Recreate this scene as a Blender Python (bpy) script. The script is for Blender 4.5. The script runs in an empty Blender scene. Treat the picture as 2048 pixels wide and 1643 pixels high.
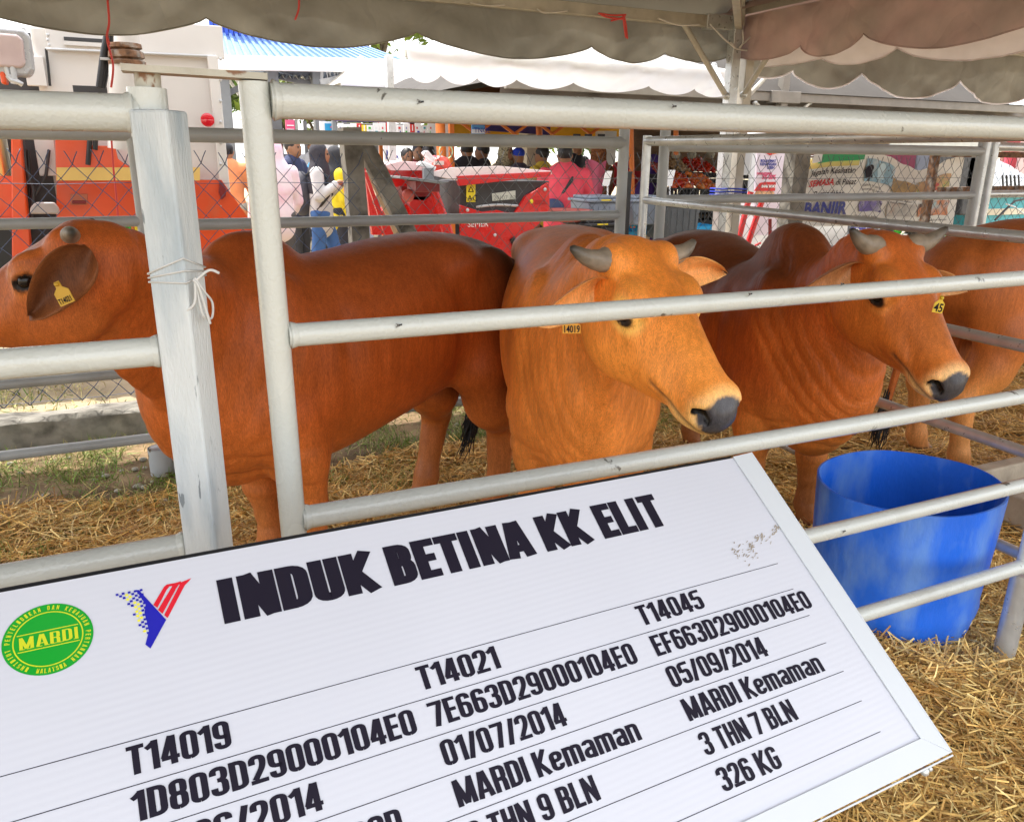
import bpy, math, random
import numpy as np
from mathutils import Vector, Matrix, Quaternion
rnd = random.Random(7)
rng = np.random.default_rng(7)
PI = math.pi
R = math.radians

# ------------------------------------------------------------------ camera, world, sun
sc = bpy.context.scene
COL = sc.collection
def nz(v):
    v = np.array(v, float); return v/np.linalg.norm(v)
F_PX, CX, CY, CAM_H = 1593.0, 1024.0, 821.5, 1.5
_dn = nz((-54, -4979, -1593)); _z = -_dn
_g = nz((3633, 471, -1593)); _g = nz(_g - _g.dot(_z)*_z)
_y = np.cross(_z, _g)
RW = np.array([_g, _y, _z])                      # world = RW @ camera axes
cam_data = bpy.data.cameras.new('camera')
cam = bpy.data.objects.new('camera', cam_data); COL.objects.link(cam)
m = Matrix.Identity(4)
for i in range(3):
    for j in range(3):
        m[i][j] = RW[i, j]
m.translation = (0, 0, CAM_H)
cam.matrix_world = m
cam_data.sensor_width = 36
cam_data.lens = F_PX/2048*36
cam_data.clip_start = 0.05
cam_data.clip_end = 2000
sc.camera = cam

world = bpy.data.worlds.new('World'); sc.world = world
world.use_nodes = True
nt = world.node_tree
bg = nt.nodes['Background']
SUN_EL, SUN_AZ = 66, 335            # azimuth measured clockwise from +Y
sky = nt.nodes.new('ShaderNodeTexSky'); sky.sky_type = 'NISHITA'; sky.sun_disc = False
sky.sun_elevation = R(SUN_EL); sky.sun_rotation = R(SUN_AZ)
sky.air_density = 1.0; sky.dust_density = 4.0; sky.ozone_density = 1.0
hz = nt.nodes.new('ShaderNodeMixRGB'); hz.blend_type = 'MIX'
hz.inputs[0].default_value = 0.55; hz.inputs[2].default_value = (11, 11, 11, 1)   # thin white tropical cloud
nt.links.new(sky.outputs[0], hz.inputs[1])
nt.links.new(hz.outputs[0], bg.inputs[0])
bg.inputs[1].default_value = 0.15
sd = bpy.data.lights.new('sun', 'SUN'); sun = bpy.data.objects.new('sun', sd); COL.objects.link(sun)
sd.energy = 3.2; sd.angle = R(0.6); sd.color = (1, .95, .87)
sv = Vector((math.sin(R(SUN_AZ))*math.cos(R(SUN_EL)), math.cos(R(SUN_AZ))*math.cos(R(SUN_EL)), math.sin(R(SUN_EL))))
sun.rotation_euler = sv.to_track_quat('Z', 'Y').to_euler()
sc.view_settings.view_transform = 'Standard'
sc.view_settings.look = 'None'
sc.view_settings.exposure = 1.25
sc.view_settings.gamma = 1
sc.view_settings.use_curve_mapping = False

# ------------------------------------------------------------------ measuring: where a sight line meets a plane of the place
def W(u, v, **k):
    d = RW @ nz((u-CX, CY-v, -F_PX))
    o = np.array([0, 0, CAM_H])
    if 'Y' in k: t = k['Y']/d[1]
    elif 'X' in k: t = k['X']/d[0]
    elif 'Z' in k: t = (k['Z']-CAM_H)/d[2]
    else: t = k['D']
    return Vector(o + t*d)

# ------------------------------------------------------------------ mesh builder
class MB:
    def __init__(s): s.v = []; s.f = []; s.c = []
    def add(s, vs, fs):
        b = len(s.v); s.v += [tuple(p) for p in vs]; s.f += [tuple(i+b for i in f) for f in fs]; return s
    def box(s, lo, hi):
        x0, y0, z0 = lo; x1, y1, z1 = hi
        return s.add([(x0,y0,z0),(x1,y0,z0),(x1,y1,z0),(x0,y1,z0),(x0,y0,z1),(x1,y0,z1),(x1,y1,z1),(x0,y1,z1)],
                     [(0,3,2,1),(4,5,6,7),(0,1,5,4),(1,2,6,5),(2,3,7,6),(3,0,4,7)])
    def obox(s, c, ax, ay, az):     # centre and three half-axis vectors
        c, ax, ay, az = Vector(c), Vector(ax), Vector(ay), Vector(az)
        vs = [c + ax*i + ay*j + az*k for k in (-1,1) for j in (-1,1) for i in (-1,1)]
        return s.add(vs, [(0,2,3,1),(4,5,7,6),(0,1,5,4),(1,3,7,5),(3,2,6,7),(2,0,4,6)])
    def bar(s, p0, p1, w, h, up=(0,0,1)):   # rectangular bar
        p0, p1 = Vector(p0), Vector(p1); d = p1-p0; L = d.length; d = d/L
        sd_ = d.cross(Vector(up)); sd_ = sd_.normalized() if sd_.length > 1e-5 else Vector((1,0,0)); u = sd_.cross(d)
        return s.obox((p0+p1)/2, d*L/2, sd_*w/2, u*h/2)
    def tube(s, pts, r, n=14, cap=True, wob=0):
        pts = [Vector(p) for p in pts]; N = len(pts)
        rr = r if isinstance(r, (list, tuple)) else [r]*N
        t0 = (pts[1]-pts[0]).normalized()
        up = Vector((0,0,1)) if abs(t0.z) < .9 else Vector((0,1,0))
        a = t0.cross(up).normalized(); vs = []
        for i, p in enumerate(pts):
            t = (pts[min(i+1,N-1)] - pts[max(i-1,0)]).normalized()
            a = (a - t*a.dot(t)).normalized(); b = t.cross(a)
            for k in range(n):
                q = 2*PI*k/n; rad = rr[i]*(1+wob*math.sin(3*q+i*.7))
                vs.append(p + a*math.cos(q)*rad + b*math.sin(q)*rad)
        fs = [(i*n+k, i*n+(k+1)%n, (i+1)*n+(k+1)%n, (i+1)*n+k) for i in range(N-1) for k in range(n)]
        if cap: fs += [tuple(reversed(range(n))), tuple(range((N-1)*n, N*n))]
        return s.add(vs, fs)
    def prism(s, poly, ext):        # poly: 3D points, ext: extrusion vector
        n = len(poly); e = Vector(ext); P = [Vector(p) for p in poly]
        return s.add(P + [p+e for p in P], [tuple(range(n)), tuple(reversed(range(n, 2*n)))] + [(i, i+n, (i+1)%n+n, (i+1)%n) for i in range(n)])
    def lathe(s, prof, c=(0,0,0), n=24, sx=1, sy=1, M=None, closed=False):
        vs = []
        for r_, z in prof:
            for k in range(n):
                q = 2*PI*k/n; p = Vector((r_*math.cos(q)*sx, r_*math.sin(q)*sy, z))
                if M: p = M @ p
                vs.append(p + Vector(c))
        N = len(prof)
        fs = [(i*n+k, i*n+(k+1)%n, (i+1)*n+(k+1)%n, (i+1)*n+k) for i in range(N-1) for k in range(n)]
        if closed: fs += [tuple(reversed(range(n))), tuple(range((N-1)*n, N*n))]
        return s.add(vs, fs)
    def ball(s, c, r, n=8, sq=(1,1,1)):
        prof = [(max(1e-4, math.sin(PI*i/n)), -math.cos(PI*i/n)) for i in range(n+1)]
        M = Matrix.Diagonal((r*sq[0], r*sq[1], r*sq[2]))
        return s.lathe(prof, c, n+2, M=M)
    def grid(s, fn, nu, nv):
        vs = [fn(i/nu, j/nv) for j in range(nv+1) for i in range(nu+1)]
        return s.add(vs, [(j*(nu+1)+i, j*(nu+1)+i+1, (j+1)*(nu+1)+i+1, (j+1)*(nu+1)+i) for j in range(nv) for i in range(nu)])
    def build(s, name, mat, parent=None, smooth=None, **tags):
        V = np.array(s.v, float) if s.v else np.zeros((0,3))
        return mk(name, V, s.f, mat, parent, smooth, **tags)

def wloc(o):
    l = Vector(o.location)
    while o.parent: o = o.parent; l += Vector(o.location)
    return l
def mk(name, V, faces, mat, parent=None, smooth=None, origin=None, **tags):
    if parent is not None:
        org = np.array(wloc(parent)); loc = (0,0,0)
    else:
        if origin is None:
            org = np.array([(V[:,0].min()+V[:,0].max())/2, (V[:,1].min()+V[:,1].max())/2, V[:,2].min()])
        else: org = np.array(origin, float)
        loc = tuple(org)
    me = bpy.data.meshes.new(name)
    me.from_pydata((V-org).tolist(), [], [tuple(f) for f in faces])
    if mat is not None: me.materials.append(mat)
    if smooth is True: me.shade_smooth()
    o = bpy.data.objects.new(name, me); o.location = loc
    COL.objects.link(o)
    if parent is not None: o.parent = parent
    if isinstance(smooth, (int, float)) and smooth is not True and smooth:
        me.shade_smooth()
        me.set_sharp_from_angle(angle=R(smooth))
    for k, v in tags.items():
        if v is not None: o[k] = v
    return o
def thing(name, loc, label, category, group=None):
    o = bpy.data.objects.new(name, None); COL.objects.link(o); o.location = loc
    o.empty_display_size = .1
    o['label'] = label; o['category'] = category
    if group: o['group'] = group
    return o
def dup(o, loc=None, label=None, rz=None, parent=None):
    c = o.copy(); COL.objects.link(c); c.parent = parent
    if loc is not None: c.location = loc
    if rz is not None: c.rotation_euler = (0, 0, rz)
    if label: c['label'] = label
    for ch in [x for x in COL.objects if x.parent == o]:
        dup(ch, parent=c)
    return c

# ------------------------------------------------------------------ materials
def mat(name, col, rough=.6, metal=0, var=.08, vscale=6, bump=0, bscale=60, spec=None, trans=0, chips=None, dirt=None, coat=0, attr=None, emit=0, stretch=None, sheen=0, detail=4):
    M = bpy.data.materials.new(name); M.use_nodes = True
    n = M.node_tree; B = n.nodes['Principled BSDF']; L = n.links
    tc = n.nodes.new('ShaderNodeTexCoord'); src = tc.outputs['Object']
    def mapped(sc_):
        mp = n.nodes.new('ShaderNodeMapping'); mp.inputs['Scale'].default_value = sc_; L.new(src, mp.inputs[0]); return mp.outputs[0]
    base = mapped(stretch) if stretch else src
    def noise(scale, det=detail, vec=None, dist=0):
        t = n.nodes.new('ShaderNodeTexNoise'); t.inputs['Scale'].default_value = scale; t.inputs['Detail'].default_value = det
        t.inputs['Distortion'].default_value = dist
        L.new(vec or base, t.inputs['Vector']); return t.outputs['Fac']
    def ramp(f, a, b, ca=(0,0,0,1), cb=(1,1,1,1)):
        r_ = n.nodes.new('ShaderNodeValToRGB'); r_.color_ramp.elements[0].position = a; r_.color_ramp.elements[1].position = b
        r_.color_ramp.elements[0].color = ca; r_.color_ramp.elements[1].color = cb; L.new(f, r_.inputs[0]); return r_.outputs[0]
    def mix(f, a, b, bt='MIX'):
        x = n.nodes.new('ShaderNodeMixRGB'); x.blend_type = bt
        for i, q in ((0, f), (1, a), (2, b)):
            if hasattr(q, 'links') or hasattr(q, 'is_linked'): L.new(q, x.inputs[i])
            elif i == 0: x.inputs[0].default_value = q
            else: x.inputs[i].default_value = (*q[:3], 1)
        return x.outputs[0]
    if attr:
        at = n.nodes.new('ShaderNodeAttribute'); at.attribute_name = attr; c = at.outputs['Color']
    else:
        rg = n.nodes.new('ShaderNodeRGB'); rg.outputs[0].default_value = (*col, 1); c = rg.outputs[0]
    if var:
        f = noise(vscale)
        v = ramp(f, .25, .75, (1-var*1.6,)*3+(1,), (1+var,)*3+(1,))
        c = mix(1.0, c, v, 'MULTIPLY')
    rsock = None
    if dirt:                        # (colour, scale, threshold, strength)
        dc, ds, dth, dst = dirt
        f = ramp(noise(ds, 8), dth, min(1, dth+.22))
        mm = n.nodes.new('ShaderNodeMath'); mm.operation = 'MULTIPLY'; mm.inputs[1].default_value = dst; L.new(f, mm.inputs[0])
        c = mix(mm.outputs[0], c, dc)
    if chips:                       # (colour, scale, threshold)
        cc, cs, cth = chips
        f = ramp(noise(cs, 6, dist=.4), cth, cth+.015)
        c = mix(f, c, cc)
    L.new(c, B.inputs['Base Color'])
    B.inputs['Roughness'].default_value = rough; B.inputs['Metallic'].default_value = metal
    if rough < .9:
        rf = ramp(noise(vscale*2.3), .3, .7, (max(0,rough-.08),)*3+(1,), (min(1,rough+.1),)*3+(1,)); L.new(rf, B.inputs['Roughness'])
    if spec is not None: B.inputs['Specular IOR Level'].default_value = spec
    if coat: B.inputs['Coat Weight'].default_value = coat; B.inputs['Coat Roughness'].default_value = .08
    if sheen: B.inputs['Sheen Weight'].default_value = sheen; B.inputs['Sheen Roughness'].default_value = .4
    if bump:
        bp = n.nodes.new('ShaderNodeBump'); bp.inputs['Strength'].default_value = min(1, bump); bp.inputs['Distance'].default_value = .004*max(1, bump)
        L.new(noise(bscale, 3), bp.inputs['Height']); L.new(bp.outputs[0], B.inputs['Normal'])
    if emit:
        B.inputs['Emission Color'].default_value = (*col, 1); B.inputs['Emission Strength'].default_value = emit
    if trans:                       # thin cloth lets light through
        T = n.nodes.new('ShaderNodeBsdfTranslucent'); L.new(c, T.inputs['Color'])
        X = n.nodes.new('ShaderNodeMixShader'); X.inputs[0].default_value = trans
        L.new(B.outputs[0], X.inputs[1]); L.new(T.outputs[0], X.inputs[2])
        L.new(X.outputs[0], n.nodes['Material Output'].inputs[0])
    return M
_mc = {}
def paint(col, rough=.5, **k):
    key = (tuple(round(x,3) for x in col), rough, tuple(sorted((a, str(b)) for a, b in k.items())))
    if key not in _mc: _mc[key] = mat('painted_surface', col, rough, **k)
    return _mc[key]

M_RAIL = mat('gate_paint', (.56,.58,.54), .26, coat=.5, var=.05, vscale=3, bump=.35, bscale=160, chips=((.13,.125,.11), 9, .655), dirt=((.36,.34,.28), 5, .55, .5))
M_RAIL2 = mat('old_rail_paint', (.36,.38,.38), .42, var=.10, vscale=4, bump=.3, bscale=120, chips=((.11,.10,.09), 8, .72), dirt=((.2,.19,.17), 7, .6, .5))
M_GALV = mat('galvanised', (.56,.58,.58), .33, metal=.55, var=.12, vscale=14, bump=.15, bscale=90)
M_SQ = mat('brushed_white_paint', (.62,.66,.67), .5, var=.07, vscale=5, bump=.5, bscale=110, dirt=((.20,.29,.36), 6, .50, .65), chips=((.20,.23,.25), 16, .66), stretch=(3,3,.6))
M_RUST = mat('rusty_iron', (.20,.10,.05), .85, var=.5, vscale=25, bump=.8, bscale=70, dirt=((.45,.44,.40), 12, .52, .9))
M_CONC = mat('concrete', (.30,.285,.25), .9, var=.25, vscale=9, bump=1, bscale=45, dirt=((.05,.047,.04), 8, .48, .85))
M_CONC2 = mat('trough_concrete', (.42,.35,.26), .9, var=.2, vscale=9, bump=.8, bscale=60, dirt=((.18,.15,.11), 6, .58, .6))
M_BLACK = mat('black_plastic', (.018,.018,.02), .4, var=.2)
M_WHITE = mat('white_print', (.80,.81,.82), .5, var=.02)
M_INK = mat('black_ink', (.014,.011,.022), .6, var=.05, spec=.15)

# ------------------------------------------------------------------ smooth solid modelling: blended round volumes turned into one skin
class Field:
    def __init__(s, xs, ys, zs):
        s.ax = [np.asarray(a, float) for a in (xs, ys, zs)]
        s.F = np.full([len(a) for a in s.ax], .5)
    def _sub(s, lo, hi):
        sl = []
        for a, l, h in zip(s.ax, lo, hi):
            i0 = max(0, np.searchsorted(a, l)-1); i1 = min(len(a), np.searchsorted(a, h)+1)
            if i1 <= i0: return None, None
            sl.append(slice(i0, i1))
        G = np.meshgrid(*[a[x] for a, x in zip(s.ax, sl)], indexing='ij')
        return tuple(sl), G
    def blend(s, sl, d, k, sub=False):
        A = s.F[sl]
        if sub:
            d = -d
            h = np.maximum(k-np.abs(A-d), 0)/k; s.F[sl] = np.maximum(A, d)+h*h*k*.25
        else:
            h = np.maximum(k-np.abs(A-d), 0)/k; s.F[sl] = np.minimum(A, d)-h*h*k*.25
    def ell(s, c, r, M=None, k=.04, sub=False):
        c = np.array(c, float); r = np.array(r, float); m_ = r.max()+k+.03
        sl, G = s._sub(c-m_, c+m_)
        if sl is None: return
        P = [g-c[i] for i, g in enumerate(G)]
        if M is not None:            # rows = local axes
            P = [M[i][0]*P[0]+M[i][1]*P[1]+M[i][2]*P[2] for i in range(3)]
        q = np.sqrt(sum((p/r[i])**2 for i, p in enumerate(P)))+1e-6
        l = np.sqrt(sum(p*p for p in P))
        s.blend(sl, np.maximum(l-l/q, -r.min()), k, sub)
    def cone(s, a, b, ra, rb, k=.03):
        a = np.array(a, float); b = np.array(b, float); m_ = max(ra, rb)+k+.03
        sl, G = s._sub(np.minimum(a, b)-m_, np.maximum(a, b)+m_)
        if sl is None: return
        ab = b-a; L2 = ab@ab+1e-9
        t = np.clip(sum((G[i]-a[i])*ab[i] for i in range(3))/L2, 0, 1)
        d = np.sqrt(sum((G[i]-a[i]-t*ab[i])**2 for i in range(3))) - (ra+(rb-ra)*t)
        s.blend(sl, d, k)
    def chain(s, pts, k=.03):
        for p, q in zip(pts[:-1], pts[1:]): s.cone(p[:3], q[:3], p[3], q[3], k)
    def sweep(s, st, side, k=.05, sub=4, up0=None, sq=2.0):   # stations (x,y,z,half width,half height)
        S = np.array(st, float); n = len(S)
        if sub > 1:                  # Catmull-Rom
            E = np.vstack([2*S[0]-S[1], S, 2*S[-1]-S[-2]]); out = []
            for i in range(n-1):
                p0, p1, p2, p3 = E[i:i+4]
                for j in range(sub):
                    t = j/sub; out.append(.5*((2*p1)+(-p0+p2)*t+(2*p0-5*p1+4*p2-p3)*t*t+(-p0+3*p1-3*p2+p3)*t**3))
            out.append(S[-1]); S = np.array(out)
        sides = side if isinstance(side, list) else None
        mr = S[:,3:].max()+k+.03
        sl, G = s._sub(S[:,:3].min(0)-mr, S[:,:3].max(0)+mr)
        if sl is None: return
        D = np.full(G[0].shape, .5)
        for i in range(len(S)-1):
            a, b = S[i], S[i+1]; r_ = max(a[3:].max(), b[3:].max())+k+.05
            s2, _ = s._sub(np.minimum(a[:3], b[:3])-r_, np.maximum(a[:3], b[:3])+r_)
            if s2 is None: continue
            loc = tuple(slice(max(p.start, q.start)-p.start, min(p.stop, q.stop)-p.start) for p, q in zip(sl, s2))
            if any(x.stop <= x.start for x in loc): continue
            g = [x[loc] for x in G]
            ab = b[:3]-a[:3]; L = np.linalg.norm(ab)+1e-9; T = ab/L
            if sides: sd_ = sides[0]+(sides[1]-sides[0])*(i/(len(S)-1))
            else: sd_ = side
            sd_ = np.array(sd_, float); sd_ = sd_-T*(sd_@T); sd_ /= np.linalg.norm(sd_); up = np.cross(T, sd_)
            px = [g[j]-a[j] for j in range(3)]
            al = sum(px[j]*T[j] for j in range(3)); t = np.clip(al/L, 0, 1); ax_ = al-t*L
            u = sum(px[j]*sd_[j] for j in range(3)); w = sum(px[j]*up[j] for j in range(3))
            hw = a[3]+(b[3]-a[3])*t; hh = a[4]+(b[4]-a[4])*t; ha = (hw+hh)*.5
            if sq == 2.0: q = np.sqrt((u/hw)**2+(w/hh)**2+(ax_/ha)**2)+1e-6
            else: q = (np.abs(u/hw)**sq+np.abs(w/hh)**sq+np.abs(ax_/ha)**sq)**(1/sq)+1e-6
            l = np.sqrt(u*u+w*w+ax_*ax_)
            d = np.maximum(l-l/q, -np.minimum(hw, hh))
            D[loc] = np.minimum(D[loc], d)
        s.blend(sl, D, k)
    def mesh(s, iso=0.0):
        F = s.F-iso; I = F < 0
        nx, ny, nzz = F.shape
        acc = np.zeros((nx-1, ny-1, nzz-1, 3)); cnt = np.zeros((nx-1, ny-1, nzz-1))
        quads = []
        for a in range(3):
            n0 = [slice(None)]*3; n1 = [slice(None)]*3; n0[a] = slice(0, -1); n1[a] = slice(1, None)
            f0 = F[tuple(n0)]; f1 = F[tuple(n1)]; cr = I[tuple(n0)] != I[tuple(n1)]
            idx = np.argwhere(cr)
            if not len(idx): continue
            v0 = f0[cr]; v1 = f1[cr]; t = v0/(v0-v1)
            P = np.stack([s.ax[j][idx[:, j]] for j in range(3)], 1)
            P[:, a] = s.ax[a][idx[:, a]]*(1-t)+s.ax[a][idx[:, a]+1]*t
            b, c = (a+1) % 3, (a+2) % 3
            ok = (idx[:, b] > 0) & (idx[:, c] > 0) & (idx[:, b] < F.shape[b]-1) & (idx[:, c] < F.shape[c]-1)
            idx = idx[ok]; P = P[ok]; inside = I[tuple(n0)][cr][ok]
            cells = []
            for db, dc in ((0,0),(-1,0),(-1,-1),(0,-1)):
                q = idx.copy(); q[:, b] += db; q[:, c] += dc
                np.add.at(acc, (q[:,0], q[:,1], q[:,2]), P); np.add.at(cnt, (q[:,0], q[:,1], q[:,2]), 1)
                cells.append(q[:,0]*(ny-1)*(nzz-1)+q[:,1]*(nzz-1)+q[:,2])
            Q = np.stack(cells, 1); Q[~inside] = Q[~inside][:, ::-1]
            quads.append(Q)
        Q = np.vstack(quads); ids, inv = np.unique(Q.ravel(), return_inverse=True)
        V = acc.reshape(-1, 3)[ids]/cnt.reshape(-1)[ids][:, None]
        return V, inv.reshape(-1, 4)
def vnormals(V, Q):
    n = np.cross(V[Q[:,2]]-V[Q[:,0]], V[Q[:,3]]-V[Q[:,1]])
    N = np.zeros_like(V)
    for j in range(4): np.add.at(N, Q[:, j], n)
    return N/(np.linalg.norm(N, axis=1)[:, None]+1e-12)
def relax(V, Q, it=2, lam=.5):
    E = np.vstack([Q[:, [0,1]], Q[:, [1,2]], Q[:, [2,3]], Q[:, [3,0]]])
    for _ in range(it):
        for l in (lam, -lam*1.02):
            A = np.zeros_like(V); c = np.zeros(len(V))
            np.add.at(A, E[:,0], V[E[:,1]]); np.add.at(c, E[:,0], 1); np.add.at(A, E[:,1], V[E[:,0]]); np.add.at(c, E[:,1], 1)
            V = V + l*(A/c[:, None]-V)
    return V
def qmesh(name, V, Q, materials, parent=None, attrs=None, origin=None, midx=None, **tags):
    if parent is not None: org = np.array(wloc(parent)); loc = (0,0,0)
    else:
        org = np.array(origin if origin is not None else [V[:,0].mean(), V[:,1].mean(), V[:,2].min()]); loc = tuple(org)
    me = bpy.data.meshes.new(name); k = Q.shape[1]
    me.vertices.add(len(V)); me.vertices.foreach_set('co', (V-org).astype(np.float32).ravel())
    me.loops.add(len(Q)*k); me.loops.foreach_set('vertex_index', Q.astype(np.int32).ravel())
    me.polygons.add(len(Q)); me.polygons.foreach_set('loop_start', np.arange(0, len(Q)*k, k, dtype=np.int32))
    me.polygons.foreach_set('loop_total', np.full(len(Q), k, dtype=np.int32))
    me.update(calc_edges=True)
    for M_ in (materials if isinstance(materials, list) else [materials]): me.materials.append(M_)
    if midx is not None: me.polygons.foreach_set('material_index', midx.astype(np.int32))
    for an, av in (attrs or {}).items():
        if av.ndim == 2:
            a = me.color_attributes.new(an, 'FLOAT_COLOR', 'POINT'); a.data.foreach_set('color', np.hstack([av, np.ones((len(av),1))]).astype(np.float32).ravel())
        else:
            a = me.attributes.new(an, 'FLOAT', 'POINT'); a.data.foreach_set('value', av.astype(np.float32))
    me.shade_smooth()
    o = bpy.data.objects.new(name, me); o.location = loc; COL.objects.link(o)
    if parent is not None: o.parent = parent
    for kk, vv in tags.items():
        if vv is not None: o[kk] = vv
    return o
def noise3(P, scale, seed=0, octv=3):      # cheap smooth value noise from sines
    r_ = np.random.default_rng(seed); out = np.zeros(len(P)); amp = 1
    for o in range(octv):
        for _ in range(4):
            d = r_.normal(size=3); d /= np.linalg.norm(d)
            out += amp*np.sin((P@d)*scale*(2**o)*2*PI+r_.uniform(0, 6.28)+1.7*np.sin((P@np.roll(d,1))*scale*(2**o)*3.1))
        amp *= .5
    return out/7

# ------------------------------------------------------------------ cattle
def coat_material():
    M = bpy.data.materials.new('cattle_coat'); M.use_nodes = True
    n = M.node_tree; L = n.links; B = n.nodes['Principled BSDF']
    at = n.nodes.new('ShaderNodeAttribute'); at.attribute_name = 'Col'
    fo = n.nodes.new('ShaderNodeAttribute'); fo.attribute_name = 'fold'
    tc = n.nodes.new('ShaderNodeTexCoord')
    mp = n.nodes.new('ShaderNodeMapping'); mp.inputs['Scale'].default_value = (2.2,2.2,.30); mp.inputs['Rotation'].default_value = (.25,.3,0)
    L.new(tc.outputs['Object'], mp.inputs[0])
    def noise(s_, d_=4, v=None):
        t = n.nodes.new('ShaderNodeTexNoise'); t.inputs['Scale'].default_value = s_; t.inputs['Detail'].default_value = d_; L.new(v or tc.outputs['Object'], t.inputs['Vector']); return t.outputs['Fac']
    hair = noise(260, 3, mp.outputs[0]); mott = noise(5, 5); mid = noise(38, 4, mp.outputs[0])
    def ramp(f, a, b, lo, hi):
        r_ = n.nodes.new('ShaderNodeValToRGB'); r_.color_ramp.elements[0].position = a; r_.color_ramp.elements[1].position = b
        r_.color_ramp.elements[0].color = (lo,lo,lo,1); r_.color_ramp.elements[1].color = (hi,hi,hi,1); L.new(f, r_.inputs[0]); return r_.outputs[0]
    c = at.outputs['Color']
    for f, lo, hi in ((hair, .70, 1.28), (mott, .82, 1.18), (mid, .86, 1.14)):
        x = n.nodes.new('ShaderNodeMixRGB'); x.blend_type = 'MULTIPLY'; x.inputs[0].default_value = 1
        L.new(c, x.inputs[1]); L.new(ramp(f, .3, .7, lo, hi), x.inputs[2]); c = x.outputs[0]
    L.new(c, B.inputs['Base Color'])
    we = n.nodes.new('ShaderNodeAttribute'); we.attribute_name = 'wet'; rmx = n.nodes.new('ShaderNodeMixRGB'); L.new(we.outputs['Fac'], rmx.inputs[0]); L.new(ramp(mott, .3, .75, .36, .56), rmx.inputs[1]); rmx.inputs[2].default_value = (.24,.24,.24,1); L.new(rmx.outputs[0], B.inputs['Roughness'])
    B.inputs['Specular IOR Level'].default_value = .25
    B.inputs['Sheen Weight'].default_value = .03; B.inputs['Sheen Roughness'].default_value = .35; B.inputs['Sheen Tint'].default_value = (1,.75,.55,1)
    # fine skin folds
    cb = n.nodes.new('ShaderNodeAttribute'); cb.attribute_name = 'foldc'
    nn = noise(5, 2)
    ma = n.nodes.new('ShaderNodeMath'); ma.operation = 'MULTIPLY_ADD'; ma.inputs[1].default_value = .16; L.new(nn, ma.inputs[0]); L.new(cb.outputs['Fac'], ma.inputs[2])
    mf = n.nodes.new('ShaderNodeMath'); mf.operation = 'MULTIPLY'; mf.inputs[1].default_value = 170; L.new(ma.outputs[0], mf.inputs[0])
    si = n.nodes.new('ShaderNodeMath'); si.operation = 'SINE'; L.new(mf.outputs[0], si.inputs[0])
    pw = n.nodes.new('ShaderNodeMath'); pw.operation = 'ABSOLUTE'; L.new(si.outputs[0], pw.inputs[0])
    mk_ = n.nodes.new('ShaderNodeMath'); mk_.operation = 'MULTIPLY'; L.new(pw.outputs[0], mk_.inputs[0]); L.new(fo.outputs['Fac'], mk_.inputs[1])
    b1 = n.nodes.new('ShaderNodeBump'); b1.inputs['Strength'].default_value = .35; b1.inputs['Distance'].default_value = .0022; L.new(mk_.outputs[0], b1.inputs['Height'])
    b2 = n.nodes.new('ShaderNodeBump'); b2.inputs['Strength'].default_value = .35; b2.inputs['Distance'].default_value = .0018; L.new(hair, b2.inputs['Height']); L.new(b1.outputs[0], b2.inputs['Normal'])
    b3 = n.nodes.new('ShaderNodeBump'); b3.inputs['Strength'].default_value = .18; b3.inputs['Distance'].default_value = .005; L.new(mid, b3.inputs['Height']); L.new(b2.outputs[0], b3.inputs['Normal'])
    L.new(b3.outputs[0], B.inputs['Normal'])
    return M
M_COAT = coat_material()
M_EYE = mat('eye_gloss', (.010,.007,.006), .12, var=0, spec=.35)
M_HORN = mat('horn_surface', (1,1,1), .45, var=.25, vscale=25, bump=.6, bscale=80, attr='Col', stretch=(1,1,1))
M_NOSE = mat('nose_skin', (1,1,1), .33, var=.25, vscale=60, bump=.6, bscale=350, attr='Col')
M_HOOF = mat('hoof', (.05,.045,.04), .6, var=.3, bump=.5, bscale=60)
M_TAG = mat('ear_tag_plastic', (.80,.55,.03), .4, var=.06)
M_TAIL = mat('tail_hair', (.012,.011,.011), .55, var=.3, bump=.6, bscale=200)

def smooth01(x, a, b):
    t = np.clip((x-a)/(b-a), 0, 1); return t*t*(3-2*t)

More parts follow.
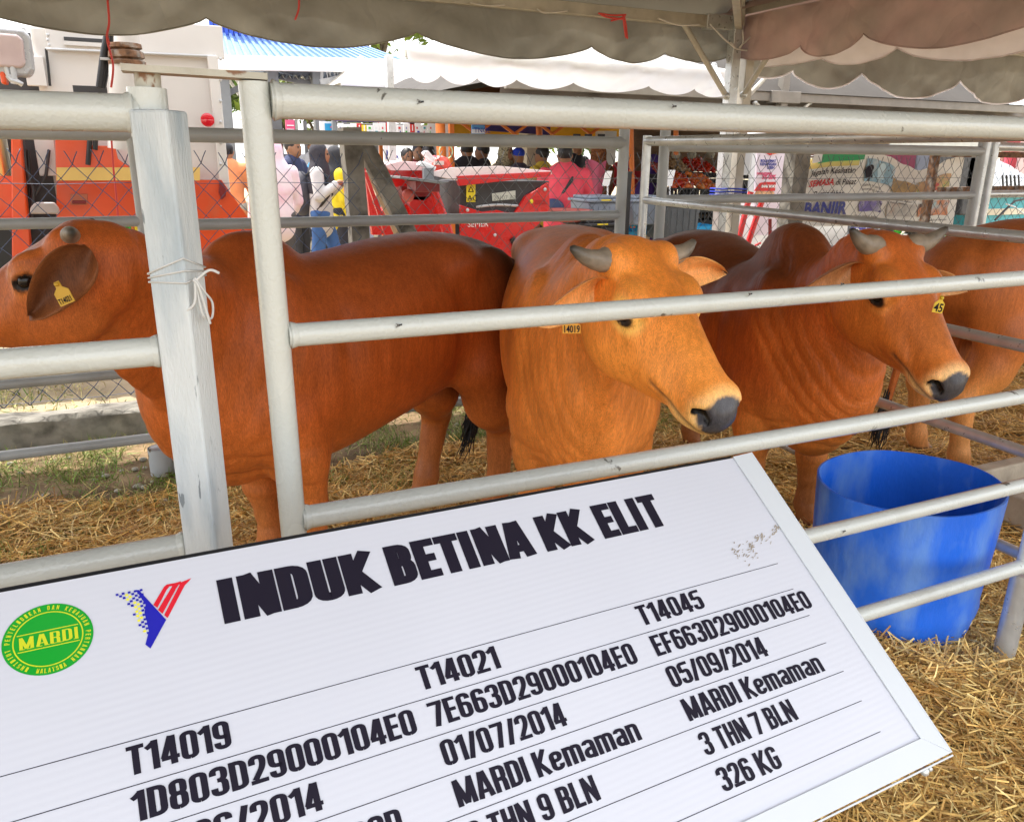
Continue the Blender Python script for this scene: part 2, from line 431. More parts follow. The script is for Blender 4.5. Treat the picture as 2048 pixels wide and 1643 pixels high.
def cow(label, loc, yaw, sc_, head, hf, hu, palette, hump=(.42,1.17,.17,.09,.11), sag=0, fine=.009, coarse=.014,
        legs=None, horn_len=.15, horn_dir=None, ears=None, tail=None, dewlap=1.0, belly=0.0, neck_mid=None, horn_col='grey', eyes=True, fat=1.0, headscale=1.2, horns=True, lx=1.0, fold=1.0, lg=1.2, fl=.86, dip=0, hr=1.0, topz=(.95,1.2,.75)):
    cw, sw = math.cos(yaw), math.sin(yaw)
    def w2l(p): x, y, z = p[0]-loc[0], p[1]-loc[1], p[2]; return np.array([(x*cw+y*sw)/lx, (-x*sw+y*cw), z])/sc_
    def d2l(d): return nz([d[0]*cw+d[1]*sw, -d[0]*sw+d[1]*cw, d[2]])
    def l2w(P): P = np.asarray(P)*np.array([sc_*lx,sc_,sc_]); return np.stack([P[...,0]*cw-P[...,1]*sw+loc[0], P[...,0]*sw+P[...,1]*cw+loc[1], P[...,2]], -1)
    H = w2l(head); hx = d2l(hf); hz_ = d2l(hu); hz_ = nz(hz_-hx*(hz_@hx)); hy = np.cross(hz_, hx)
    HM = np.array([hx, hy, hz_]); hs = headscale/sc_
    def hp(x, y, z): return H+(hx*x*fl+hy*y+hz_*z)*hs
    # grid: finer around head
    hc = hp(.22, 0, -.08); lo = np.array([-.85, -.42, -.02]); hi = np.array([.85, .42, 1.38])
    lo = np.minimum(lo, hc-.36); hi = np.maximum(hi, hc+.36)
    axs = []
    for i in range(3):
        a = [lo[i]]
        while a[-1] < hi[i]: a.append(a[-1]+(fine if hc[i]-.34 < a[-1] < hc[i]+.34 else coarse))
        axs.append(a)
    S = Field(*axs); Yv = (0,1,0)
    L_ = {'fl': (.42,.15), 'fr': (.42,-.15), 'hl': (-.6,.15), 'hr': (-.6,-.15)}
    if legs: L_.update(legs)
    # trunk: x, top, bottom, half width
    T = [(-.70,1.00,.84,.09),(-.62,1.09,.75,.16),(-.48,1.155,.66,.215),(-.30,1.185,.60,.235),(-.1,1.175,.55-belly,.265*fat),(.1,1.15,.50-belly,.275*fat),(.28,1.14,.455-belly*.5,.26*fat),(.42,1.15,.44,.225),(.55,1.13,.45,.18),(.66,1.06,.50,.13)]
    T = [(x, t-dip*math.exp(-((x-.06)/.16)**2), b, w) for x,t,b,w in T]
    S.sweep([(x,0,(t+b)/2,w,(t-b)/2) for x,t,b,w in T], Yv, k=.05, sq=2.2)
    hx0, hz0, ha, hb, hcq = hump
    S.ell((hx0,0,hz0), (ha,hb,hcq), k=.09)
    for s_ in (1,-1):
        S.ell((.44,.150*s_,.84), (.14,.085,.27), k=.035)
        S.ell((.50,.14*s_,.66), (.12,.085,.13), k=.06)
        S.ell((-.50,.145*s_,.88), (.18,.10,.25), k=.04)
        S.ell((-.44,.155*s_,.72), (.14,.075,.17), k=.06)
        S.ell((-.32,.16*s_,1.09), (.07,.06,.05), k=.10)
        S.ell((-.67,.085*s_,.99), (.05,.04,.06), k=.06)
        fx, fy = L_['fl' if s_ > 0 else 'fr']; hx_, hy_ = L_['hl' if s_ > 0 else 'hr']
        kx = .42+(fx-.42)*.55; ky = fy*.5+.07*s_
        S.chain([(.43,.15*s_,.66,.10),(.43+(fx-.43)*.2,.14*s_,.52,.072*lg),(kx,ky,.345,.050*lg)], .04)
        S.ell((kx+.008,ky,.33),(.047*lg,.043*lg,.055),k=.03)
        S.chain([(kx,ky,.33,.043*lg),(fx,fy,.15,.031*lg),(fx,fy,.12,.038*lg)], .02)
        S.chain([(fx,fy,.12,.037*lg),(fx+.025,fy,.06,.036*lg)], .02)
        S.ell((fx+.035,fy,.03),(.062,.048,.045),k=.015)
        dx = hx_+.6
        S.chain([(-.44,.155*s_,.68,.12),(-.50+dx*.4,.15*s_,.52,.076*lg),(-.60+dx*.7,hy_,.40,.048*lg)], .05)
        S.ell((-.625+dx*.7,hy_,.395),(.05,.036,.05),k=.03)
        S.chain([(-.60+dx*.7,hy_,.39,.046*lg),(-.575+dx,hy_,.15,.034*lg),(-.57+dx,hy_,.12,.04*lg)], .02)
        S.chain([(-.57+dx,hy_,.12,.038*lg),(-.545+dx,hy_,.055,.037*lg)], .02)
        S.ell((-.53+dx,hy_,.03),(.06,.047,.045),k=.015)
    # neck
    nb = hp(-.02, 0, -.10); nm = (np.array([.60,0,.94])+nb)/2 + np.array(neck_mid if neck_mid is not None else (0,0,.0))
    S.sweep([(.42,0,.90,.17,.25),(.56,0,.92,.145,.22),(*nm,.105,.165),(*nb,.088,.125),(*hp(.05,0,-.10),.08,.11)], (0,1,0) if abs(hy[1]) > .9 else [np.array([0,1.,0]), hy*(1 if hy[1] > 0 else -1)], k=.06)
    # dewlap and brisket
    S.ell((.58,0,.56), (.15,.085,.12), k=.07)
    th = hp(.07, 0, -.20)
    if dewlap:
        dm = (nm+np.array([.66,0,.55]))/2
        S.sweep([(.56,0,.50,.055,.09*dewlap),(.665,0,.60,.05,.085*dewlap),(*(dm*.5+np.array([.68,0,.74])*.5+np.array([.0,0,-.06])),.042,.09*dewlap),(*(dm*.35+th*.65+np.array([0,0,-.02])),.036,.075),(*th,.03,.05)], (0,1,0), k=.06)
    # head
    hd = [(0,.0,-.16,.080),(.05,.022,-.20,.094),(.11,.026,-.228,.098),(.17,.018,-.225,.090),(.23,.008,-.205,.078),(.29,-.002,-.178,.068),(.35,-.012,-.155,.062),(.40,-.020,-.150,.066),(.440,-.036,-.135,.060)]
    S.sweep([(*hp(x,0,(t+b)/2),w*hs,(t-b)/2*hs) for x,t,b,w in hd], hy, k=.025, sq=2.3)
    S.ell(hp(-.005,0,-.005), np.array((.05,.07,.035))*hs, HM, k=.04)
    for s_ in (1,-1):
        S.ell(hp(.115,.058*s_,-.14), np.array((.105,.042,.09))*hs, HM, k=.04)      # cheek
        S.ell(hp(.125,.080*s_,-.012), np.array((.052,.030,.034))*hs, HM, k=.03)      # brow
        S.ell(hp(.165,.075*s_,-.075), np.array((.05,.018,.02))*hs, HM, k=.03)
        S.ell(hp(.145,.098*s_,-.040), np.array((.042,.018,.030))*hs, HM, k=.012)      # lids
        S.ell(hp(.149,.115*s_,-.041), np.array((.032,.018,.017))*hs, HM, k=.006, sub=True)
        S.ell(hp(.005,.075*s_,.0), np.array((.04,.03,.035))*hs, HM, k=.03)            # horn base
        S.ell(hp(.435,.040*s_,-.062), np.array((.03,.028,.032))*hs, HM, k=.02)        # nostril wing
        S.ell(hp(.466,.050*s_,-.072), np.array((.028,.015,.017))*hs, HM, k=.008, sub=True)
        S.ell(hp(.26,.062*s_,-.10), np.array((.09,.02,.03))*hs, HM, k=.03)
    S.ell(hp(.405,0,-.128), np.array((.048,.042,.024))*hs, HM, k=.012)               # lower lip / chin
    V, Q = S.mesh()
    V = relax(V, Q, 2)
    N = vnormals(V, Q)
    # coordinates of each skin point in the head frame
    q = (V-H)@HM.T/hs; x_, y_, z_ = q.T; x_ = x_/fl
    nearh = (x_ > -.05) & (x_ < .60) & (np.abs(y_) < .14) & (z_ > -.26) & (z_ < .08)
    # fold masks: along neck
    nv = nb-np.array([.42,0,.92]); nL = np.linalg.norm(nv); tn = ((V-np.array([.42,0,.92]))@nv)/nL
    inneck = smooth01(tn, .02, .12)*(1-smooth01(tn, nL-.02, nL+.10))*smooth01(V[:,0], .28, .42)*smooth01(V[:,2], .42, .55)
    inneck *= np.where(nearh & (x_ > .03), .0, 1)
    wq = noise3(V, 2.2, 3)
    big = np.sin((tn+.035*wq)*2*PI/.055); big = np.sign(big)*np.abs(big)**.8
    low = 1-smooth01(V[:,2], .75, 1.1)
    disp = fold*(-inneck*(.35+.65*low)*.0060*np.maximum(0, -big)**1.5*(.5+.5*smooth01(noise3(V,1.3,21),-.4,.5)) + inneck*.001*big)
    disp += .003*noise3(V, 1.6, 9)*(1-nearh)
    # belly / flank creases, brisket folds
    bk = smooth01(V[:,0], .3, .5)*(1-smooth01(V[:,2], .55, .72)); disp += -bk*.006*np.maximum(0, np.sin((V[:,2]+.03*wq)*2*PI/.06))**3
    ribs = smooth01(V[:,0], -.25, -.1)*(1-smooth01(V[:,0], .2, .3))*smooth01(V[:,2], .6, .7)*(1-smooth01(V[:,2], .95, 1.05)); disp += ribs*.0007*np.sin(V[:,0]*2*PI/.085)
    fl_ = np.exp(-((V[:,0]+.27)/.05)**2)*smooth01(V[:,2], .62, .75)*(1-smooth01(V[:,2], .95, 1.1)); disp -= fl_*.012
    hk = np.exp(-((V[:,0]-.27)/.035)**2)*smooth01(V[:,2], .55, .7)*(1-smooth01(V[:,2], .95, 1.1)); disp -= hk*.008
    # mouth line and lip corner
    ml = nearh & (x_ > .31) ; mz = -.112+(.46-x_)*.02
    mo = np.exp(-((z_-mz)/.0055)**2)*ml*(np.abs(y_) > .02)
    disp -= mo*.006
    # lid crease
    for s_ in (1,-1):
        e2 = np.sqrt(((x_-.145)/.046)**2+((z_+.036)/.034)**2); disp -= nearh*(y_*s_ > .05)*.003*np.exp(-((e2-1)/.14)**2)
    V = V+N*disp[:, None]
    # ---- coat colour
    pal = {k_: np.array(v_) for k_, v_ in palette.items()}
    C = np.tile(pal['base'], (len(V),1))
    def put(w, c): nonlocal C; w = np.clip(w, 0, 1)[:, None]; C = C*(1-w)+np.array(c)*w
    nn = noise3(V, .9, 5)*.12
    put(smooth01(V[:,2]+nn*.5, topz[0], topz[1])*topz[2]*smooth01(-V[:,0], -.66, -.44), pal['top'])
    put((1-smooth01(V[:,2]+nn*.3, .45, .75))*.8, pal['belly'])
    put(smooth01(-V[:,0]+nn*.6, .28, .58)*pal.get('rear_w', np.array(.8))*smooth01(V[:,2], .42, .62), pal['rear'])
    put((1-smooth01(V[:,2], .18, .5))*.85, pal['leg'])
    put(smooth01(inneck, .2, .8)*low*.5, pal['neck'])
    hd_ = smooth01(x_, -.02, .05)*nearh
    put(hd_*.9, pal['face'])
    put(nearh*smooth01(z_, -.06, .0)*(1-smooth01(x_, .10, .36))*smooth01(x_,-.06,.02)*(1-smooth01(np.abs(y_), .02, .09))*.6, pal['forehead'])
    put(nearh*smooth01(x_, .16, .30)*(1-smooth01(x_, .33, .42))*.22*smooth01(z_, -.12, -.02), pal['muzzle'])
    for s_ in (1,-1):
        e = np.sqrt(((x_-.150)/.062)**2+((z_+.042)/.040)**2+((y_-.1*s_)/.05)**2)
        put(nearh*(1-smooth01(e, .7, 1.25))*.75, pal['eyering'])
        e = np.sqrt(((x_-.152)/.042)**2+((z_+.042)/.0225)**2+((y_-.105*s_)/.04)**2)
        put(nearh*(1-smooth01(e, .8, 1.1)), (.02,.013,.01))
    d_n = np.sqrt(((x_-.480)/.060)**2+(y_/.070)**2+((z_+.070)/.054)**2)
    put(nearh*(1-smooth01(d_n, .92, 1.5))*.65, pal['pale'])
    put(nearh*smooth01(x_, .34, .43)*(1-smooth01(z_, -.118, -.088))*.8, pal['pale'])
    put(mo*.8, (.10,.05,.03))
    nose = nearh*(1-smooth01(d_n+.04*noise3(V, 14, 4), .80, .90))*smooth01(z_, -.122, -.112)
    put(nose, (.075,.070,.075))
    put((nearh & (np.abs(x_-.462) < .034) & (((np.abs(y_)-.050)/.015)**2+((z_+.072)/.014)**2 < 1))*1.0, (.004,.003,.003))
    put((1-smooth01(V[:,2], .05, .065)), (.05,.045,.04))
    C *= (1+.10*noise3(V, 3.1, 11))[:, None]
    C = np.clip(C, .003, 1)
    root = thing('cow', (loc[0], loc[1], 0), label, 'cow')
    wet = nearh*(1-smooth01(d_n, .78, .95))
    qmesh('body', l2w(V), Q, M_COAT, root, {'Col': C, 'fold': (np.clip(inneck*1.2, 0, 1)+bk*.3)*fold, 'foldc': tn, 'wet': wet})
    def hw(x, y, z): return l2w(hp(x, y, z))
    if eyes:
        for s_ in (1,-1):
            mb = MB(); c_ = hw(.148,.0868*s_,-.040); mb.ball(c_, .0232*headscale, 14); mb.build('eye', M_EYE, root, True)
    # horns
    if horns:
        for s_ in (1,-1):
            hdv = (horn_dir or {}).get(s_, [(0,.07*s_,0),(.01,.13*s_,.012),(.03,.19*s_,.04),(.05,.235*s_,.085)])
            P = np.array([(0,.045*s_,-.03)]+[(a*1,b*1,c_) for a, b, c_ in hdv]); ts = np.linspace(0, len(P)-1.001, 22); pts = []
            for t in ts:
                i = int(t); f_ = t-i; p0 = P[max(i-1,0)]; p1 = P[i]; p2 = P[min(i+1,len(P)-1)]; p3 = P[min(i+2,len(P)-1)]
                pts.append(.5*((2*p1)+(-p0+p2)*f_+(2*p0-5*p1+4*p2-p3)*f_*f_+(-p0+3*p1-3*p2+p3)*f_**3))
            wp = [Vector(hw(*p)) for p in pts]
            rr = [hr*headscale*(.034*(1-i/21)**.62+.0025)*(1+.03*math.sin(i*2.6)) for i in range(22)]
            mb = MB(); mb.tube(wp, rr, 16, wob=.02)
            hcv = []
            for i in range(22):
                t = i/21; base = np.array([.30,.23,.155])*(1-t)+np.array([.24,.20,.15])*t
                if t > .72: base = base*(1-(t-.72)/.28*.9)
                hcv += [base]*16
            o = mb.build('horn', M_HORN, root, True)
            a = o.data.color_attributes.new('Col', 'FLOAT_COLOR', 'POINT'); a.data.foreach_set('color', np.hstack([np.array(hcv), np.ones((len(hcv),1))]).astype(np.float32).ravel())
    # ears: cupped leaves with thickness, axis points in the head frame
    for s_ in (1,-1):
        e = (ears or {}).get(s_, {})
        ax_ = np.array(e.get('axis', (-.05, .22*s_, -.06))); nrm = nz(np.array(e.get('open', (.6, .2*s_, -.5))))
        base = np.array(e.get('base', (.02,.085*s_,-.055))); Lh = np.linalg.norm(ax_); t_ = ax_/Lh
        nrm = nz(nrm-t_*(nrm@t_)); sd_ = np.cross(t_, nrm); wd = e.get('w', .055); droop = np.array(e.get('droop', (0,0,-.03)))
        nu_, nv_ = 18, 12; pv = []; cols = []
        for side_ in (0, 1):
            for i in range(nu_+1):
                a = i/nu_; ww = wd*(math.sin(PI*min(1,(a**.8*.88+.10)))**.75)*(1.0 if a < .92 else (1-a)/.08*.6+.4)
                for j in range(nv_+1):
                    b = -1+2*j/nv_
                    cup = (b*b)*.045*(1-a*.45)+.004*math.sin(b*5+a*7)
                    p = base+t_*Lh*a+droop*a*a+sd_*ww*b+nrm*(cup-(.0 if side_ == 0 else .007*(1-b*b*.7)))
                    pv.append(hw(*p))
                    inner = pal['ear_in']*(1-.55*abs(b)**1.5)+pal['ear_edge']*.55*abs(b)**1.5 if side_ == 0 else pal['ear_out']
                    cols.append(inner)
        n1 = (nu_+1)*(nv_+1); fs = []
        for i in range(nu_):
            for j in range(nv_):
                a = i*(nv_+1)+j; fs.append((a, a+1, a+nv_+2, a+nv_+1)); fs.append((n1+a, n1+a+nv_+1, n1+a+nv_+2, n1+a+1))
        for i in range(nu_):
            for j in (0, nv_):
                a = i*(nv_+1)+j; b = a+nv_+1; fs.append((a, b, n1+b, n1+a) if j == 0 else (b, a, n1+a, n1+b))
        for j in range(nv_):
            a = nu_*(nv_+1)+j; fs.append((a, a+1, n1+a+1, n1+a))
        o = qmesh('ear', np.array(pv), np.array(fs), M_COAT, root, {'Col': np.array(cols), 'fold': np.zeros(len(pv)), 'foldc': np.zeros(len(pv))})
    # tail
    tl = tail or [(-.70,0,1.0),(-.76,0,.93),(-.78,0,.78),(-.78,0,.62),(-.77,0,.48)]
    P = [Vector(l2w(p)) for p in tl]; pts = []
    for i in range(len(P)-1):
        for j in range(4): pts.append(P[i].lerp(P[i+1], j/4))
    pts.append(P[-1])
    for _ in range(2): pts = [pts[0]]+[(pts[i-1]+pts[i]*2+pts[i+1])/4 for i in range(1, len(pts)-1)]+[pts[-1]]
    mb = MB(); mb.tube(pts, [.030*(1-.55*i/len(pts)) for i in range(len(pts))], 10)
    o = mb.build('tail', M_COAT, root, True); nvt = len(o.data.vertices)
    a = o.data.color_attributes.new('Col', 'FLOAT_COLOR', 'POINT'); a.data.foreach_set('color', np.tile([*pal['rear'], 1], nvt).astype(np.float32))
    mb = MB(); e_ = pts[-1]; dn = (pts[-1]-pts[-4]).normalized()
    for i in range(70):
        a0 = rnd.uniform(0, 6.28); rr = rnd.uniform(0, .014); L = rnd.uniform(.12,.27)
        o0 = e_+Vector((math.cos(a0)*rr, math.sin(a0)*rr, rnd.uniform(0,.10))); spread = Vector((math.cos(a0), math.sin(a0), 0))*rnd.uniform(.0,.035)
        mb.tube([o0, o0+dn*L*.4+spread*.8, o0+dn*L*.75+spread*1.1+Vector((rnd.uniform(-.01,.01),0,0)), o0+dn*L+spread*.7+Vector((rnd.uniform(-.02,.02),rnd.uniform(-.02,.02),0))], [.004,.0036,.0028,.0012], 4)
    mb.build('tail_switch', M_TAIL, root, True, kind='stuff')
    return root, hw, l2w

# ------------------------------------------------------------------ ground
def sheet(name, x0, y0, x1, y1, z, m, nx=2, ny=2, amp=0, label=None):
    mb = MB(); mb.grid(lambda a, b: (x0+(x1-x0)*a, y0+(y1-y0)*b, z+(amp*math.sin(a*37+b*11)*math.sin(b*29) if amp else 0)), nx, ny)
    return mb.build(name, m, None, True, kind='structure')
M_SOIL = mat('dark_soil', (.24,.16,.085), .95, var=.4, vscale=5, bump=1, bscale=40, dirt=((.42,.31,.17), 3, .5, .7))
M_SAND = mat('dry_sand', (.40,.33,.21), .95, var=.25, vscale=2, bump=1, bscale=30, dirt=((.22,.22,.09), 1.1, .56, .6))
g0 = sheet('ground', -120, -60, 220, 300, -.012, M_SAND)
sheet('pen_soil', -9, -4, 13, 4.66, -.004, M_SOIL, 60, 30)
STRAW = mat('straw_stalks', (1,1,1), .55, var=.25, vscale=30, attr='Col', spec=.35)
def stalks(name, n, region, L, w, colsets, hfun, seed, upr=.12, clump=None, mat_=STRAW, label=None, category='straw', seg=4, curl=.5):
    r_ = np.random.default_rng(seed)
    x0, y0, x1, y1 = region
    X = r_.uniform(x0, x1, n); Y = r_.uniform(y0, y1, n)
    dens = np.ones(n) if clump is None else clump(X, Y)
    keep = r_.uniform(0, 1, n) < dens; X, Y = X[keep], Y[keep]; n = len(X)
    Z = hfun(X, Y)*r_.uniform(.1, 1, n)**.6
    a = r_.uniform(0, 2*PI, n)+.5*np.sin(X*3+Y*2); el = r_.normal(0, upr, n)+ (upr if upr > .5 else 0); ln = L*r_.uniform(.35, 1.3, n)
    d = np.stack([np.cos(a)*np.cos(el), np.sin(a)*np.cos(el), np.sin(el)], 1); bend = r_.normal(0, curl, n); bz = r_.normal(0, curl*.5, n)
    s_ = np.stack([-np.sin(a), np.cos(a), 0*a], 1); wd = w*r_.uniform(.5, 1.4, n)
    pts = []
    for i in range(seg):
        t = i/(seg-1)-.5 if upr <= .5 else i/(seg-1)
        c = np.stack([X, Y, Z], 1)+d*(ln*t)[:, None]+s_*(ln*bend*(t*t-.08))[:, None]; c[:,2] += ln*bz*(t*t)*.8
        c[:,2] = np.maximum(c[:,2], .0015)
        pts.append(c)
    roll = r_.uniform(-1, 1, n); side = s_*np.cos(roll)[:, None]+np.array([0,0,1])*np.sin(roll)[:, None]
    V = np.zeros((n, seg*2, 3))
    for i in range(seg):
        tw = 1 if upr <= .5 else (1-.8*i/(seg-1))
        V[:, 2*i] = pts[i]-side*(wd*tw/2)[:, None]; V[:, 2*i+1] = pts[i]+side*(wd*tw/2)[:, None]
    base = np.arange(n)[:, None]*seg*2
    Q = np.concatenate([base+np.array([[2*i, 2*i+1, 2*i+3, 2*i+2]]) for i in range(seg-1)], 0)
    cs = np.array(colsets); ci = r_.integers(0, len(cs), n); C = cs[ci]*r_.uniform(.65, 1.25, (n,1))
    C = np.repeat(C, seg*2, 0)
    return qmesh(name, V.reshape(-1,3), Q, mat_, None, {'Col': C}, origin=((x0+x1)/2, (y0+y1)/2, 0), kind='stuff', label=label, category=category)
SC = [(.88,.60,.20),(.80,.50,.15),(.94,.72,.30),(.64,.37,.11),(.92,.64,.21),(.46,.26,.08)]
def hump_f(amp): return lambda X, Y: amp*(.45+.35*np.sin(X*2.3+1)*np.sin(Y*2.9)+.25*np.sin(X*7+Y*5))
SB = [(.82,.50,.14),(.68,.38,.11),(.92,.62,.20),(.50,.26,.07),(.95,.68,.26)]
stalks('straw_bedding', 42000, (1.0,.1,3.6,1.7), .15, .0038, SC, hump_f(.075), 1, label='loose golden straw heaped on the ground in front of the gate', upr=.22)
stalks('straw_bedding', 190000, (-1.6,1.25,3.0,3.75), .15, .0044, SB+SC[:3], hump_f(.085), 2, upr=.22, clump=lambda X, Y: .30+.70*(Y < 3.35+.25*np.sin(X*4)+.1*np.sin(X*11))*(.6+.4*np.sin(X*4.1+Y*3)*np.sin(Y*5.3-X)), label='brown straw bedding trampled inside the cattle pen')
stalks('straw_bedding', 42000, (2.5,1.5,6.5,4.6), .17, .0045, SB, hump_f(.09), 3, upr=.22, label='darker brown straw bedding in the pen beyond the slanting partition')
GR = [(.18,.32,.05),(.28,.40,.08),(.42,.42,.14),(.60,.52,.22),(.14,.25,.04)]
stalks('grass', 48000, (-2.0,3.2,3.2,4.62), .055, .005, GR, lambda X, Y: X*0+.004, 4, upr=.75, clump=lambda X, Y: np.clip(.5+.7*np.sin(X*5+1)*np.sin(Y*7)+.4*np.sin(X*13), 0.12, 1), label='thin green grass growing along the concrete kerb', category='grass')
stalks('grass', 26000, (-2.5,4.9,4.5,8.0), .07, .008, GR[2:]+[(.5,.4,.2)], lambda X, Y: X*0+.004, 5, upr=.75, clump=lambda X, Y: np.clip(.3+.8*np.sin(X*2.3+1)*np.sin(Y*3), 0, 1), label='dry patchy grass beyond the wire fence', category='grass')
# concrete kerb under the fence, pebbles
kb = MB(); r_ = random.Random(3); N = 90
sec = []
for i in range(N+1):
    x = -3+i*12/N; sec.append([(x, 4.66+r_.uniform(-.008,.008), -.02), (x, 4.665+r_.uniform(-.01,.01), .13+r_.uniform(-.008,.008)), (x, 4.69+r_.uniform(-.012,.012), .155+r_.uniform(-.012,.012)), (x, 4.84, .15+r_.uniform(-.01,.01)), (x, 4.90, -.02)])
vs = [p for s_ in sec for p in s_]; fs = [(i*5+j, (i+1)*5+j, (i+1)*5+j+1, i*5+j+1) for i in range(N) for j in range(4)]
kb.add(vs, fs); kb.build('kerb', M_CONC, None, 40, kind='structure')
pb = MB()
for i in range(130):
    x, y = (r_.uniform(-1.6,.4), r_.uniform(3.5,4.5)) if i < 60 else (r_.uniform(-1.6,3), r_.uniform(3.6,4.6))
    pb.ball((x, y, .006), r_.uniform(.006,.022), 5, (1, r_.uniform(.6,1), .55))
pb.build('pebbles', mat('pebble', (.45,.42,.36), .9, var=.3), None, True, kind='stuff', label='pale pebbles scattered on the soil by the kerb', category='pebbles')

# ------------------------------------------------------------------ steel pens
GY = 1.307
def rail(p0, p1, r, m, parent, name='rail', n=18):
    mb = MB(); p0, p1 = Vector(p0), Vector(p1); K = max(2, int((p1-p0).length/.35)); ax = (p1-p0).normalized()
    sg = Vector((0,0,-1)) if abs(ax.z) < .7 else Vector((0,0,0))
    mb.tube([p0.lerp(p1, i/K)+sg*.0015*math.sin(PI*i/K) for i in range(K+1)], r, n); return mb.build(name, m, parent, 50)
def weld(p, ax, r, m, parent):      # lumpy weld collar round a rail end
    mb = MB(); p, ax = Vector(p), Vector(ax).normalized()
    mb.tube([p, p+ax*.003, p+ax*.009, p+ax*.015], [r*1.16, r*1.13, r*1.04, r*.9], 20, wob=.02); mb.build('weld', m, parent, True)
M_RAILR = mat('rust_edged_paint', (.50,.48,.40), .5, var=.15, vscale=8, bump=.6, bscale=60, chips=((.20,.09,.035), 11, .60), dirt=((.3,.2,.12), 9, .5, .7))
g = thing('cattle_gate', (.19,GY,.0), 'cream painted steel tube gate with five rails in front of the cattle', 'gate')
rail((.190,GY,.16), (.178,GY,1.600), .022, M_RAIL, g, 'stile', 28)
for z, r in ((1.575,.0255),(1.218,.0190),(.893,.0205),(.617,.0200),(.338,.0205)):
    rail((.20,GY,z), (2.30,GY,z), r, M_RAIL, g, n=28); weld((.204,GY,z), (1,0,0), r, M_RAIL, g)
rail((2.315,GY,.335), (2.315,GY,1.60), .023, M_RAIL, g, 'stile', 24)
weld((2.298,GY,.338), (-1,0,0), .0205, M_RAIL, g)
mb = MB(); mb.bar((.004,GY+.005,1.610), (.196,GY-.005,1.606), .045, .009); mb.build('hinge_bar', M_RAILR, g, 40)
rail((2.318,GY+.004,0), (2.316,GY,.31), .031, M_GALV, g, 'socket')
# square post
sp = thing('square_post', (.03,GY,0), 'square steel post roughly painted white with a wire tied round it', 'post')
mb = MB(); xa, xb = -.012, .073
PC = W(317, 224, Y=GY-.01); PQ = Matrix.Rotation(R(-33), 3, 'Z'); mb.obox((PC.x,GY-.01,.778), PQ @ Vector((.0285,0,0)), PQ @ Vector((0,.0285,0)), (0,0,.778)); o = mb.build('post', M_SQ, sp)
bv = o.modifiers.new('b', 'BEVEL'); bv.width = .004; bv.segments = 2
wr = paint((.62,.62,.60), .45); mb = MB(); c = Vector((PC.x,GY-.01,0))
for k in range(3):
    h = .0292; z = 1.318+k*.006; ww = [(-h,-h,0),(h,-h,.012*k),(h,h,.004),(-h,h,-.005),(-h,-h,0)]
    mb.tube([c+PQ @ Vector((a,b,z+e)) for a, b, e in ww], .0016, 6)
def bez(P, n=14):
    out = []
    P = [Vector(p) for p in P]
    for i in range(len(P)-1):
        p0 = P[max(i-1,0)]; p1 = P[i]; p2 = P[i+1]; p3 = P[min(i+2,len(P)-1)]
        for j in range(n):
            t = j/n; out.append(.5*((2*p1)+(-p0+p2)*t+(2*p0-5*p1+4*p2-p3)*t*t+(-p0+3*p1-3*p2+p3)*t**3))
    return out+[P[-1]]
kx, ky = PC.x+.022, GY-.046
mb.tube(bez([(kx,ky,1.325),(kx+.010,ky,1.305),(kx+.021,ky+.012,1.285),(kx+.018,ky+.012,1.262),(kx+.006,ky,1.268),(kx+.002,ky,1.295),(kx,ky,1.325)]), .0018, 6)
mb.tube(bez([(kx,ky,1.325),(kx-.004,ky-.002,1.29),(kx-.016,ky,1.277)]), .0022, 6)
mb.tube(bez([(kx,ky,1.32),(kx+.02,ky-.002,1.335),(kx+.034,ky,1.33)]), .0022, 6); mb.tube(bez([(kx-.003,ky,1.322),(kx+.004,ky-.003,1.31),(kx+.014,ky,1.255)]), .0022, 6)
mb.build('wire_tie', wr, sp, True)
# left gate
g2 = thing('cattle_gate', (-.03,GY,0), 'steel tube gate section left of the square post, cut by the photo edge', 'gate')
for z, r in ((1.552,.0255),(1.207,.0225),(.872,.0225),(.60,.022),(.33,.022)):
    rail((.02 if z > 1.5 else .022,GY+.012,z), (-1.6,GY+.012,z), r, M_RAIL, g2, n=28)
    weld((.012 if z > 1.5 else .006,GY+.012,z), (-1,0,0), r, M_RAIL, g2)
rail((.034,GY+.012,1.545), (.036,GY+.012,1.607), .0175, M_RAILR, g2, 'hinge_pin', 22); rail((.032,GY+.012,1.52), (.033,GY+.012,1.586), .0265, M_RAIL, g2, 'hinge_collar', 24)
rail((-1.6,GY,.0), (-1.6,GY,1.6), .037, M_RAIL, g2, 'stile')
# back panels along Y = 4.02
BY = 4.02
def panel(label, x0, y0, x1, y1, zs, r=.021, m=M_RAIL2, rs=.026, st=(True, True), foot=0, top=None, group='steel tube cattle panels'):
    p = thing('pen_fence', (x0,y0,0), label, 'fence', group)
    for i, z in enumerate(zs): rail((x0,y0,z), (x1,y1,z), r*(1.25 if i == 0 else 1), m, p)
    for (x, y), s_ in zip(((x0,y0),(x1,y1)), st):
        if s_: rail((x,y,foot), (x,y,(top or zs[0])+.03), rs, m, p, 'stile')
    return p
panel('grey steel tube panel behind the left cow, its lower rails over the grass', -2.2,BY,.02,BY+.0, (1.574,1.205,.86,.515,.185), .024)
panel('grey steel tube panel between square post and the short upright post', .07,BY-.01,2.52,BY-.01, (1.575,1.185,.86,.515,.185), .026, rs=.030, top=1.64)
panel('shiny slanting partition panel between the two cattle pens', 2.62,3.93,2.56,1.36, (1.585,1.27,.93,.59,.245), .020, M_GALV, rs=.024)
panel('matt grey steel tube panel behind the second pen', 2.80,BY,5.50,BY, (1.565,1.265,.93,.59,.245), .026, rs=.030, top=1.62)
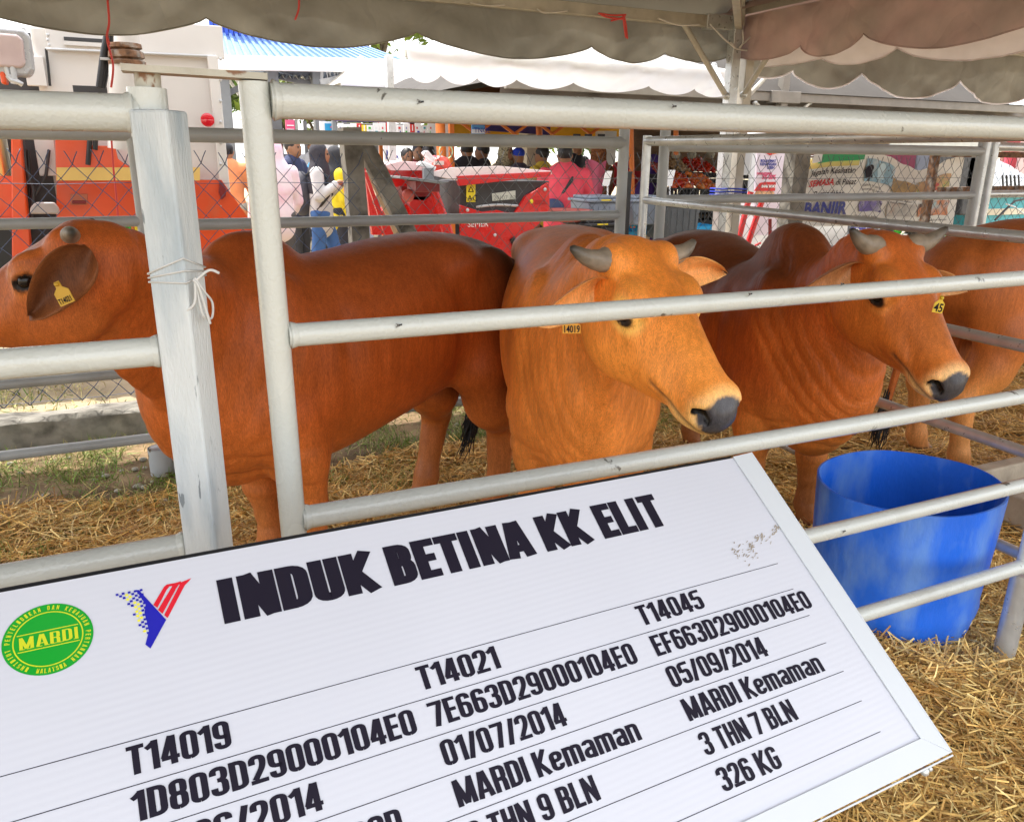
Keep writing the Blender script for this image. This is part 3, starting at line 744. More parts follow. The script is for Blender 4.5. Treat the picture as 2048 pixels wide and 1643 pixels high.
panel('steel tube panel at the far right beyond the double post', 5.66,BY+.02,8.4,BY+.02, (1.60,1.27,.93,.59,.245), .026, M_GALV, rs=.030)
rail((5.58,BY+.03,0), (5.58,BY+.03,1.66), .030, M_GALV, thing('steel_post', (5.58,BY+.03,0), 'round steel post between the two right-hand panels', 'post'), 'tube')
rail((2.44,BY+.02,0), (2.44,BY+.02,0.01), .001, M_GALV, g2, 'stop') if False else None
mb = MB(); mb.tube([(-.035,4.01,0),(-.035,4.01,.135)], .055, 20, cap=False); mb.tube([(-.035,4.01,.135),(-.035,4.01,.02)], .048, 20, cap=True)
mb.build('pipe_sleeve', mat('sleeve_paint', (.42,.44,.45), .5, chips=((.16,.11,.06), 14, .60)), None, 50, label='short open pipe sleeve standing in the grass behind the square post', category='pipe')
bp = W(1268, 380, Y=4.05)
mb = MB(); mb.box((bp.x-.012,4.10,0), (bp.x+.012,4.12,1.42)); mb.build('black_stake', M_BLACK, None, label='thin black stake by the end of the slanting partition', category='stake')

# ------------------------------------------------------------------ blue drum cut open
M_BLUE = mat('blue_drum_plastic', (.014,.15,.78), .40, var=.14, vscale=5, bump=.5, bscale=90, dirt=((.20,.38,.70), 9, .46, .6), detail=9, stretch=(1,1,.45))
DC = (2.19,1.645)
dr = thing('blue_drum', (2.19,1.645,0), 'scuffed blue plastic drum with its top cut off, on the straw behind the gate', 'drum')
mb = MB(); n = 72
def drum(r, z, q):
    ex = 1.08 - .10*z/.5
    a = math.cos(q)*r*(1.0+.09*z/.5); b = math.sin(q)*r*(1-.05*z/.5)
    k = 1+.004*math.sin(3*q+z*5)*z/.5
    ca, sa = math.cos(-.42), math.sin(-.42)
    return (DC[0]+(a*ca-b*sa)*k*.93, DC[1]+(a*sa+b*ca)*k*.93)
prof = [(.20,.0),(.235,.004),(.255,.02),(.264,.05),(.272,.10),(.275,.101),(.279,.125),(.275,.15),(.277,.20),(.281,.28),(.283,.36),(.284,.43)]
rows = []
for r_, z in prof: rows.append([(*drum(r_, z, 2*PI*k/n), z) for k in range(n)])
def rimz(q): return .505+.012*math.sin(q+.6)+.002*math.sin(5*q)
rows.append([(*drum(.285, .5, 2*PI*k/n), rimz(2*PI*k/n)) for k in range(n)])
rows.append([(*drum(.279, .5, 2*PI*k/n), rimz(2*PI*k/n)+.001) for k in range(n)])
for r_, z in reversed(prof[3:]): rows.append([(*drum(r_-.006, z, 2*PI*k/n), z) for k in range(n)])
rows.append([(*drum(.15, .03, 2*PI*k/n), .03) for k in range(n)])
vs = [p for r_ in rows for p in r_]; N = len(rows)
fs = [(i*n+k, i*n+(k+1)%n, (i+1)*n+(k+1)%n, (i+1)*n+k) for i in range(N-1) for k in range(n)]
fs += [tuple(range((N-1)*n, N*n)), tuple(reversed(range(n)))]
mb.add(vs, fs); mb.build('drum_wall', M_BLUE, dr, 40)
# concrete trough
tr = thing('concrete_trough', (3.2,1.9,0), 'pale concrete feed trough lying on straw behind the blue drum', 'trough')
a = W(1905, 943, Z=.16); b = W(2080, 905, Z=.16); d = (b-a).normalized(); s_ = Vector((-d.y, d.x, 0))
def tbar(p, q, w, z0, z1, nm):
    mb = MB(); dd = (q-p).normalized(); n_ = Vector((-dd.y, dd.x, 0))*w
    mb.prism([Vector((p.x,p.y,z0)), Vector((q.x,q.y,z0)), Vector((q.x,q.y,z1)), Vector((p.x,p.y,z1))], n_); o = mb.build(nm, M_CONC2, tr)
    bv = o.modifiers.new('b', 'BEVEL'); bv.width = .008; bv.segments = 2; return o
c0 = Vector((a.x,a.y,0)); c1 = c0+d*1.6
tbar(c0, c1, -.07, 0, .17, 'side'); n_ = Vector((d.y,-d.x,0))
tbar(c0+n_*.42, c1+n_*.42, -.07, 0, .15, 'side')
tbar(c0+n_*.07, c0+n_*.42, .07, 0, .16, 'end'); 
mb = MB(); mb.prism([c0+n_*.07+Vector((0,0,.01)), c1+n_*.07+Vector((0,0,.01)), c1+n_*.42+Vector((0,0,.01)), c0+n_*.42+Vector((0,0,.01))], (0,0,.03)); mb.build('base', M_CONC2, tr)

# ------------------------------------------------------------------ chain-link fence
M_WIRE = mat('blue_coated_wire', (.045,.075,.16), .45, var=.2, vscale=30)
M_WIREG = mat('bare_wire', (.14,.15,.16), .5, metal=.4, var=.3, vscale=30)
FY = 4.86
def chain_link(label, x0, x1, pitch, ztop, zbot, m, parentgroup=None):
    p = thing('chain_link_fence', ((x0+x1)/2,FY,0), label, 'fence', 'bays of chain link fence')
    h = pitch*.56; nseg = int((ztop-zbot)/h); base = None
    k = 0; x = x0
    while x < x1:
        if base is None or k < 2:
            mb = MB(); pts = [Vector((x+(pitch/2 if (i+k) % 2 else 0)*1.0+(.004*math.sin(i*3)), FY+(.004 if (i % 2) else -.004), ztop-i*h)) for i in range(nseg+1)]
            top = pts[0]+Vector((.012*(1 if k % 2 else -1),.0,.03)); mb.tube([top+Vector((.018*(1 if k%2 else -1),.005,.035)), top]+pts, .0025, 4)
            o = mb.build('wire', m, p, True)
            if k == 0: base = o; bx = x
            if k == 1: base2 = o; bx2 = x
        else:
            src, sx = (base, bx) if k % 2 == 0 else (base2, bx2)
            o = src.copy(); COL.objects.link(o); o.parent = p; o.location = (x-sx, .004*math.sin(k*1.7), .006*math.sin(k*.9))
        k += 1; x += pitch/2
    # the second set, woven the other way
    for i in range(int((x1-x0)/pitch)):
        xx = x0+pitch*.5+i*pitch
    for z in (ztop-.10, (ztop+zbot)/2, zbot+.05):
        mb = MB(); K = 14; mb.tube([(x0+(x1-x0)*i/K, FY+.006, z+.004*math.sin(i*2.2)) for i in range(K+1)], .0017, 4); mb.build('line_wire', m, p, True)
    return p
chain_link('blue chain link bay at the left in front of the orange truck', -2.4, 1.20, .125, 1.44, .14, M_WIRE)
chain_link('chain link bay between concrete strut and red machine up to the tent leg', 1.30, 4.02, .105, 1.46, .14, M_WIREG)
chain_link('chain link bay from the tent leg past the hanging banner', 4.10, 9.2, .105, 1.46, .14, M_WIREG)
mb = MB()
for i in range(30):
    x = 1.36+i*.105; 
fp = thing('fence_post', (1.20,5.0,0), 'old grey concrete fence post with a leaning strut behind the brown cow', 'post')
def cpost(u0, v0, u1, v1, w, d, Y, parent, name):
    a = W(u0, v0, Y=Y); b = W(u1, v1, Y=Y); mb = MB(); K = 8
    for i in range(K): pass
    P = [a.lerp(b, i/K) for i in range(K+1)]; s_ = (b-a).normalized().cross(Vector((0,1,0)))
    vs = []; r_ = random.Random(int(u0))
    for p in P:
        j = lambda: r_.uniform(-.006,.006)
        vs += [p-s_*(w/2+j())+Vector((0,-d/2,0)), p+s_*(w/2+j())+Vector((0,-d/2,0)), p+s_*(w/2+j())+Vector((0,d/2,0)), p-s_*(w/2+j())+Vector((0,d/2,0))]
    fs = [(i*4+k, i*4+(k+1)%4, (i+1)*4+(k+1)%4, (i+1)*4+k) for i in range(K) for k in range(4)]+[(3,2,1,0), tuple(range(K*4,K*4+4))]
    mb.add(vs, fs); return mb.build(name, M_CONC, parent, 30)
a_ = W(706, 262, Y=5.02); cpost(706, 262, 706+(6), 300, .11, .11, 5.02, fp, 'cap') if False else None
mb = MB(); x = W(708, 400, Y=5.02).x
vs_ = cpost(700, 255, 732, 640, .115, .11, 5.02, fp, 'upright')
cpost(725, 285, 935, 700, .10, .10, 5.10, fp, 'strut')
fp2 = thing('fence_post', (4.55,5.0,0), 'mossy concrete fence post beside the pink and white banner', 'post')
cpost(1598, 290, 1556, 640, .15, .12, 5.0, fp2, 'upright')
fp3 = thing('fence_post', (6.2,5.0,0), 'rusty square fence post in front of the hanging banner', 'post')
a = W(1872, 300, Y=4.98); mb = MB(); mb.box((a.x-.028,4.95,0), (a.x+.028,5.01,a.z)); mb.build('upright', M_RUST, fp3)
b = W(2060, 300, Y=4.98); mb = MB(); mb.bar((a.x,4.98,a.z-.03), (b.x+1,4.98,a.z-.03), .05, .05); mb.build('crossbar', M_RUST, fp3)
a = W(1870, 385, Y=4.98); mb = MB(); mb.bar((a.x,4.95,1.26), (a.x+1.3,4.95,1.27), .03, .04); mb.build('crossbar', M_RUST, fp3)

# ------------------------------------------------------------------ the four cattle in the pens
K_ = 1.35
BR = dict(base=(.265,.082,.026), top=(.12,.030,.010), belly=(.36,.135,.045), rear=(.10,.028,.012), rear_w=np.array(.9), leg=(.27,.115,.05), neck=(.30,.10,.032),
          face=(.33,.115,.034), forehead=(.24,.062,.017), muzzle=(.16,.07,.04), eyering=(.50,.27,.10), pale=(.55,.38,.24), ear_in=(.07,.028,.018), ear_edge=(.12,.05,.025), ear_out=(.26,.09,.03))
def pal(**k): d = dict(BR); d.update({a: np.array(b) for a, b in k.items()}); return {a: (np.array(b)*(1 if a == 'rear_w' else np.array([1.60,1.34,.78]))) for a, b in d.items()}
COWS = {}
COWS[1] = cow('reddish brown cow in side view, head out past the square post, dark ear hanging',
    (.72,2.85), R(-159), 1.03, (-.15,2.28,1.295), (-.84,.22,-.39), (-.36,.06,.84),
    pal(base=(.285,.074,.022), eyering=(.34,.12,.04), face=(.28,.086,.030), top=(.15,.034,.012), neck=(.31,.095,.032), belly=(.34,.115,.04), leg=(.25,.10,.045), rear=(.018,.005,.003), rear_w=(.95), ear_in=(.075,.030,.020), ear_edge=(.22,.085,.04)),
    hump=(.46,1.15,.14,.075,.08), legs={'fl':(.36,.13),'fr':(.40,-.12),'hl':(-.63,.10),'hr':(-.48,-.20)}, lg=1.4, tail=[(-.70,0,1.0),(-.755,-.02,.90),(-.76,-.05,.72),(-.70,-.07,.52),(-.66,-.07,.42)], hr=.8, lx=.94, fold=.35, dewlap=.7, headscale=1.0,
    ears={1:dict(axis=(.235,.035,-.045), base=(-.065,.115,-.035), open=(.0,1,-.35), w=.062, droop=(0,0,-.03)), -1:dict(axis=(-.05,-.2,-.05))},
    horn_dir={1:[(-.02,.07,0),(-.035,.105,.01),(-.05,.13,.012),(-.06,.145,.012)], -1:[(-.01,-.07,0),(-.02,-.10,.01),(-.04,-.12,.02)]})
COWS[2] = cow('light orange cow with dark tipped horns and orange ear tag, facing between the gate rails',
    (1.49,2.67), R(-114), 1.04, (1.12,1.69,1.264), (.12,-.79,-.59), (.10,-.58,.79),
    pal(base=(.49,.180,.055), top=(.27,.080,.027), belly=(.46,.19,.07), rear=(.20,.055,.02), face=(.55,.225,.062), forehead=(.38,.12,.022), neck=(.53,.21,.068), eyering=(.70,.47,.20), pale=(.68,.52,.32), ear_in=(.52,.27,.14), ear_edge=(.62,.40,.24), ear_out=(.45,.19,.06), muzzle=(.45,.19,.06)),
    hump=(.40,1.13,.15,.08,.09), fold=.6, fl=.84, headscale=1.11,
    horn_dir={s:[(.0,.08*s,-.005),(.0,.11*s,-.003),(-.01,.15*s,.004),(-.03,.185*s,.018)] for s in (1,-1)},
    ears={1:dict(axis=(.03,.20,.035), base=(.0,.085,-.045), open=(.8,.1,.3), w=.042), -1:dict(axis=(.03,-.155,-.055), base=(.01,-.085,-.06), open=(.85,-.1,.25), w=.048)})
COWS[3] = cow('dark brown humped cow with grey horns and yellow tag 45, standing behind the blue drum',
    (2.33,2.72), R(-98), 1.0, (2.15,1.82,1.235), (-.02,-.74,-.67), (.0,-.67,.74),
    pal(base=(.29,.078,.024), eyering=(.40,.17,.06), top=(.060,.019,.010), belly=(.44,.18,.06), rear=(.10,.03,.012), face=(.37,.125,.034), forehead=(.30,.075,.02), neck=(.40,.13,.036), muzzle=(.18,.075,.04), pale=(.72,.58,.42), ear_in=(.28,.14,.09), ear_edge=(.55,.34,.22), ear_out=(.30,.12,.05), leg=(.16,.07,.035)),
    topz=(.80,1.10,.80), hump=(.36,1.14,.17,.10,.13), dip=.06, headscale=1.15,
    horn_dir={s:[(.0,.075*s,.01),(.0,.11*s,.018),(-.01,.145*s,.034),(-.025,.18*s,.056)] for s in (1,-1)},
    ears={1:dict(axis=(.06,.24,.02), base=(.035,.085,-.08), open=(.85,.1,.3), w=.044), -1:dict(axis=(.03,-.165,-.075), base=(.0,-.085,-.06), open=(.85,-.1,.3), w=.045)})
COWS[4] = cow('reddish brown cow beyond the slanting partition, rump and black tail towards the gate',
    (4.15,2.42), R(-14), 1.05, (5.1,2.1,1.2), (.7,-.2,-.7), (.6,-.2,.7),
    pal(base=(.33,.11,.035), top=(.16,.045,.016), rear=(.27,.085,.03), rear_w=(.6), leg=(.38,.20,.11), belly=(.42,.20,.085)), fine=.013, coarse=.016, fold=0, tail=[(-.70,0,1.0),(-.78,.02,.88),(-.80,.04,.65),(-.82,.05,.45),(-.84,.05,.30)])
# ear tags with their hand-written numbers
def tag_on(key, p, du, dz, w, h, rot, text, mtag, yaw=0):
    root, hw, l2w = COWS[key]; c = Vector(p)
    ux = Matrix.Rotation(R(yaw), 3, 'Z') @ Vector((.86,-.51,0)); uy = Vector((0,0,1)); nn = ux.cross(uy)
    q = Matrix.Rotation(R(rot), 3, nn); ux, uy = q @ ux, q @ uy
    mb = MB(); mb.prism([c+ux*a*w+uy*b*h for a, b in ((-.5,-.5),(.5,-.5),(.5,.2),(.2,.42),(.16,.75),(-.16,.75),(-.2,.42),(-.5,.2))], -nn*.002); tg = mb.build('ear_tag', mtag, root)
    mb = MB(); mb.ball(c+uy*h*.62+nn*.003, .0055, 6); mb.build('tag_button', mtag, root, True)
    cu = bpy.data.curves.new('lettering', 'FONT'); cu.body = text; cu.size = 1; cu.offset = .02; cu.align_x = 'CENTER'; cu.resolution_u = 3
    tmp = bpy.data.objects.new('tmp', cu); COL.objects.link(tmp); bpy.context.view_layer.update()
    me = bpy.data.meshes.new_from_object(tmp.evaluated_get(bpy.context.evaluated_depsgraph_get())); bpy.data.objects.remove(tmp); me.materials.clear(); me.materials.append(M_INK)
    xs = [v.co.x for v in me.vertices]; wd = max(xs)-min(xs); k = w*.86/wd; ky = min(k*1.5, h*.62/.72); org = wloc(tg)
    for v in me.vertices: v.co = c+ux*v.co.x*k+uy*(v.co.y*ky-h*.40)+nn*.0012-org
    o = bpy.data.objects.new('lettering', me); COL.objects.link(o); o.parent = tg
M_TAGO = mat('orange_ear_tag', (.75,.34,.03), .4, var=.08)
tag_on(1, W(126,590,Y=2.10), 0, 0, .040, .044, 22, 'T14021', mat('amber_ear_tag', (.62,.36,.03), .4, var=.1))
tag_on(2, W(1143,655,Y=1.60), 0, 0, .042, .028, 2, '14019', M_TAGO)
tag_on(3, W(1878,612,Y=1.57), 0, 0, .029, .040, -8, '45', M_TAG)

# ------------------------------------------------------------------ lettering: heavy condensed strokes
def rpath(P, r, n=5):
    out = [np.array(P[0], float)]
    for i in range(1, len(P)-1):
        a, b, c = [np.array(P[j], float) for j in (i-1, i, i+1)]
        la, lc = np.linalg.norm(a-b), np.linalg.norm(c-b); rr = min(r, la*.5 if i > 1 else la, lc*.5 if i < len(P)-2 else lc)
        p, q = b+(a-b)/la*rr, b+(c-b)/lc*rr
        for k in range(n+1):
            t = k/n; out.append((1-t)**2*p+2*t*(1-t)*b+t*t*q)
    out.append(np.array(P[-1], float)); return out
def glyph(ch, w, px, py):
    x0, x1, y0, y1 = px, w-px, py, 1-py; r = w*.36; m_ = .5; c = w/2
    ring = lambda xa, ya, xb, yb: ([((xa+xb)/2,ya),(xb,ya),(xb,yb),(xa,yb),(xa,ya),((xa+xb)/2,ya)], r)
    lc = .76; yl = lc-py
    T = {
     'I': [([(px,0),(px,1)],0)], 'l': [([(px,0),(px,1)],0)], '1': [([(w-px,0),(w-px,1)],0), ([(w-px*1.2,.93),(w-px*2.6,.80),(0,.76)],.1)],
     'N': [([(x0,0),(x0,1)],0), ([(x1,0),(x1,1)],0), ([(x0*.95,1),(x1*1.0,0)],0)],
     'D': [([(x0,0),(x0,1)],0), ([(0,y1),(x1,y1),(x1,y0),(0,y0)],r)],
     'U': [([(x0,1),(x0,y0),(x1,y0),(x1,1)],r)], 'O': [ring(x0,y0,x1,y1)], '0': [ring(x0,y0,x1,y1)],
     'K': [([(x0,0),(x0,1)],0), ([(x0,.36),(x1+px*.3,1)],0), ([(x0+px*.4,.58),(x1+px*.4,0)],0)],
     'B': [([(x0,0),(x0,1)],0), ([(0,y1),(x1-.02,y1),(x1-.02,.53),(0,.53)],r*.8), ([(0,.53),(x1,.53),(x1,y0),(0,y0)],r*.8)],
     'E': [([(x0,0),(x0,1)],0), ([(0,y1),(w,y1)],0), ([(0,.51),(w*.93,.51)],0), ([(0,y0),(w,y0)],0)],
     'F': [([(x0,0),(x0,1)],0), ([(0,y1),(w,y1)],0), ([(0,.50),(w*.9,.50)],0)],
     'T': [([(c,0),(c,1)],0), ([(0,y1),(w,y1)],0)], 'L': [([(x0,0),(x0,1)],0), ([(0,y0),(w,y0)],0)],
     'A': [([(px*.8,0),(c-px*.35,1)],0), ([(w-px*.8,0),(c+px*.35,1)],0), ([(w*.2,.25),(w*.8,.25)],0)],
     'M': [([(x0,0),(x0,1)],0), ([(x1,0),(x1,1)],0), ([(x0,1),(c,.05)],0), ([(x1,1),(c,.05)],0)],
     'R': [([(x0,0),(x0,1)],0), ([(0,y1),(x1,y1),(x1,.48),(0,.48)],r*.8), ([(x1-.06,.5),(x1,.42),(x1,0)],.1)],
     'P': [([(x0,0),(x0,1)],0), ([(0,y1),(x1,y1),(x1,.45),(0,.45)],r*.8)],
     'H': [([(x0,0),(x0,1)],0), ([(x1,0),(x1,1)],0), ([(x0,.51),(x1,.51)],0)],
     'G': [([(x1,.72),(x1,y1),(x0,y1),(x0,y0),(x1,y0),(x1,.48)],r), ([(c,.47),(w,.47)],0)],
     'S': [([(x1,.72),(x1,y1),(x0,y1),(x0,.53),(x1,.50),(x1,y0),(x0,y0),(x0,.28)],r)],
     'J': [([(x1,1),(x1,y0),(x0,y0),(x0,.3)],r)], 'Y': [([(px*.8,1),(c,.45),(w-px*.8,1)],0), ([(c,.5),(c,0)],0)],
     'V': [([(px*.8,1),(c,0),(w-px*.8,1)],0)],
     '2': [([(x0,.68),(x0,y1),(x1,y1),(x1,.58),(x0+px*.3,.14)],r), ([(0,y0),(w,y0)],0)],
     '3': [([(x0,.72),(x0,y1),(x1,y1),(x1,.53),(c*.8,.53)],r), ([(c*.8,.53),(x1,.53),(x1,y0),(x0,y0),(x0,.28)],r)],
     '4': [([(w*.68,0),(w*.68,1)],0), ([(w*.62,1),(px*.7,.26)],0), ([(0,.24),(w,.24)],0)],
     '5': [([(w,y1),(x0,y1),(x0,.52),(x0,.56),(x1,.62),(x1,y0),(x0,y0),(x0,.28)],r*.8)],
     '6': [([(x1,.74),(x1,y1),(x0,y1),(x0,y0),(x1,y0),(x1,.57),(x0,.57)],r)],
     '7': [([(0,y1),(w,y1)],0), ([(w-px*.8,.93),(w*.38,0)],0)],
     '8': [ring(x0+.01,.52,x1-.01,y1), ring(x0,y0,x1,.52)],
     '9': [([(x0,.26),(x0,y0),(x1,y0),(x1,y1),(x0,y1),(x0,.43),(x1,.43)],r)],
     '/': [([(px*.6,-.02),(w-px*.6,1)],0)], '%': [([(px*.6,-.02),(w-px*.6,1)],0)], '-': [([(0,.45),(w,.45)],0)],
     'e': [([(x0,.40),(x1,.40),(x1,yl),(x0,yl),(x0,y0),(x1,y0),(x1,.24)],r)],
     'n': [([(x0,0),(x0,lc)],0), ([(x0,yl-.05),(x0+.02,yl),(x1,yl),(x1,0)],r)],
     'm': [([(x0,0),(x0,lc)],0), ([(x0,yl),(c,yl),(c,0)],r*.5), ([(c,yl),(x1,yl),(x1,0)],r*.5)],
     'a': [([(x0,.58),(x0,yl),(x1,yl),(x1,0)],r), ([(x1,.40),(x0,.38),(x0,y0),(x1,y0+.03)],r)],
    }
    return T.get(ch)
WID = {'I':None,'l':None,'1':.30,'M':.62,'m':.66,'/':.32,' ':.17,'T':.42,'L':.38,'E':.38,'F':.37,'K':.48,'A':.50,'N':.50,'-':.25,'%':.4}
def textmesh(mb, s, place, h, width, px=.085, py=.075, gap=.055, stretch=None, slant=0):
    ws = [(2*px if WID.get(c, 0) is None else WID.get(c, .44))+(0 if c in ' /-' else (px-.085)*1.2) for c in s]
    tot = sum(ws)+gap*(len(s)-1); k = (width/h/tot) if width else 1; x = 0; zc = 0
    for c, w in zip(s, ws):
        g_ = glyph(c, w, px, py)
        if g_:
            for P, r in g_:
                pts = rpath(P, r) if r and len(P) > 2 else [np.array(p, float) for p in P]
                n_ = len(pts); L_ = []; R_ = []
                for i in range(n_):
                    t = pts[min(i+1,n_-1)]-pts[max(i-1,0)]; t = t/(np.linalg.norm(t)+1e-9); nr = np.array([-t[1], t[0]])
                    off = nr*np.array([px, py]); L_.append(pts[i]+off); R_.append(pts[i]-off)
                zc += 1; dz = .00002*(zc % 7)
                vs = [place((x+p[0]+slant*p[1])*k*h, p[1]*h, dz) for p in L_]+[place((x+p[0]+slant*p[1])*k*h, p[1]*h, dz) for p in R_]
                mb.add(vs, [(i+1, i, n_+i, n_+i+1) for i in range(n_-1)])
        x += w+gap
    return tot*k*h

# ------------------------------------------------------------------ the information board in the foreground
SU = Vector(nz(RW@np.array([3033,381,-1593]))); _v = RW@nz([-1234,2477,-1593]); _v = nz(_v-np.array(SU)*(_v@np.array(SU))); SV = Vector(_v)
SN = SU.cross(SV); SK = 1.5/1.2; SO = W(1500, 908, D=1.5)
def SP(u, v, n_=0): return SO+SU*(u*SK)+SV*(v*SK)+SN*n_
M_BOARD = mat('fluted_board', (.61,.62,.68), .38, var=.02, vscale=3, bump=.12, bscale=30)
_n = M_BOARD.node_tree; _t = _n.nodes.new('ShaderNodeTexCoord'); _w = _n.nodes.new('ShaderNodeTexWave'); _w.wave_type = 'BANDS'; _w.bands_direction = 'Y'; _w.inputs['Scale'].default_value = 36; _w.inputs['Distortion'].default_value = .25; _w.inputs['Detail'].default_value = 1
_m = _n.nodes.new('ShaderNodeMapping'); _m.inputs['Rotation'].default_value = (-math.atan2(SV.z, SV.y), 0, -.06)
_n.links.new(_t.outputs['Object'], _m.inputs[0]); _n.links.new(_m.outputs[0], _w.inputs['Vector'])
_b = _n.nodes.new('ShaderNodeBump'); _b.inputs['Strength'].default_value = .12; _b.inputs['Distance'].default_value = .0005
_n.links.new(_w.outputs['Fac'], _b.inputs['Height']); _n.links.new(_b.outputs[0], _n.nodes['Principled BSDF'].inputs['Normal'])
M_ALU = mat('white_aluminium_angle', (.62,.65,.68), .42, metal=0, var=.02, vscale=3)
sg = thing('information_board', tuple(SP(-.5,-.45)), 'white cattle information board headed INDUK BETINA KK ELIT in the foreground', 'sign')
def sprism(poly, n0, n1, name, m, bev=0):
    mb = MB(); mb.prism([SP(u, v, n0) for u, v in poly], SN*(n1-n0)); o = mb.build(name, m, sg)
    if bev: b_ = o.modifiers.new('b', 'BEVEL'); b_.width = bev; b_.segments = 2
    return o
sprism([(-1.12,-.43),(0,-.43),(0,-.001),(-1.12,-.001)], -.006, 0, 'panel', M_BOARD)
sprism([(-.0335,0),(.001,.0015),(.0115,-.4345),(-.0185,-.4085)], .0006, .0032, 'frame_side', M_ALU, .0006)
sprism([(-.0180,-.4090),(.0115,-.4350),(-1.12,-.4370),(-1.12,-.4105)], .0006, .0032, 'frame_bottom', M_ALU, .0006)
sprism([(.001,.0015),(.003,.0015),(.0135,-.4350),(.0115,-.4350)], -.016, .0032, 'frame_lip', M_ALU)
sprism([(.0115,-.4390),(-1.12,-.4390),(-1.12,-.4372),(.0115,-.4372)], -.016, .0032, 'frame_lip', M_ALU)
mb = MB(); mb.prism([SP(-1.12,.0008,-.007), SP(-.034,.0006,-.007), SP(-.034,.0022,-.001), SP(-1.12,.0028,-.001)], SV*.0012); mb.build('dark_edge', M_BLACK, sg)
mb = MB(); c = SP(-.030,-.4405,-.012); mb.ball(c, .0065, 8); mb.ball(c+SU*.012, .004, 6); mb.build('bolt', M_GALV, sg, True)
mb = MB(); 
for u in (-.46, -1.02):
    a = SP(u, -.42, -.022); mb = MB(); mb.bar(a, (a.x, a.y+.04, .0), .03, .03); mb.build('easel_leg', M_ALU, sg)
    a = SP(u, -.20, -.022); mb = MB(); mb.bar(a, (a.x, a.y+.02, .0), .03, .03); mb.build('easel_leg', M_ALU, sg)
def sink(name, m, fn):
    mb = MB(); fn(mb); return mb.build(name, m, sg)
def line_text(s, u0, u1, vtop, vbot, name='lettering', m=M_INK, px=.085, py=.07, gap=.05):
    h = (vtop-vbot); 
    def f(mb): textmesh(mb, s, lambda x, y, z: SP(u0+x/1, vbot+y, .0007+z), h, u1-u0, px, py, gap)
    return sink(name, m, f)
def title(w, u0, u1):
    return sink('title_lettering', M_INK, lambda mb: textmesh(mb, w, lambda x, y, z: SP(u0+x, -.0790+y, .0007+z), .0474, u1-u0, .112, .095, .022))
title('INDUK', -.7373, -.580); title('BETINA', -.5648, -.3904); title('KK', -.3753, -.3098); title('ELIT', -.2936, -.1960)
CU = (-.8335, -.5715, -.300)
rows_ = [(('T14019',.083),('T14021',.089),('T14045',.094)), (('1D803D29000104E0',.2465),('7E663D29000104E0',.2455),('EF663D29000104E0',.2470)),
    (('01/06/2014',.147),('01/07/2014',.136),('05/09/2014',.1445)), (('MARDI Kemaman',.2085),)*3, (('3 THN 9 BLN',.138),('3 THN 9 BLN',.138),('3 THN 7 BLN',.1355)), (('341 KG',.083),('352 KG',.083),('326 KG',.0835))]
for k, rw in enumerate(rows_):
    for u0, (s_, w_) in zip(CU, rw):
        line_text(s_, u0, u0+w_, -.1690-k*.0374, -.1932-k*.0372, gap=.045)
for k in range(7):
    v = -.1646-k*.0369
    sink('ruled_line', M_INK, lambda mb: mb.add([SP(-1.12,v-.00035,.0006), SP(-.0665,v-.00035,.0006), SP(-.0665,v+.00035,.0006), SP(-1.12,v+.00035,.0006)], [(0,1,2,3)]))
# smear of dried mud
M_MUD = mat('dried_mud', (.33,.28,.22), .9, var=.3)
def mud(mb):
    r_ = random.Random(5)
    for i in range(95):
        t = r_.random(); a = (-.0266,-.112); b = (-.118,-.150)
        if i < 60: u = a[0]+(b[0]-a[0])*t**1.2*.75; v = a[1]-.001-(.030)*t+r_.gauss(0,.0030)+(.008 if t > .6 else 0)
        else: u = -.088-r_.random()*.036; v = -.128-(r_.random()*.030)*(1-abs(u+.110)*18)+r_.gauss(0,.003)
        L = r_.uniform(.001,.0045); w = r_.uniform(.0003,.0008); an = r_.uniform(-.2,1.0); c_, s_ = math.cos(an), math.sin(an)
        mb.add([SP(u+x*c_-y*s_, v+x*s_+y*c_, .0009+i*1e-6) for x, y in ((-L,0),(-L*.3,-w),(L,-w*.4),(L*.8,w),(0,w*1.2))], [(0,1,2,3,4)])
sink('mud_smear', M_MUD, mud)
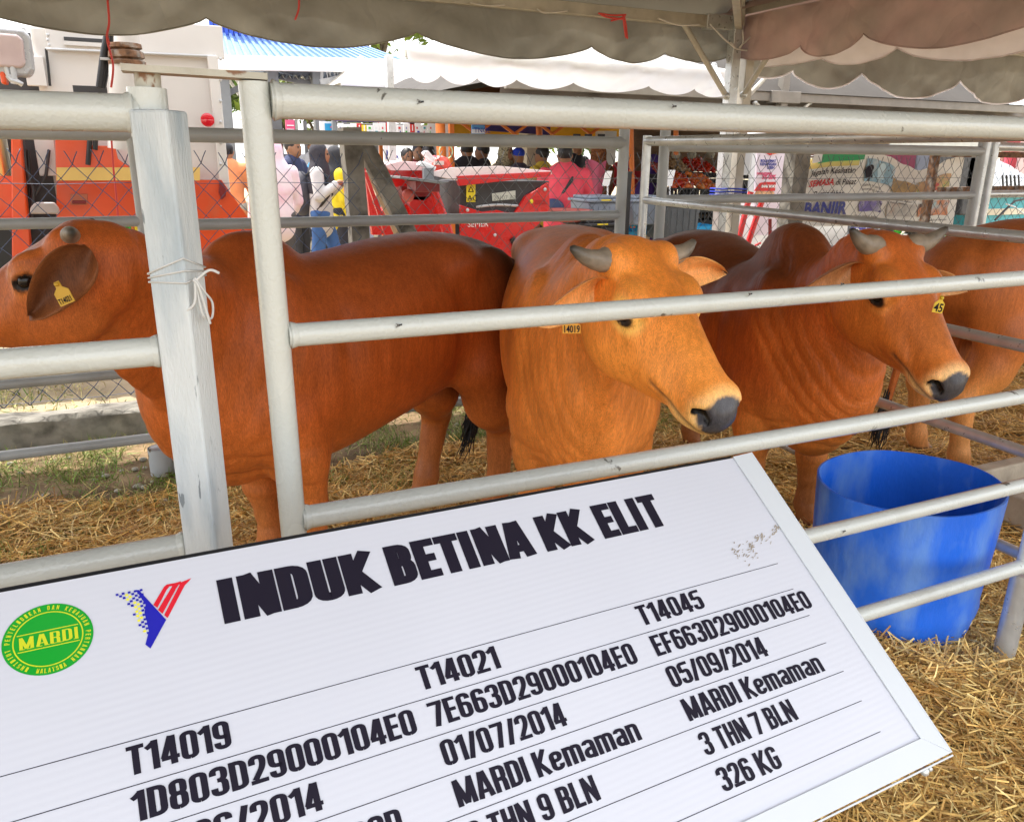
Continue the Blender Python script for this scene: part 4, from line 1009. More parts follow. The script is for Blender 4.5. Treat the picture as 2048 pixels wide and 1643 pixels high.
# green oval emblem
M_GRN = paint((.004,.34,.025), .4, var=.03); M_YEL = paint((.62,.66,.02), .4, var=.03); M_NAVY = paint((.012,.012,.40), .4, var=.03); M_RD = paint((.70,.012,.03), .4, var=.03); M_YL2 = paint((.85,.80,.05), .4, var=.03)
EC, ER = (-.8836,-.0555), (.0357,.0335)
def ell_(mb, k0, k1, z, n=72):
    vs = [SP(EC[0]+ER[0]*k*math.cos(2*PI*i/n), EC[1]+ER[1]*k*math.sin(2*PI*i/n), z) for k in (k0, k1) for i in range(n)]
    if k0 == 0: mb.add(vs[n:], [tuple(range(n))])
    else: mb.add(vs, [(i, n+i, n+(i+1)%n, (i+1)%n) for i in range(n)])
sink('emblem_oval', M_GRN, lambda mb: ell_(mb, 0, 1, .0007))
def emb(mb):
    ell_(mb, .745, .775, .0009)
    for v0 in (-.0476,-.0634): mb.add([SP(u, v0+w, .0010) for u, w in ((-.9075,-.00045),(-.8595,-.00045),(-.8595,.00045),(-.9075,.00045))], [(0,1,2,3)])
    textmesh(mb, 'MARDI', lambda x, y, z: SP(-.9060+x, -.0612+y, .0011+z), .0112, .0455, .075, .04, .10)
    for x in (-.9040,-.8985,-.8905,-.8850,-.8790,-.8740,-.8620):
        mb.add([SP(x-.002, -.0615, .0013), SP(x+.002, -.0615, .0013), SP(x+.002, -.0609, .0013), SP(x-.002, -.0609, .0013)], [(0,1,2,3)])
    def ring(s_, a0, a1, flip):
        for i, ch in enumerate(s_):
            a = a0+(a1-a0)*i/(len(s_)-1); ca, sa = math.cos(a), math.sin(a); k = .885
            cu, cv = EC[0]+ER[0]*k*ca, EC[1]+ER[1]*k*sa; f = -1 if flip else 1
            ux, uy = (sa*f, -ca*f); vx, vy = (ca*f, sa*f)
            textmesh(mb, ch, lambda x, y, z: SP(cu+ux*(x-.0009)+vx*(y-.0021), cv+uy*(x-.0009)+vy*(y-.0021), .0010+z), .0042, .0019, .085, .07)
    ring('INSTITUT PENYELIDIKAN DAN KEMAJUAN PERTANIAN', R(236), R(-56), False)
    ring('MALAYSIA', R(252), R(290), True)
sink('emblem_lettering', M_YEL, emb)
# blue, red and yellow winged mark made of small squares
def q2(mb, pts, z): mb.add([SP(u, v, z) for u, v in pts], [tuple(range(len(pts)))])
sink('logo_blue_wing', M_NAVY, lambda mb: q2(mb, [(-.8092,-.0250),(-.8065,-.0256),(-.7871,-.0617),(-.8038,-.0864),(-.8075,-.0815),(-.8055,-.0760),(-.8030,-.0690),(-.8035,-.0600),(-.8045,-.0500),(-.8025,-.0420),(-.8060,-.0330)], .0007))
def squares(mb, yellow):
    r_ = random.Random(8)
    for i in range(13):
        for j in range(24):
            if (i+j) % 2: continue
            u = -.8045-i*.0026+.0006*j*(.3); v = -.0262-j*.00235
            lim = [11,9.5,8,7,6,5.5,5.2,5,5,4.6,4.4,4.2,4,4,3.9,3.8,3.6,3.2,3,2.6,2,1.6,1,0][j]
            if i < (1.2 if j in (0,1,5,6,11,12,13,17,18) else .4): pass
            if i > lim*.9+(1.2 if j in (5,6,10,11,15) else 0) or (j in (3,4,8,9) and i > lim*.75): continue
            yl = (i in (2,3) and 6 <= j <= 13) or (i in (4,5) and 1 <= j <= 3) or (i == 3 and j in (4,5,17,18)) or (i == 2 and 16 < j < 20)
            if yl != yellow: continue
            q2(mb, [(u-.00125,v-.0011),(u+.00115,v-.0011),(u+.00115,v+.0011),(u-.00125,v+.0011)], .0011 if yellow else .0009)
sink('logo_squares', M_NAVY, lambda mb: squares(mb, False)); sink('logo_squares', M_YL2, lambda mb: squares(mb, True))
def red(mb):
    q2(mb, [(-.7961,-.0439),(-.7845,-.0275),(-.7815,-.0262),(-.7800,-.0285),(-.7825,-.0310),(-.7930,-.0478)], .0007)
    q2(mb, [(-.7928,-.0500),(-.7765,-.0275),(-.7735,-.0262),(-.7715,-.0285),(-.7740,-.0315),(-.7893,-.0548)], .00072)
    q2(mb, [(-.7882,-.0565),(-.7690,-.0262),(-.7590,-.0238),(-.7640,-.0285),(-.7660,-.0300),(-.7857,-.0603)], .00074)
    q2(mb, [(-.7845,-.0275),(-.7815,-.0255),(-.7735,-.0257),(-.7690,-.0250),(-.7690,-.0280),(-.7765,-.0285)], .00076)
sink('logo_red_wing', M_RD, red)

# ------------------------------------------------------------------ tents
M_FAB = mat('grey_tent_cloth', (.30,.285,.235), .85, var=.16, vscale=2.5, trans=.10, bump=9, bscale=4, dirt=((.18,.17,.14), 2.2, .5, .6))
M_FABP = mat('pinkish_tent_cloth', (.60,.42,.39), .85, var=.14, vscale=2.5, trans=.22, bump=8, bscale=4, dirt=((.36,.31,.27), 1.6, .45, .8))
M_FABW = mat('white_tent_cloth', (.90,.90,.90), .7, var=.02, vscale=3, trans=.6, bump=.6, bscale=9)
M_FRAME = mat('tent_frame_steel', (.50,.47,.40), .45, metal=.2, var=.12, vscale=9, dirt=((.26,.20,.13), 8, .58, .6))
M_TRIM = mat('white_edge_tape', (.92,.88,.88), .7, var=.05, trans=.65)
for _M in (M_FAB, M_FABP):       # pressed-in creases of folded canvas
    _n = _M.node_tree; _t = _n.nodes.new('ShaderNodeTexCoord'); _w = _n.nodes.new('ShaderNodeTexVoronoi'); _w.feature = 'DISTANCE_TO_EDGE'; _w.inputs['Scale'].default_value = 2.1
    _q = _n.nodes.new('ShaderNodeTexNoise'); _q.inputs['Scale'].default_value = 1.7; _x = _n.nodes.new('ShaderNodeMixRGB'); _x.blend_type = 'ADD'; _x.inputs[0].default_value = .55
    _n.links.new(_t.outputs['Object'], _x.inputs[1]); _n.links.new(_t.outputs['Object'], _q.inputs['Vector']); _n.links.new(_q.outputs['Color'], _x.inputs[2]); _n.links.new(_x.outputs[0], _w.inputs['Vector'])
    _r = _n.nodes.new('ShaderNodeValToRGB'); _r.color_ramp.elements[0].position = 0; _r.color_ramp.elements[1].position = .10; _n.links.new(_w.outputs['Distance'], _r.inputs[0])
    _b = _n.nodes.new('ShaderNodeBump'); _b.inputs['Strength'].default_value = .6; _b.inputs['Distance'].default_value = .012
    _n.links.new(_r.outputs[0], _b.inputs['Height']); _old = [l for l in _n.links if l.to_socket.name == 'Normal' and l.to_node.type == 'BSDF_PRINCIPLED'][0].from_socket
    _n.links.new(_old, _b.inputs['Normal']); _n.links.new(_b.outputs[0], _n.nodes['Principled BSDF'].inputs['Normal'])
M_TWINE = paint((.72,.07,.06), .5); M_TW2 = paint((.66,.63,.58), .7)
def valance(name, P0, axis, xs, ztop, zc, zb, m, parent, out, amp=.035, seed=0, thick=None, trim=None):
    # P0 + axis*x ; xs = cusp positions; scalloped lower edge
    r_ = random.Random(seed); mb = MB(); P0 = Vector(P0); axis = Vector(axis); out = Vector(out)
    n = 34; cols = []
    ph = [r_.uniform(0, 6.28) for _ in range(8)]
    for a, b, zz in zip(xs[:-1], xs[1:], zb):
        for k in range(n):
            t = k/n; cols.append((a+(b-a)*t, zc-(zc-zz)*(math.sin(PI*t)**.75)))
    cols.append((xs[-1], zc)); nv = 12; vs = []
    for x, zl in cols:
        for j in range(nv+1):
            t = j/nv; z = ztop+(zl-ztop)*t
            w = .012*t*abs(math.sin(x*7.3+z*11+2*math.sin(x*3+ph[5])))+.008*abs(math.sin(x*17-z*23+ph[6]))*t+amp*t*(math.sin(x*2.1+ph[0])*.9+.45*math.sin(x*5.3+ph[1]+t*2)+.22*math.sin(x*11+ph[2]-t*4))+.007*math.sin(x*9+z*30+ph[3])+.004*math.sin(x*26-z*41+ph[4])
            vs.append(P0+axis*x+out*w+Vector((0,0,z)))
    mb.add(vs, [(i*(nv+1)+j, i*(nv+1)+j+1, (i+1)*(nv+1)+j+1, (i+1)*(nv+1)+j) for i in range(len(cols)-1) for j in range(nv)])
    o = mb.build(name, m, parent, True)
    if not trim and parent.name.startswith('canopy'):
        mb = MB(); mb.tube([vs[i*(nv+1)+nv]+Vector((0,0,.002)) for i in range(len(cols))], .0045, 5); mb.build('hem', m, parent, True)
    if trim:
        mb = MB(); pts = [vs[i*(nv+1)+nv] for i in range(len(cols))]; mb.tube(pts, .007, 5); mb.build('edge_tape', trim, parent, True)
    return o
def fbar(p, q, w, h, m, parent, name='frame_bar'):
    mb = MB(); mb.bar(p, q, w, h); o = mb.build(name, m, parent); b_ = o.modifiers.new('b', 'BEVEL'); b_.width = .004; b_.segments = 1; return o
# tent over the near pen: back right corner at (4.11, 5.1)
TX, TY, TZ = 4.11, 5.08, 2.42
M_ROOF = mat('tent_roof_cloth', (.26,.24,.20), .85, var=.14, vscale=1.5, trans=.035, bump=2, bscale=4)
M_ROOFP = mat('pink_tent_roof_cloth', (.36,.25,.22), .85, var=.14, vscale=1.5, trans=.06, bump=2, bscale=4)
t1 = thing('canopy_tent', (1.1,2.1,0), 'grey scalloped canopy over the near pen, its frame beam running to the leg', 'tent')
mb = MB(); x0, x1, y0, y1 = -3.2, TX, .0, TY; ap = ((x0+x1)/2, (y0+y1)/2, 4.4); K = 10
def roofpt(a, b):
    x = x0+(x1-x0)*a; y = y0+(y1-y0)*b; e = 1-max(abs(2*a-1), abs(2*b-1)); return (x, y, TZ+.05+1.9*e**.8-.03*math.sin(a*20)*e)
x0r, x1r, y0r, y1r = x0-.15, x1+.02, y0-.15, y1+.16
mb.grid(lambda a, b: (x0r+(x1r-x0r)*a, y0r+(y1r-y0r)*b, roofpt(a, b)[2]+.01), 24, 24); mb.build('roof', M_ROOF, t1, True)
valance('valance', (0,TY+.06,0), (1,0,0), [-3.2,-1.97,-.75,.48,1.69,2.957,3.59,TX], TZ+.05, 2.215, [2.10,2.10,2.095,2.10,2.105,2.13,2.165], M_FAB, t1, (0,1,0), .05, 1)
valance('valance', (x0-.03,0,0), (0,1,0), [.0,1.3,2.5,3.7,TY], TZ+.05, 2.22, [2.1]*4, M_FAB, t1, (1,0,0), .04, 2)
fbar((x0,TY,TZ), (TX-.18,TY,TZ), .055, .075, M_FRAME, t1); fbar((x0,TY,TZ), (x0,y0,TZ), .05, .07, M_FRAME, t1)
fbar((x0,y0,TZ), (TX,y0,TZ), .05, .07, M_FRAME, t1)
c = (TX,TY,TZ)
fbar((TX-.30,TY,TZ), (TX-.02,TY,TZ), .07, .095, M_GALV, t1, 'corner_sleeve')
fbar((TX-.035,TY-.02,0), (TX-.035,TY-.02,TZ+.03), .075, .075, M_FABW if False else M_GALV, t1, 'leg')
fbar((x0,TY,0), (x0,TY,TZ), .06, .06, M_GALV, t1, 'leg'); fbar((x0,y0,0), (x0,y0,TZ), .06, .06, M_GALV, t1, 'leg')
def brace(p, q, parent, r=.017, m=M_FRAME):
    mb = MB(); mb.tube([p, q], r, 10); mb.build('brace', m, parent, 50)
    for e_ in (p, q): mb = MB(); mb.ball(e_, r*1.4, 6); mb.build('brace_bolt', M_GALV, parent, True)
lb = W(1452, 192, Y=TY-.04); la = W(1366, 45, Y=TY); brace(la, lb, t1, .02)
lb2 = W(1458, 190, Y=TY); la2 = W(1428, 132, Y=TY+.35); brace(la2, lb2, t1, .018, M_GALV)
fbar((TX,TY-.03,TZ), (TX-.6,TY-.7,3.1), .05, .05, M_FRAME, t1, 'roof_rafter')
# second tent along the right side, pinkish
t2 = thing('canopy_tent', (6.9,2.1,0), 'pinkish canopy with pale edge band at the upper right over the second pen', 'tent')
X2 = TX+.09
mb = MB(); xa, xb = X2, X2+6
mb.grid(lambda a, b: (xa-.2+(xb-xa+.4)*a, y0-.1+(TY-y0+.32)*b, TZ+.07+1.9*(1-max(abs(2*a-1), abs(2*b-1)))**.8), 24, 24); mb.build('roof', M_ROOFP, t2, True)
valance('valance', (TX+.03,0,0), (0,1,0), [.7,1.35,2.62,3.935,4.532,TY+.04], TZ+.05, 2.225, [2.07,2.07,2.085,2.13,2.165], M_FABP, t2, (-1,0,0), .04, 3)
valance('valance', (X2+.16,0,0), (0,1,0), [.7,1.35,2.62,3.88,4.50,TY+.04], TZ+.05, 2.155, [1.99,1.985,2.03,2.09,2.14], M_TRIM, t2, (-1,0,0), .03, 4)
fbar((X2,TY-.15,TZ), (X2,y0,TZ), .05, .075, M_FABP, t2)
fbar((X2+.0,TY-.02,TZ), (X2+.0,TY-.22,TZ), .065, .095, M_GALV, t2, 'corner_sleeve')
fbar((X2+.02,TY,0), (X2+.02,TY,TZ+.03), .075, .075, M_FRAME, t2, 'leg')
valance('valance', (0,TY+.10,0), (1,0,0), [X2,X2+.62,X2+1.25,X2+2.45,X2+3.65,X2+4.9,X2+6], TZ+.05, 2.16, [2.09,2.04,2.0,2.0,2.0,2.0], M_FAB, t2, (0,1,0), .05, 6, trim=M_TRIM)
fbar((X2+.1,TY,TZ), (X2+6,TY,TZ), .05, .075, M_FRAME, t2); fbar((X2+6,TY,0), (X2+6,TY,TZ), .07, .07, M_FRAME, t2, 'leg')
lb = W(1487, 190, Y=TY-.06); la = W(1583, 38, X=X2); brace(la, lb, t2, .02)
lb = W(1489, 200, Y=TY+.02); la = W(1556, 128, Y=TY+.5); brace(la, lb, t2, .018)
# knotted cords round the corner leg, red twine
def cord(pts, r, m, parent, name='cord'):
    mb = MB(); mb.tube(bez(pts, 6), r, 5); return mb.build(name, m, parent, True)
for P in ([(1420,48),(1445,75),(1472,98)], [(1316,37),(1355,50),(1400,50)], [(1485,60),(1486,85),(1476,99),(1462,84)], [(1476,99),(1497,102)], [(1525,50),(1500,75),(1478,96)]):
    cord([W(u, v, Y=TY-.08) for u, v in P], .006, M_TW2, t1)
cord([W(u, v, Y=TY-.06) for u, v in [(1074,18),(1090,26),(1135,22)]], .005, M_TW2, t1)
cord([W(u, v, Y=TY-.06) for u, v in [(940,6),(975,12),(1010,10)]], .005, M_TW2, t1)
M_TX = M_TWINE
mb = MB()
for P in ([(1197,27),(1225,31),(1252,30)], [(1200,28),(1215,35),(1250,39)], [(1222,42),(1245,36),(1250,32)], [(1248,30),(1252,50),(1255,78)], [(1246,31),(1249,55),(1252,76)]): mb.tube(bez([W(u, v, Y=TY-.09) for u, v in P], 5), .006, 5)
mb.build('red_string_knot', M_TX, t1, True)
mb = MB()
for P in ([(598,0),(597,20),(590,40)], [(215,0),(218,45),(214,78),(226,130),(222,175)], [(213,70),(219,90)]): mb.tube(bez([W(u, v, Y=TY-.09) for u, v in P], 6), .006, 5)
mb.build('red_string', M_TX, t1, True)
mb = MB(); mb.tube(bez([W(u, v, Y=5.35) for u, v in [(222,262),(226,330),(233,400),(236,450),(230,475)]], 6), .006, 5); mb.build('red_string', M_TX, None, True, label='loose red string hanging down over the orange truck panel', category='string')

# further tents beyond
t3 = thing('canopy_tent', (9,9,0), 'next grey-brown canopy behind the corner leg with its own frame corner', 'tent')
Y3 = 7.2; cz = W(1565, 195, Y=Y3); X3 = cz.x; Z3 = cz.z
l = W(1150, 170, Y=Y3).x
mb = MB(); xa = W(1010, 180, Y=Y3).x
mb.grid(lambda a, b: (xa+(X3+4-xa)*a, Y3-.05+(6)*b, Z3+.05+1.5*(1-max(abs(2*a-1), abs(2*b-1)))**.8), 20, 20); M_ROOF3 = mat('shaded_roof_cloth', (.06,.053,.046), .9, var=.2, vscale=1.5, trans=.02, bump=2, bscale=4); M_FAB3 = mat('shaded_valance_cloth', (.17,.15,.13), .9, var=.2, vscale=2, trans=.05, bump=6, bscale=4); M_FR3 = mat('shaded_frame_steel', (.22,.20,.17), .5, var=.12, vscale=9)  # shade under this tent is put into these dark cloth and steel colours
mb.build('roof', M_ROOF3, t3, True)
fbar((xa,Y3,Z3), (X3+4,Y3,Z3), .06, .09, M_FR3, t3); fbar((X3,Y3,0), (X3,Y3,Z3+.55), .09, .09, M_FR3, t3, 'leg'); fbar((X3-.2,Y3-.02,Z3), (X3+.2,Y3-.02,Z3), .09, .12, M_FR3, t3, 'corner_sleeve')
valance('valance', (0,Y3+.1,0), (1,0,0), [xa,xa+1.0,xa+2.0,X3-.6,X3,X3+1.2,X3+2.3,X3+3.4,X3+4.6], Z3+.02, Z3-.20, [Z3-.29]*8, M_FAB3, t3, (0,1,0), .05, 7)
for du in (-55, 55): brace(W(1565+du, 205, Y=Y3), W(1565, 262, Y=Y3), t3, .02)
# rafters seen on the underside of the second pen canopy
a = W(1478, 55, Y=TY); b = W(1470, -40, Y=TY-1.2); fbar(a, b, .05, .05, M_FRAME, t2, 'roof_rafter')
a = W(1880, 95, Y=6.4); b = W(2150, 128, Y=6.6); fbar(a, b, .06, .08, M_FRAME, t3, 'roof_rafter')
# white sunlit tents
def white_tent(label, u0, u1, vtop, vbot, Y, cusps, vlow, pk=None, depth=5, zt=None):
    a = W(u0, vbot, Y=Y); b = W(u1, vbot, Y=Y); t = thing('marquee', ((a.x+b.x)/2, Y, 0), label, 'tent', 'white marquees beyond the pens')
    xs = [W(u, vbot, Y=Y).x for u in cusps]; zc = a.z; zl = zc-(vlow-vbot)/230*Y/5.0
    zl = W((u0+u1)/2, vlow, Y=Y).z; top = W((u0+u1)/2, vtop, Y=Y).z
    valance('valance', (0,Y,0), (1,0,0), xs, top, zc, [zl]*(len(xs)-1), M_FABW, t, (0,1,0), .04, int(u0))
    x0_, x1_ = xs[0], xs[-1]; cx_ = (x0_+x1_)/2; h = pk or 1.6
    mb = MB(); mb.grid(lambda a_, b_: (x0_+(x1_-x0_)*a_, Y+depth*b_, top+h*(1-max(abs(2*a_-1), abs(2*b_-1)))**1.35), 20, 20); mb.build('roof', M_FABW, t, True)
    for x in (x0_, x1_):
        for y in ((Y,) if depth < 1 and x == x1_ else (Y, Y+depth) if x == x1_ else (Y+depth,)): fbar((x,y,0), (x,y,top), .06, .06, M_GALV, t, 'leg')
    fbar((x0_,Y+.05,top-.03), (x1_,Y+.05,top-.03), .05, .06, M_FRAME, t); return t
white_tent('white marquee with scalloped edge just above the top rail, right of centre', 860, 1400, 118, 150, 6.6, [815,880,960,1035,1150,1295,1390,1470], 180, .30, .5)
white_tent('pointed white marquee in front of the blue roofed hall', 640, 880, 168, 205, 13.0, [685,735,785,835,890], 218, .62, 4)

# ------------------------------------------------------------------ helpers for things beyond the fence
def uvp(uvs, Y): return [W(u, v, Y=Y) for u, v in uvs]
def plate(name, uvs, Y, th, m, parent, bev=0, **k):
    mb = MB(); mb.prism(uvp(uvs, Y), (0,th,0)); o = mb.build(name, m, parent, **k)
    if bev: b_ = o.modifiers.new('b', 'BEVEL'); b_.width = bev; b_.segments = 2
    return o
def rect(u0, v0, u1, v1): return [(u0,v0),(u0,v1),(u1,v1),(u1,v0)]
def bx(name, u0, v0, u1, v1, Y, th, m, parent, bev=0, **k):   # upright box: left/right from the mid height, top/bottom exact
    a = W(u0, (v0+v1)/2, Y=Y); b = W(u1, (v0+v1)/2, Y=Y); t = W((u0+u1)/2, v0, Y=Y).z; l = W((u0+u1)/2, v1, Y=Y).z
    mb = MB(); mb.box((a.x,Y,l), (b.x,Y+th,t)); o = mb.build(name, m, parent, **k)
    if bev: b_ = o.modifiers.new('b', 'BEVEL'); b_.width = bev; b_.segments = 2
    return o
def tb(name, uvs, Y, r, m, parent, n=8): mb = MB(); mb.tube([W(u, v, Y=Y+(d[0] if d else 0)) for u, v, *d in uvs], r, n); return mb.build(name, m, parent, 50)
def label_text(s, u, v, Y, size, m, parent, name='lettering', bold=.0, shear=0, sx=1, align='LEFT', rz=0):
    cu = bpy.data.curves.new('lettering', 'FONT'); cu.body = s; cu.size = size; cu.offset = bold; cu.shear = shear; cu.align_x = align; cu.resolution_u = 3
    tmp = bpy.data.objects.new('tmp', cu); COL.objects.link(tmp); bpy.context.view_layer.update()
    me = bpy.data.meshes.new_from_object(tmp.evaluated_get(bpy.context.evaluated_depsgraph_get())); bpy.data.objects.remove(tmp)
    p = W(u, v, Y=Y); me.materials.clear(); me.materials.append(m)
    M_ = Matrix.Rotation(R(90), 4, 'X') @ Matrix.Diagonal((sx, 1, 1, 1)); me.transform(Matrix.Rotation(rz, 4, 'Y') @ M_)
    o = bpy.data.objects.new(name, me); COL.objects.link(o)
    if parent: o.parent = parent; o.location = p-wloc(parent)
    else: o.location = p
    return o
OR = mat('orange_truck_paint', (.78,.085,.012), .35, var=.10, vscale=3, coat=.3, dirt=((.5,.2,.1), 5, .62, .5))
SUN_OR = mat('sunlit_orange_paint', (.82,.55,.16), .4, var=.08)  # sunlight on the orange truck paint, put into the colour
WH = mat('white_truck_panel', (.72,.69,.66), .42, var=.06, vscale=2, dirt=((.5,.42,.38), 4, .6, .6), chips=((.2,.18,.15), 18, .76))
RED = mat('red_machine_paint', (.62,.012,.010), .3, var=.08, coat=.4, dirt=((.35,.03,.02), 6, .6, .5))
DKR = paint((.20,.012,.012), .35); GREY = paint((.20,.21,.22), .5); DG = paint((.05,.05,.055), .5); LG = paint((.55,.56,.57), .45); WP = paint((.80,.80,.80), .5, var=.03)
BLU = paint((.02,.16,.55), .5); SKYB = paint((.02,.32,.62), .4); TEAL = paint((.05,.33,.38), .5); ORP = paint((.75,.20,.03), .5); NAVY = paint((.02,.03,.09), .6); GRN = paint((.05,.42,.03), .5); YEL = paint((.80,.62,.02), .5); CRM = paint((.66,.58,.44), .7); PINKP = paint((.75,.10,.22), .6); PURP = paint((.10,.08,.30), .7, trans=.3); WOOD = paint((.42,.30,.18), .7); INK = M_INK; REDI = paint((.60,.02,.02), .5); BLUI = paint((.03,.04,.30), .5)

# ------------------------------------------------------------------ orange and white service truck
TK = 6.3
tk = thing('service_truck', (-.6,TK,0), 'orange and white box truck behind the wire fence at the left', 'truck')
bx('box_body', 92, 64, 448, 470, TK+.06, 2.2, WH, tk, .02)
bx('upper_panel', 92, 40, 446, 108, TK+.03, .03, WH, tk, .006)
mb = MB(); a = W(88, 66, Y=TK); b = W(432, 112, Y=TK)
bx('corner_rail', 432, 112, 452, 470, TK-.01, .05, WH, tk, .006)
plate('orange_skirt', [(50,0),(50,0),(50,0)], TK, .01, OR, tk) if False else None
plate('orange_skirt', [(113,360),(113,640),(640,640),(443,360)], TK-.02, .06, OR, tk)
plate('orange_fender', [(110,272),(112,362),(276,362),(276,333),(252,330),(236,318),(230,292),(178,291),(172,272)], TK-.08, .10, OR, tk, .006)
plate('pale_band', [(113,334),(113,361),(448,361),(448,300),(392,300),(392,334)], TK-.03, .02, SUN_OR, tk) if False else None
plate('pale_band', [(113,335),(113,361),(400,361),(400,335)], TK-.095, .012, SUN_OR, tk)  # sunlit patch of the orange side, painted as its own band
tb('exhaust_pipe', [(255,20),(254,92)], TK-.35, .075, WH, tk, 16); tb('exhaust_pipe', [(250,132),(247,300)], TK-.35, .092, WH, tk, 16)
mb = MB(); 
for v, r_ in ((94,.10),(101,.125),(109,.115),(118,.13),(127,.12),(133,.10)): pass
c = W(253, 113, Y=TK-.35); mb.lathe([(a_*.78, b_*.85) for a_, b_ in [(.085,.09),(.12,.085),(.125,.055),(.10,.045),(.13,.03),(.135,-.01),(.11,-.02),(.14,-.035),(.14,-.06),(.105,-.065),(.09,-.09)]], c, 18, closed=True); mb.build('exhaust_clamp', M_RUST, tk, 30)
tb('brake_hose', [(216,62),(206,120),(199,176)], TK-.3, .022, M_BLACK, tk); tb('brake_hose', [(224,72),(214,130),(206,176)], TK-.28, .018, M_BLACK, tk)
tb('brake_hose', [(181,260),(176,330)], TK-.12, .016, M_BLACK, tk); tb('brake_hose', [(192,260),(190,300)], TK-.12, .016, M_BLACK, tk)
bx('hose_bracket', 146, 172, 214, 186, TK-.25, .06, DG, tk); bx('hose_clip', 200, 115, 219, 120, TK-.34, .03, LG, tk)
mb = MB(); c = W(415, 240, Y=TK-.03); mb.lathe([(.0001,.02),(.03,.018),(.045,.010),(.047,0)], c, 22, M=Matrix.Rotation(R(90), 3, 'X')); mb.build('red_reflector', paint((.65,.005,.02), .15, coat=1), tk, 40)
mb = MB()
for v in range(118, 460, 42):
    mb.ball(W(441, v, Y=TK-.012), .011, 5)
for u, v in ((95,70),(95,80),(98,90),(120,100),(300,108),(430,112),(96,70)): mb.ball(W(u, v, Y=TK+.028), .009, 5)
mb.build('rivets', LG, tk, True, kind='stuff')
tb('door_seal', [(92,98),(96,130),(100,172)], TK+.03, .008, M_BLACK, tk); tb('top_trim', [(92,98),(430,113)], TK+.0, .008, LG, tk)
bx('grille_step', 146, 60, 220, 76, TK-.01, .02, LG, tk) if False else None
bx('vent_slot', 128, 76, 205, 83, TK+.015, .02, DG, tk); bx('vent_slot', 128, 84, 205, 92, TK+.012, .02, WH, tk)
plate('handle_recess', rect(141,388,175,410), TK-.03, .008, paint((.55,.16,.08), .4), tk, .003); plate('handle', rect(144,401,172,408), TK-.045, .02, DKR, tk, .004)
plate('side_bracket', [(440,360),(452,375),(452,392),(444,400),(438,385)], TK-.06, .05, DKR, tk, .004)
for k, (c_, w_) in enumerate(((GRN,0),(GRN,8),(GRN,16),(ORP,22),(YEL,30))):
    mb = MB(); P = [W(244+w_*.9+(t*t*26), 448+t*(36+w_*.3), Y=TK-.025) for t in (0,.2,.4,.6,.8,1)]; mb.tube(P, [.004,.012,.014,.012,.008,.003], 5); mb.build('leaf_emblem', c_, tk, True)
# cab part at the very left
bx('cab_side', -160, 262, 26, 640, TK-.10, .5, SUN_OR, tk, .01); plate('cab_orange', [(-160,352),(-160,640),(24,640),(24,352)], TK-.115, .02, OR, tk)  # upper cab is coloured as orange paint in full sun
plate('cab_pillar', [(22,262),(40,262),(66,560),(24,560)], TK-.16, .12, OR, tk, .008)
plate('cab_lower_frame', [(-160,436),(-160,448),(44,448),(50,600),(62,600),(56,436)], TK-.18, .05, OR, tk)
bx('engine_bay', 28, 100, 118, 620, TK+.10, .3, DG, tk); 
tb('hydraulic_hose', [(56,300),(60,360),(58,400)], TK-.03, .012, M_BLACK, tk); tb('hydraulic_hose', [(44,270),(50,330),(66,380),(62,440)], TK-.05, .012, DG, tk); tb('hydraulic_hose', [(70,390),(92,350),(98,300)], TK-.02, .010, DG, tk)
bx('white_guard', 72, 262, 112, 352, TK+.0, .04, WH, tk, .005); bx('white_guard', 50, 112, 90, 172, TK+.02, .04, WH, tk, .005)
plate('side_mirror', [(60,416),(70,405),(108,405),(118,418),(118,428),(60,428)], TK-.3, .06, paint((.42,.35,.33), .4), tk, .01)
lt = thing('work_lamp', tuple(W(5, 100, Y=TK-.35)), 'rounded headlamp with a clear ribbed lens at the upper left edge', 'lamp')
c = W(4, 101, Y=TK-.30); mb = MB(); mb.prism([c+Vector((x*.16,0,z*.15)) for x, z in ((-1,-.7),(-.8,-.9),(.75,-.95),(.95,-.7),(1,.6),(.8,.85),(-.8,.9),(-1,.7))], (0,.10,0)); o = mb.build('lamp_housing', paint((.45,.45,.46), .3, metal=.3), lt); b_ = o.modifiers.new('b','BEVEL'); b_.width = .02; b_.segments = 3
c = W(1, 99, Y=TK-.32); mb = MB(); mb.prism([c+Vector((x*.125,0,z*.105)) for x, z in ((-1,-.7),(-.8,-.9),(.75,-.95),(.95,-.7),(1,.6),(.8,.85),(-.8,.9),(-1,.7))], (0,.03,0)); o = mb.build('lens', paint((.55,.42,.40), .08, coat=1), lt); b_ = o.modifiers.new('b','BEVEL'); b_.width = .015; b_.segments = 3
tb('lamp_bracket', [(10,125),(16,150),(45,170)], TK-.3, .014, LG, lt); 
bx('truck_mast', 38, 55, 54, 112, TK+.3, .1, LG, tk); bx('truck_mast', 66, 45, 86, 112, TK+.35, .1, paint((.45,.42,.40), .5), tk); bx('air_canister', 56, 65, 68, 110, TK+.2, .08, DG, tk, .01); bx('red_step', 0, 140, 12, 168, TK-.3, .1, OR, tk, .01)
tb('grab_handle', [(14,152),(20,160),(46,168)], TK-.35, .010, LG, tk); tb('grab_handle', [(24,128),(28,150),(28,168)], TK-.3, .018, LG, tk)
bx('black_wheel_bay', -160, 446, 44, 640, TK-.13, .05, M_BLACK, tk)

# ------------------------------------------------------------------ blue-roofed hall
HY = 15.0
hl = thing('market_hall', (5,HY,0), 'open hall with blue metal roof and exposed steel trusses behind the white marquees', 'building')
M_BLR = mat('blue_metal_sheet', (.015,.075,.50), .4, var=.06); M_LBL = mat('pale_blue_roof_sheet', (.20,.32,.58), .4, var=.06)
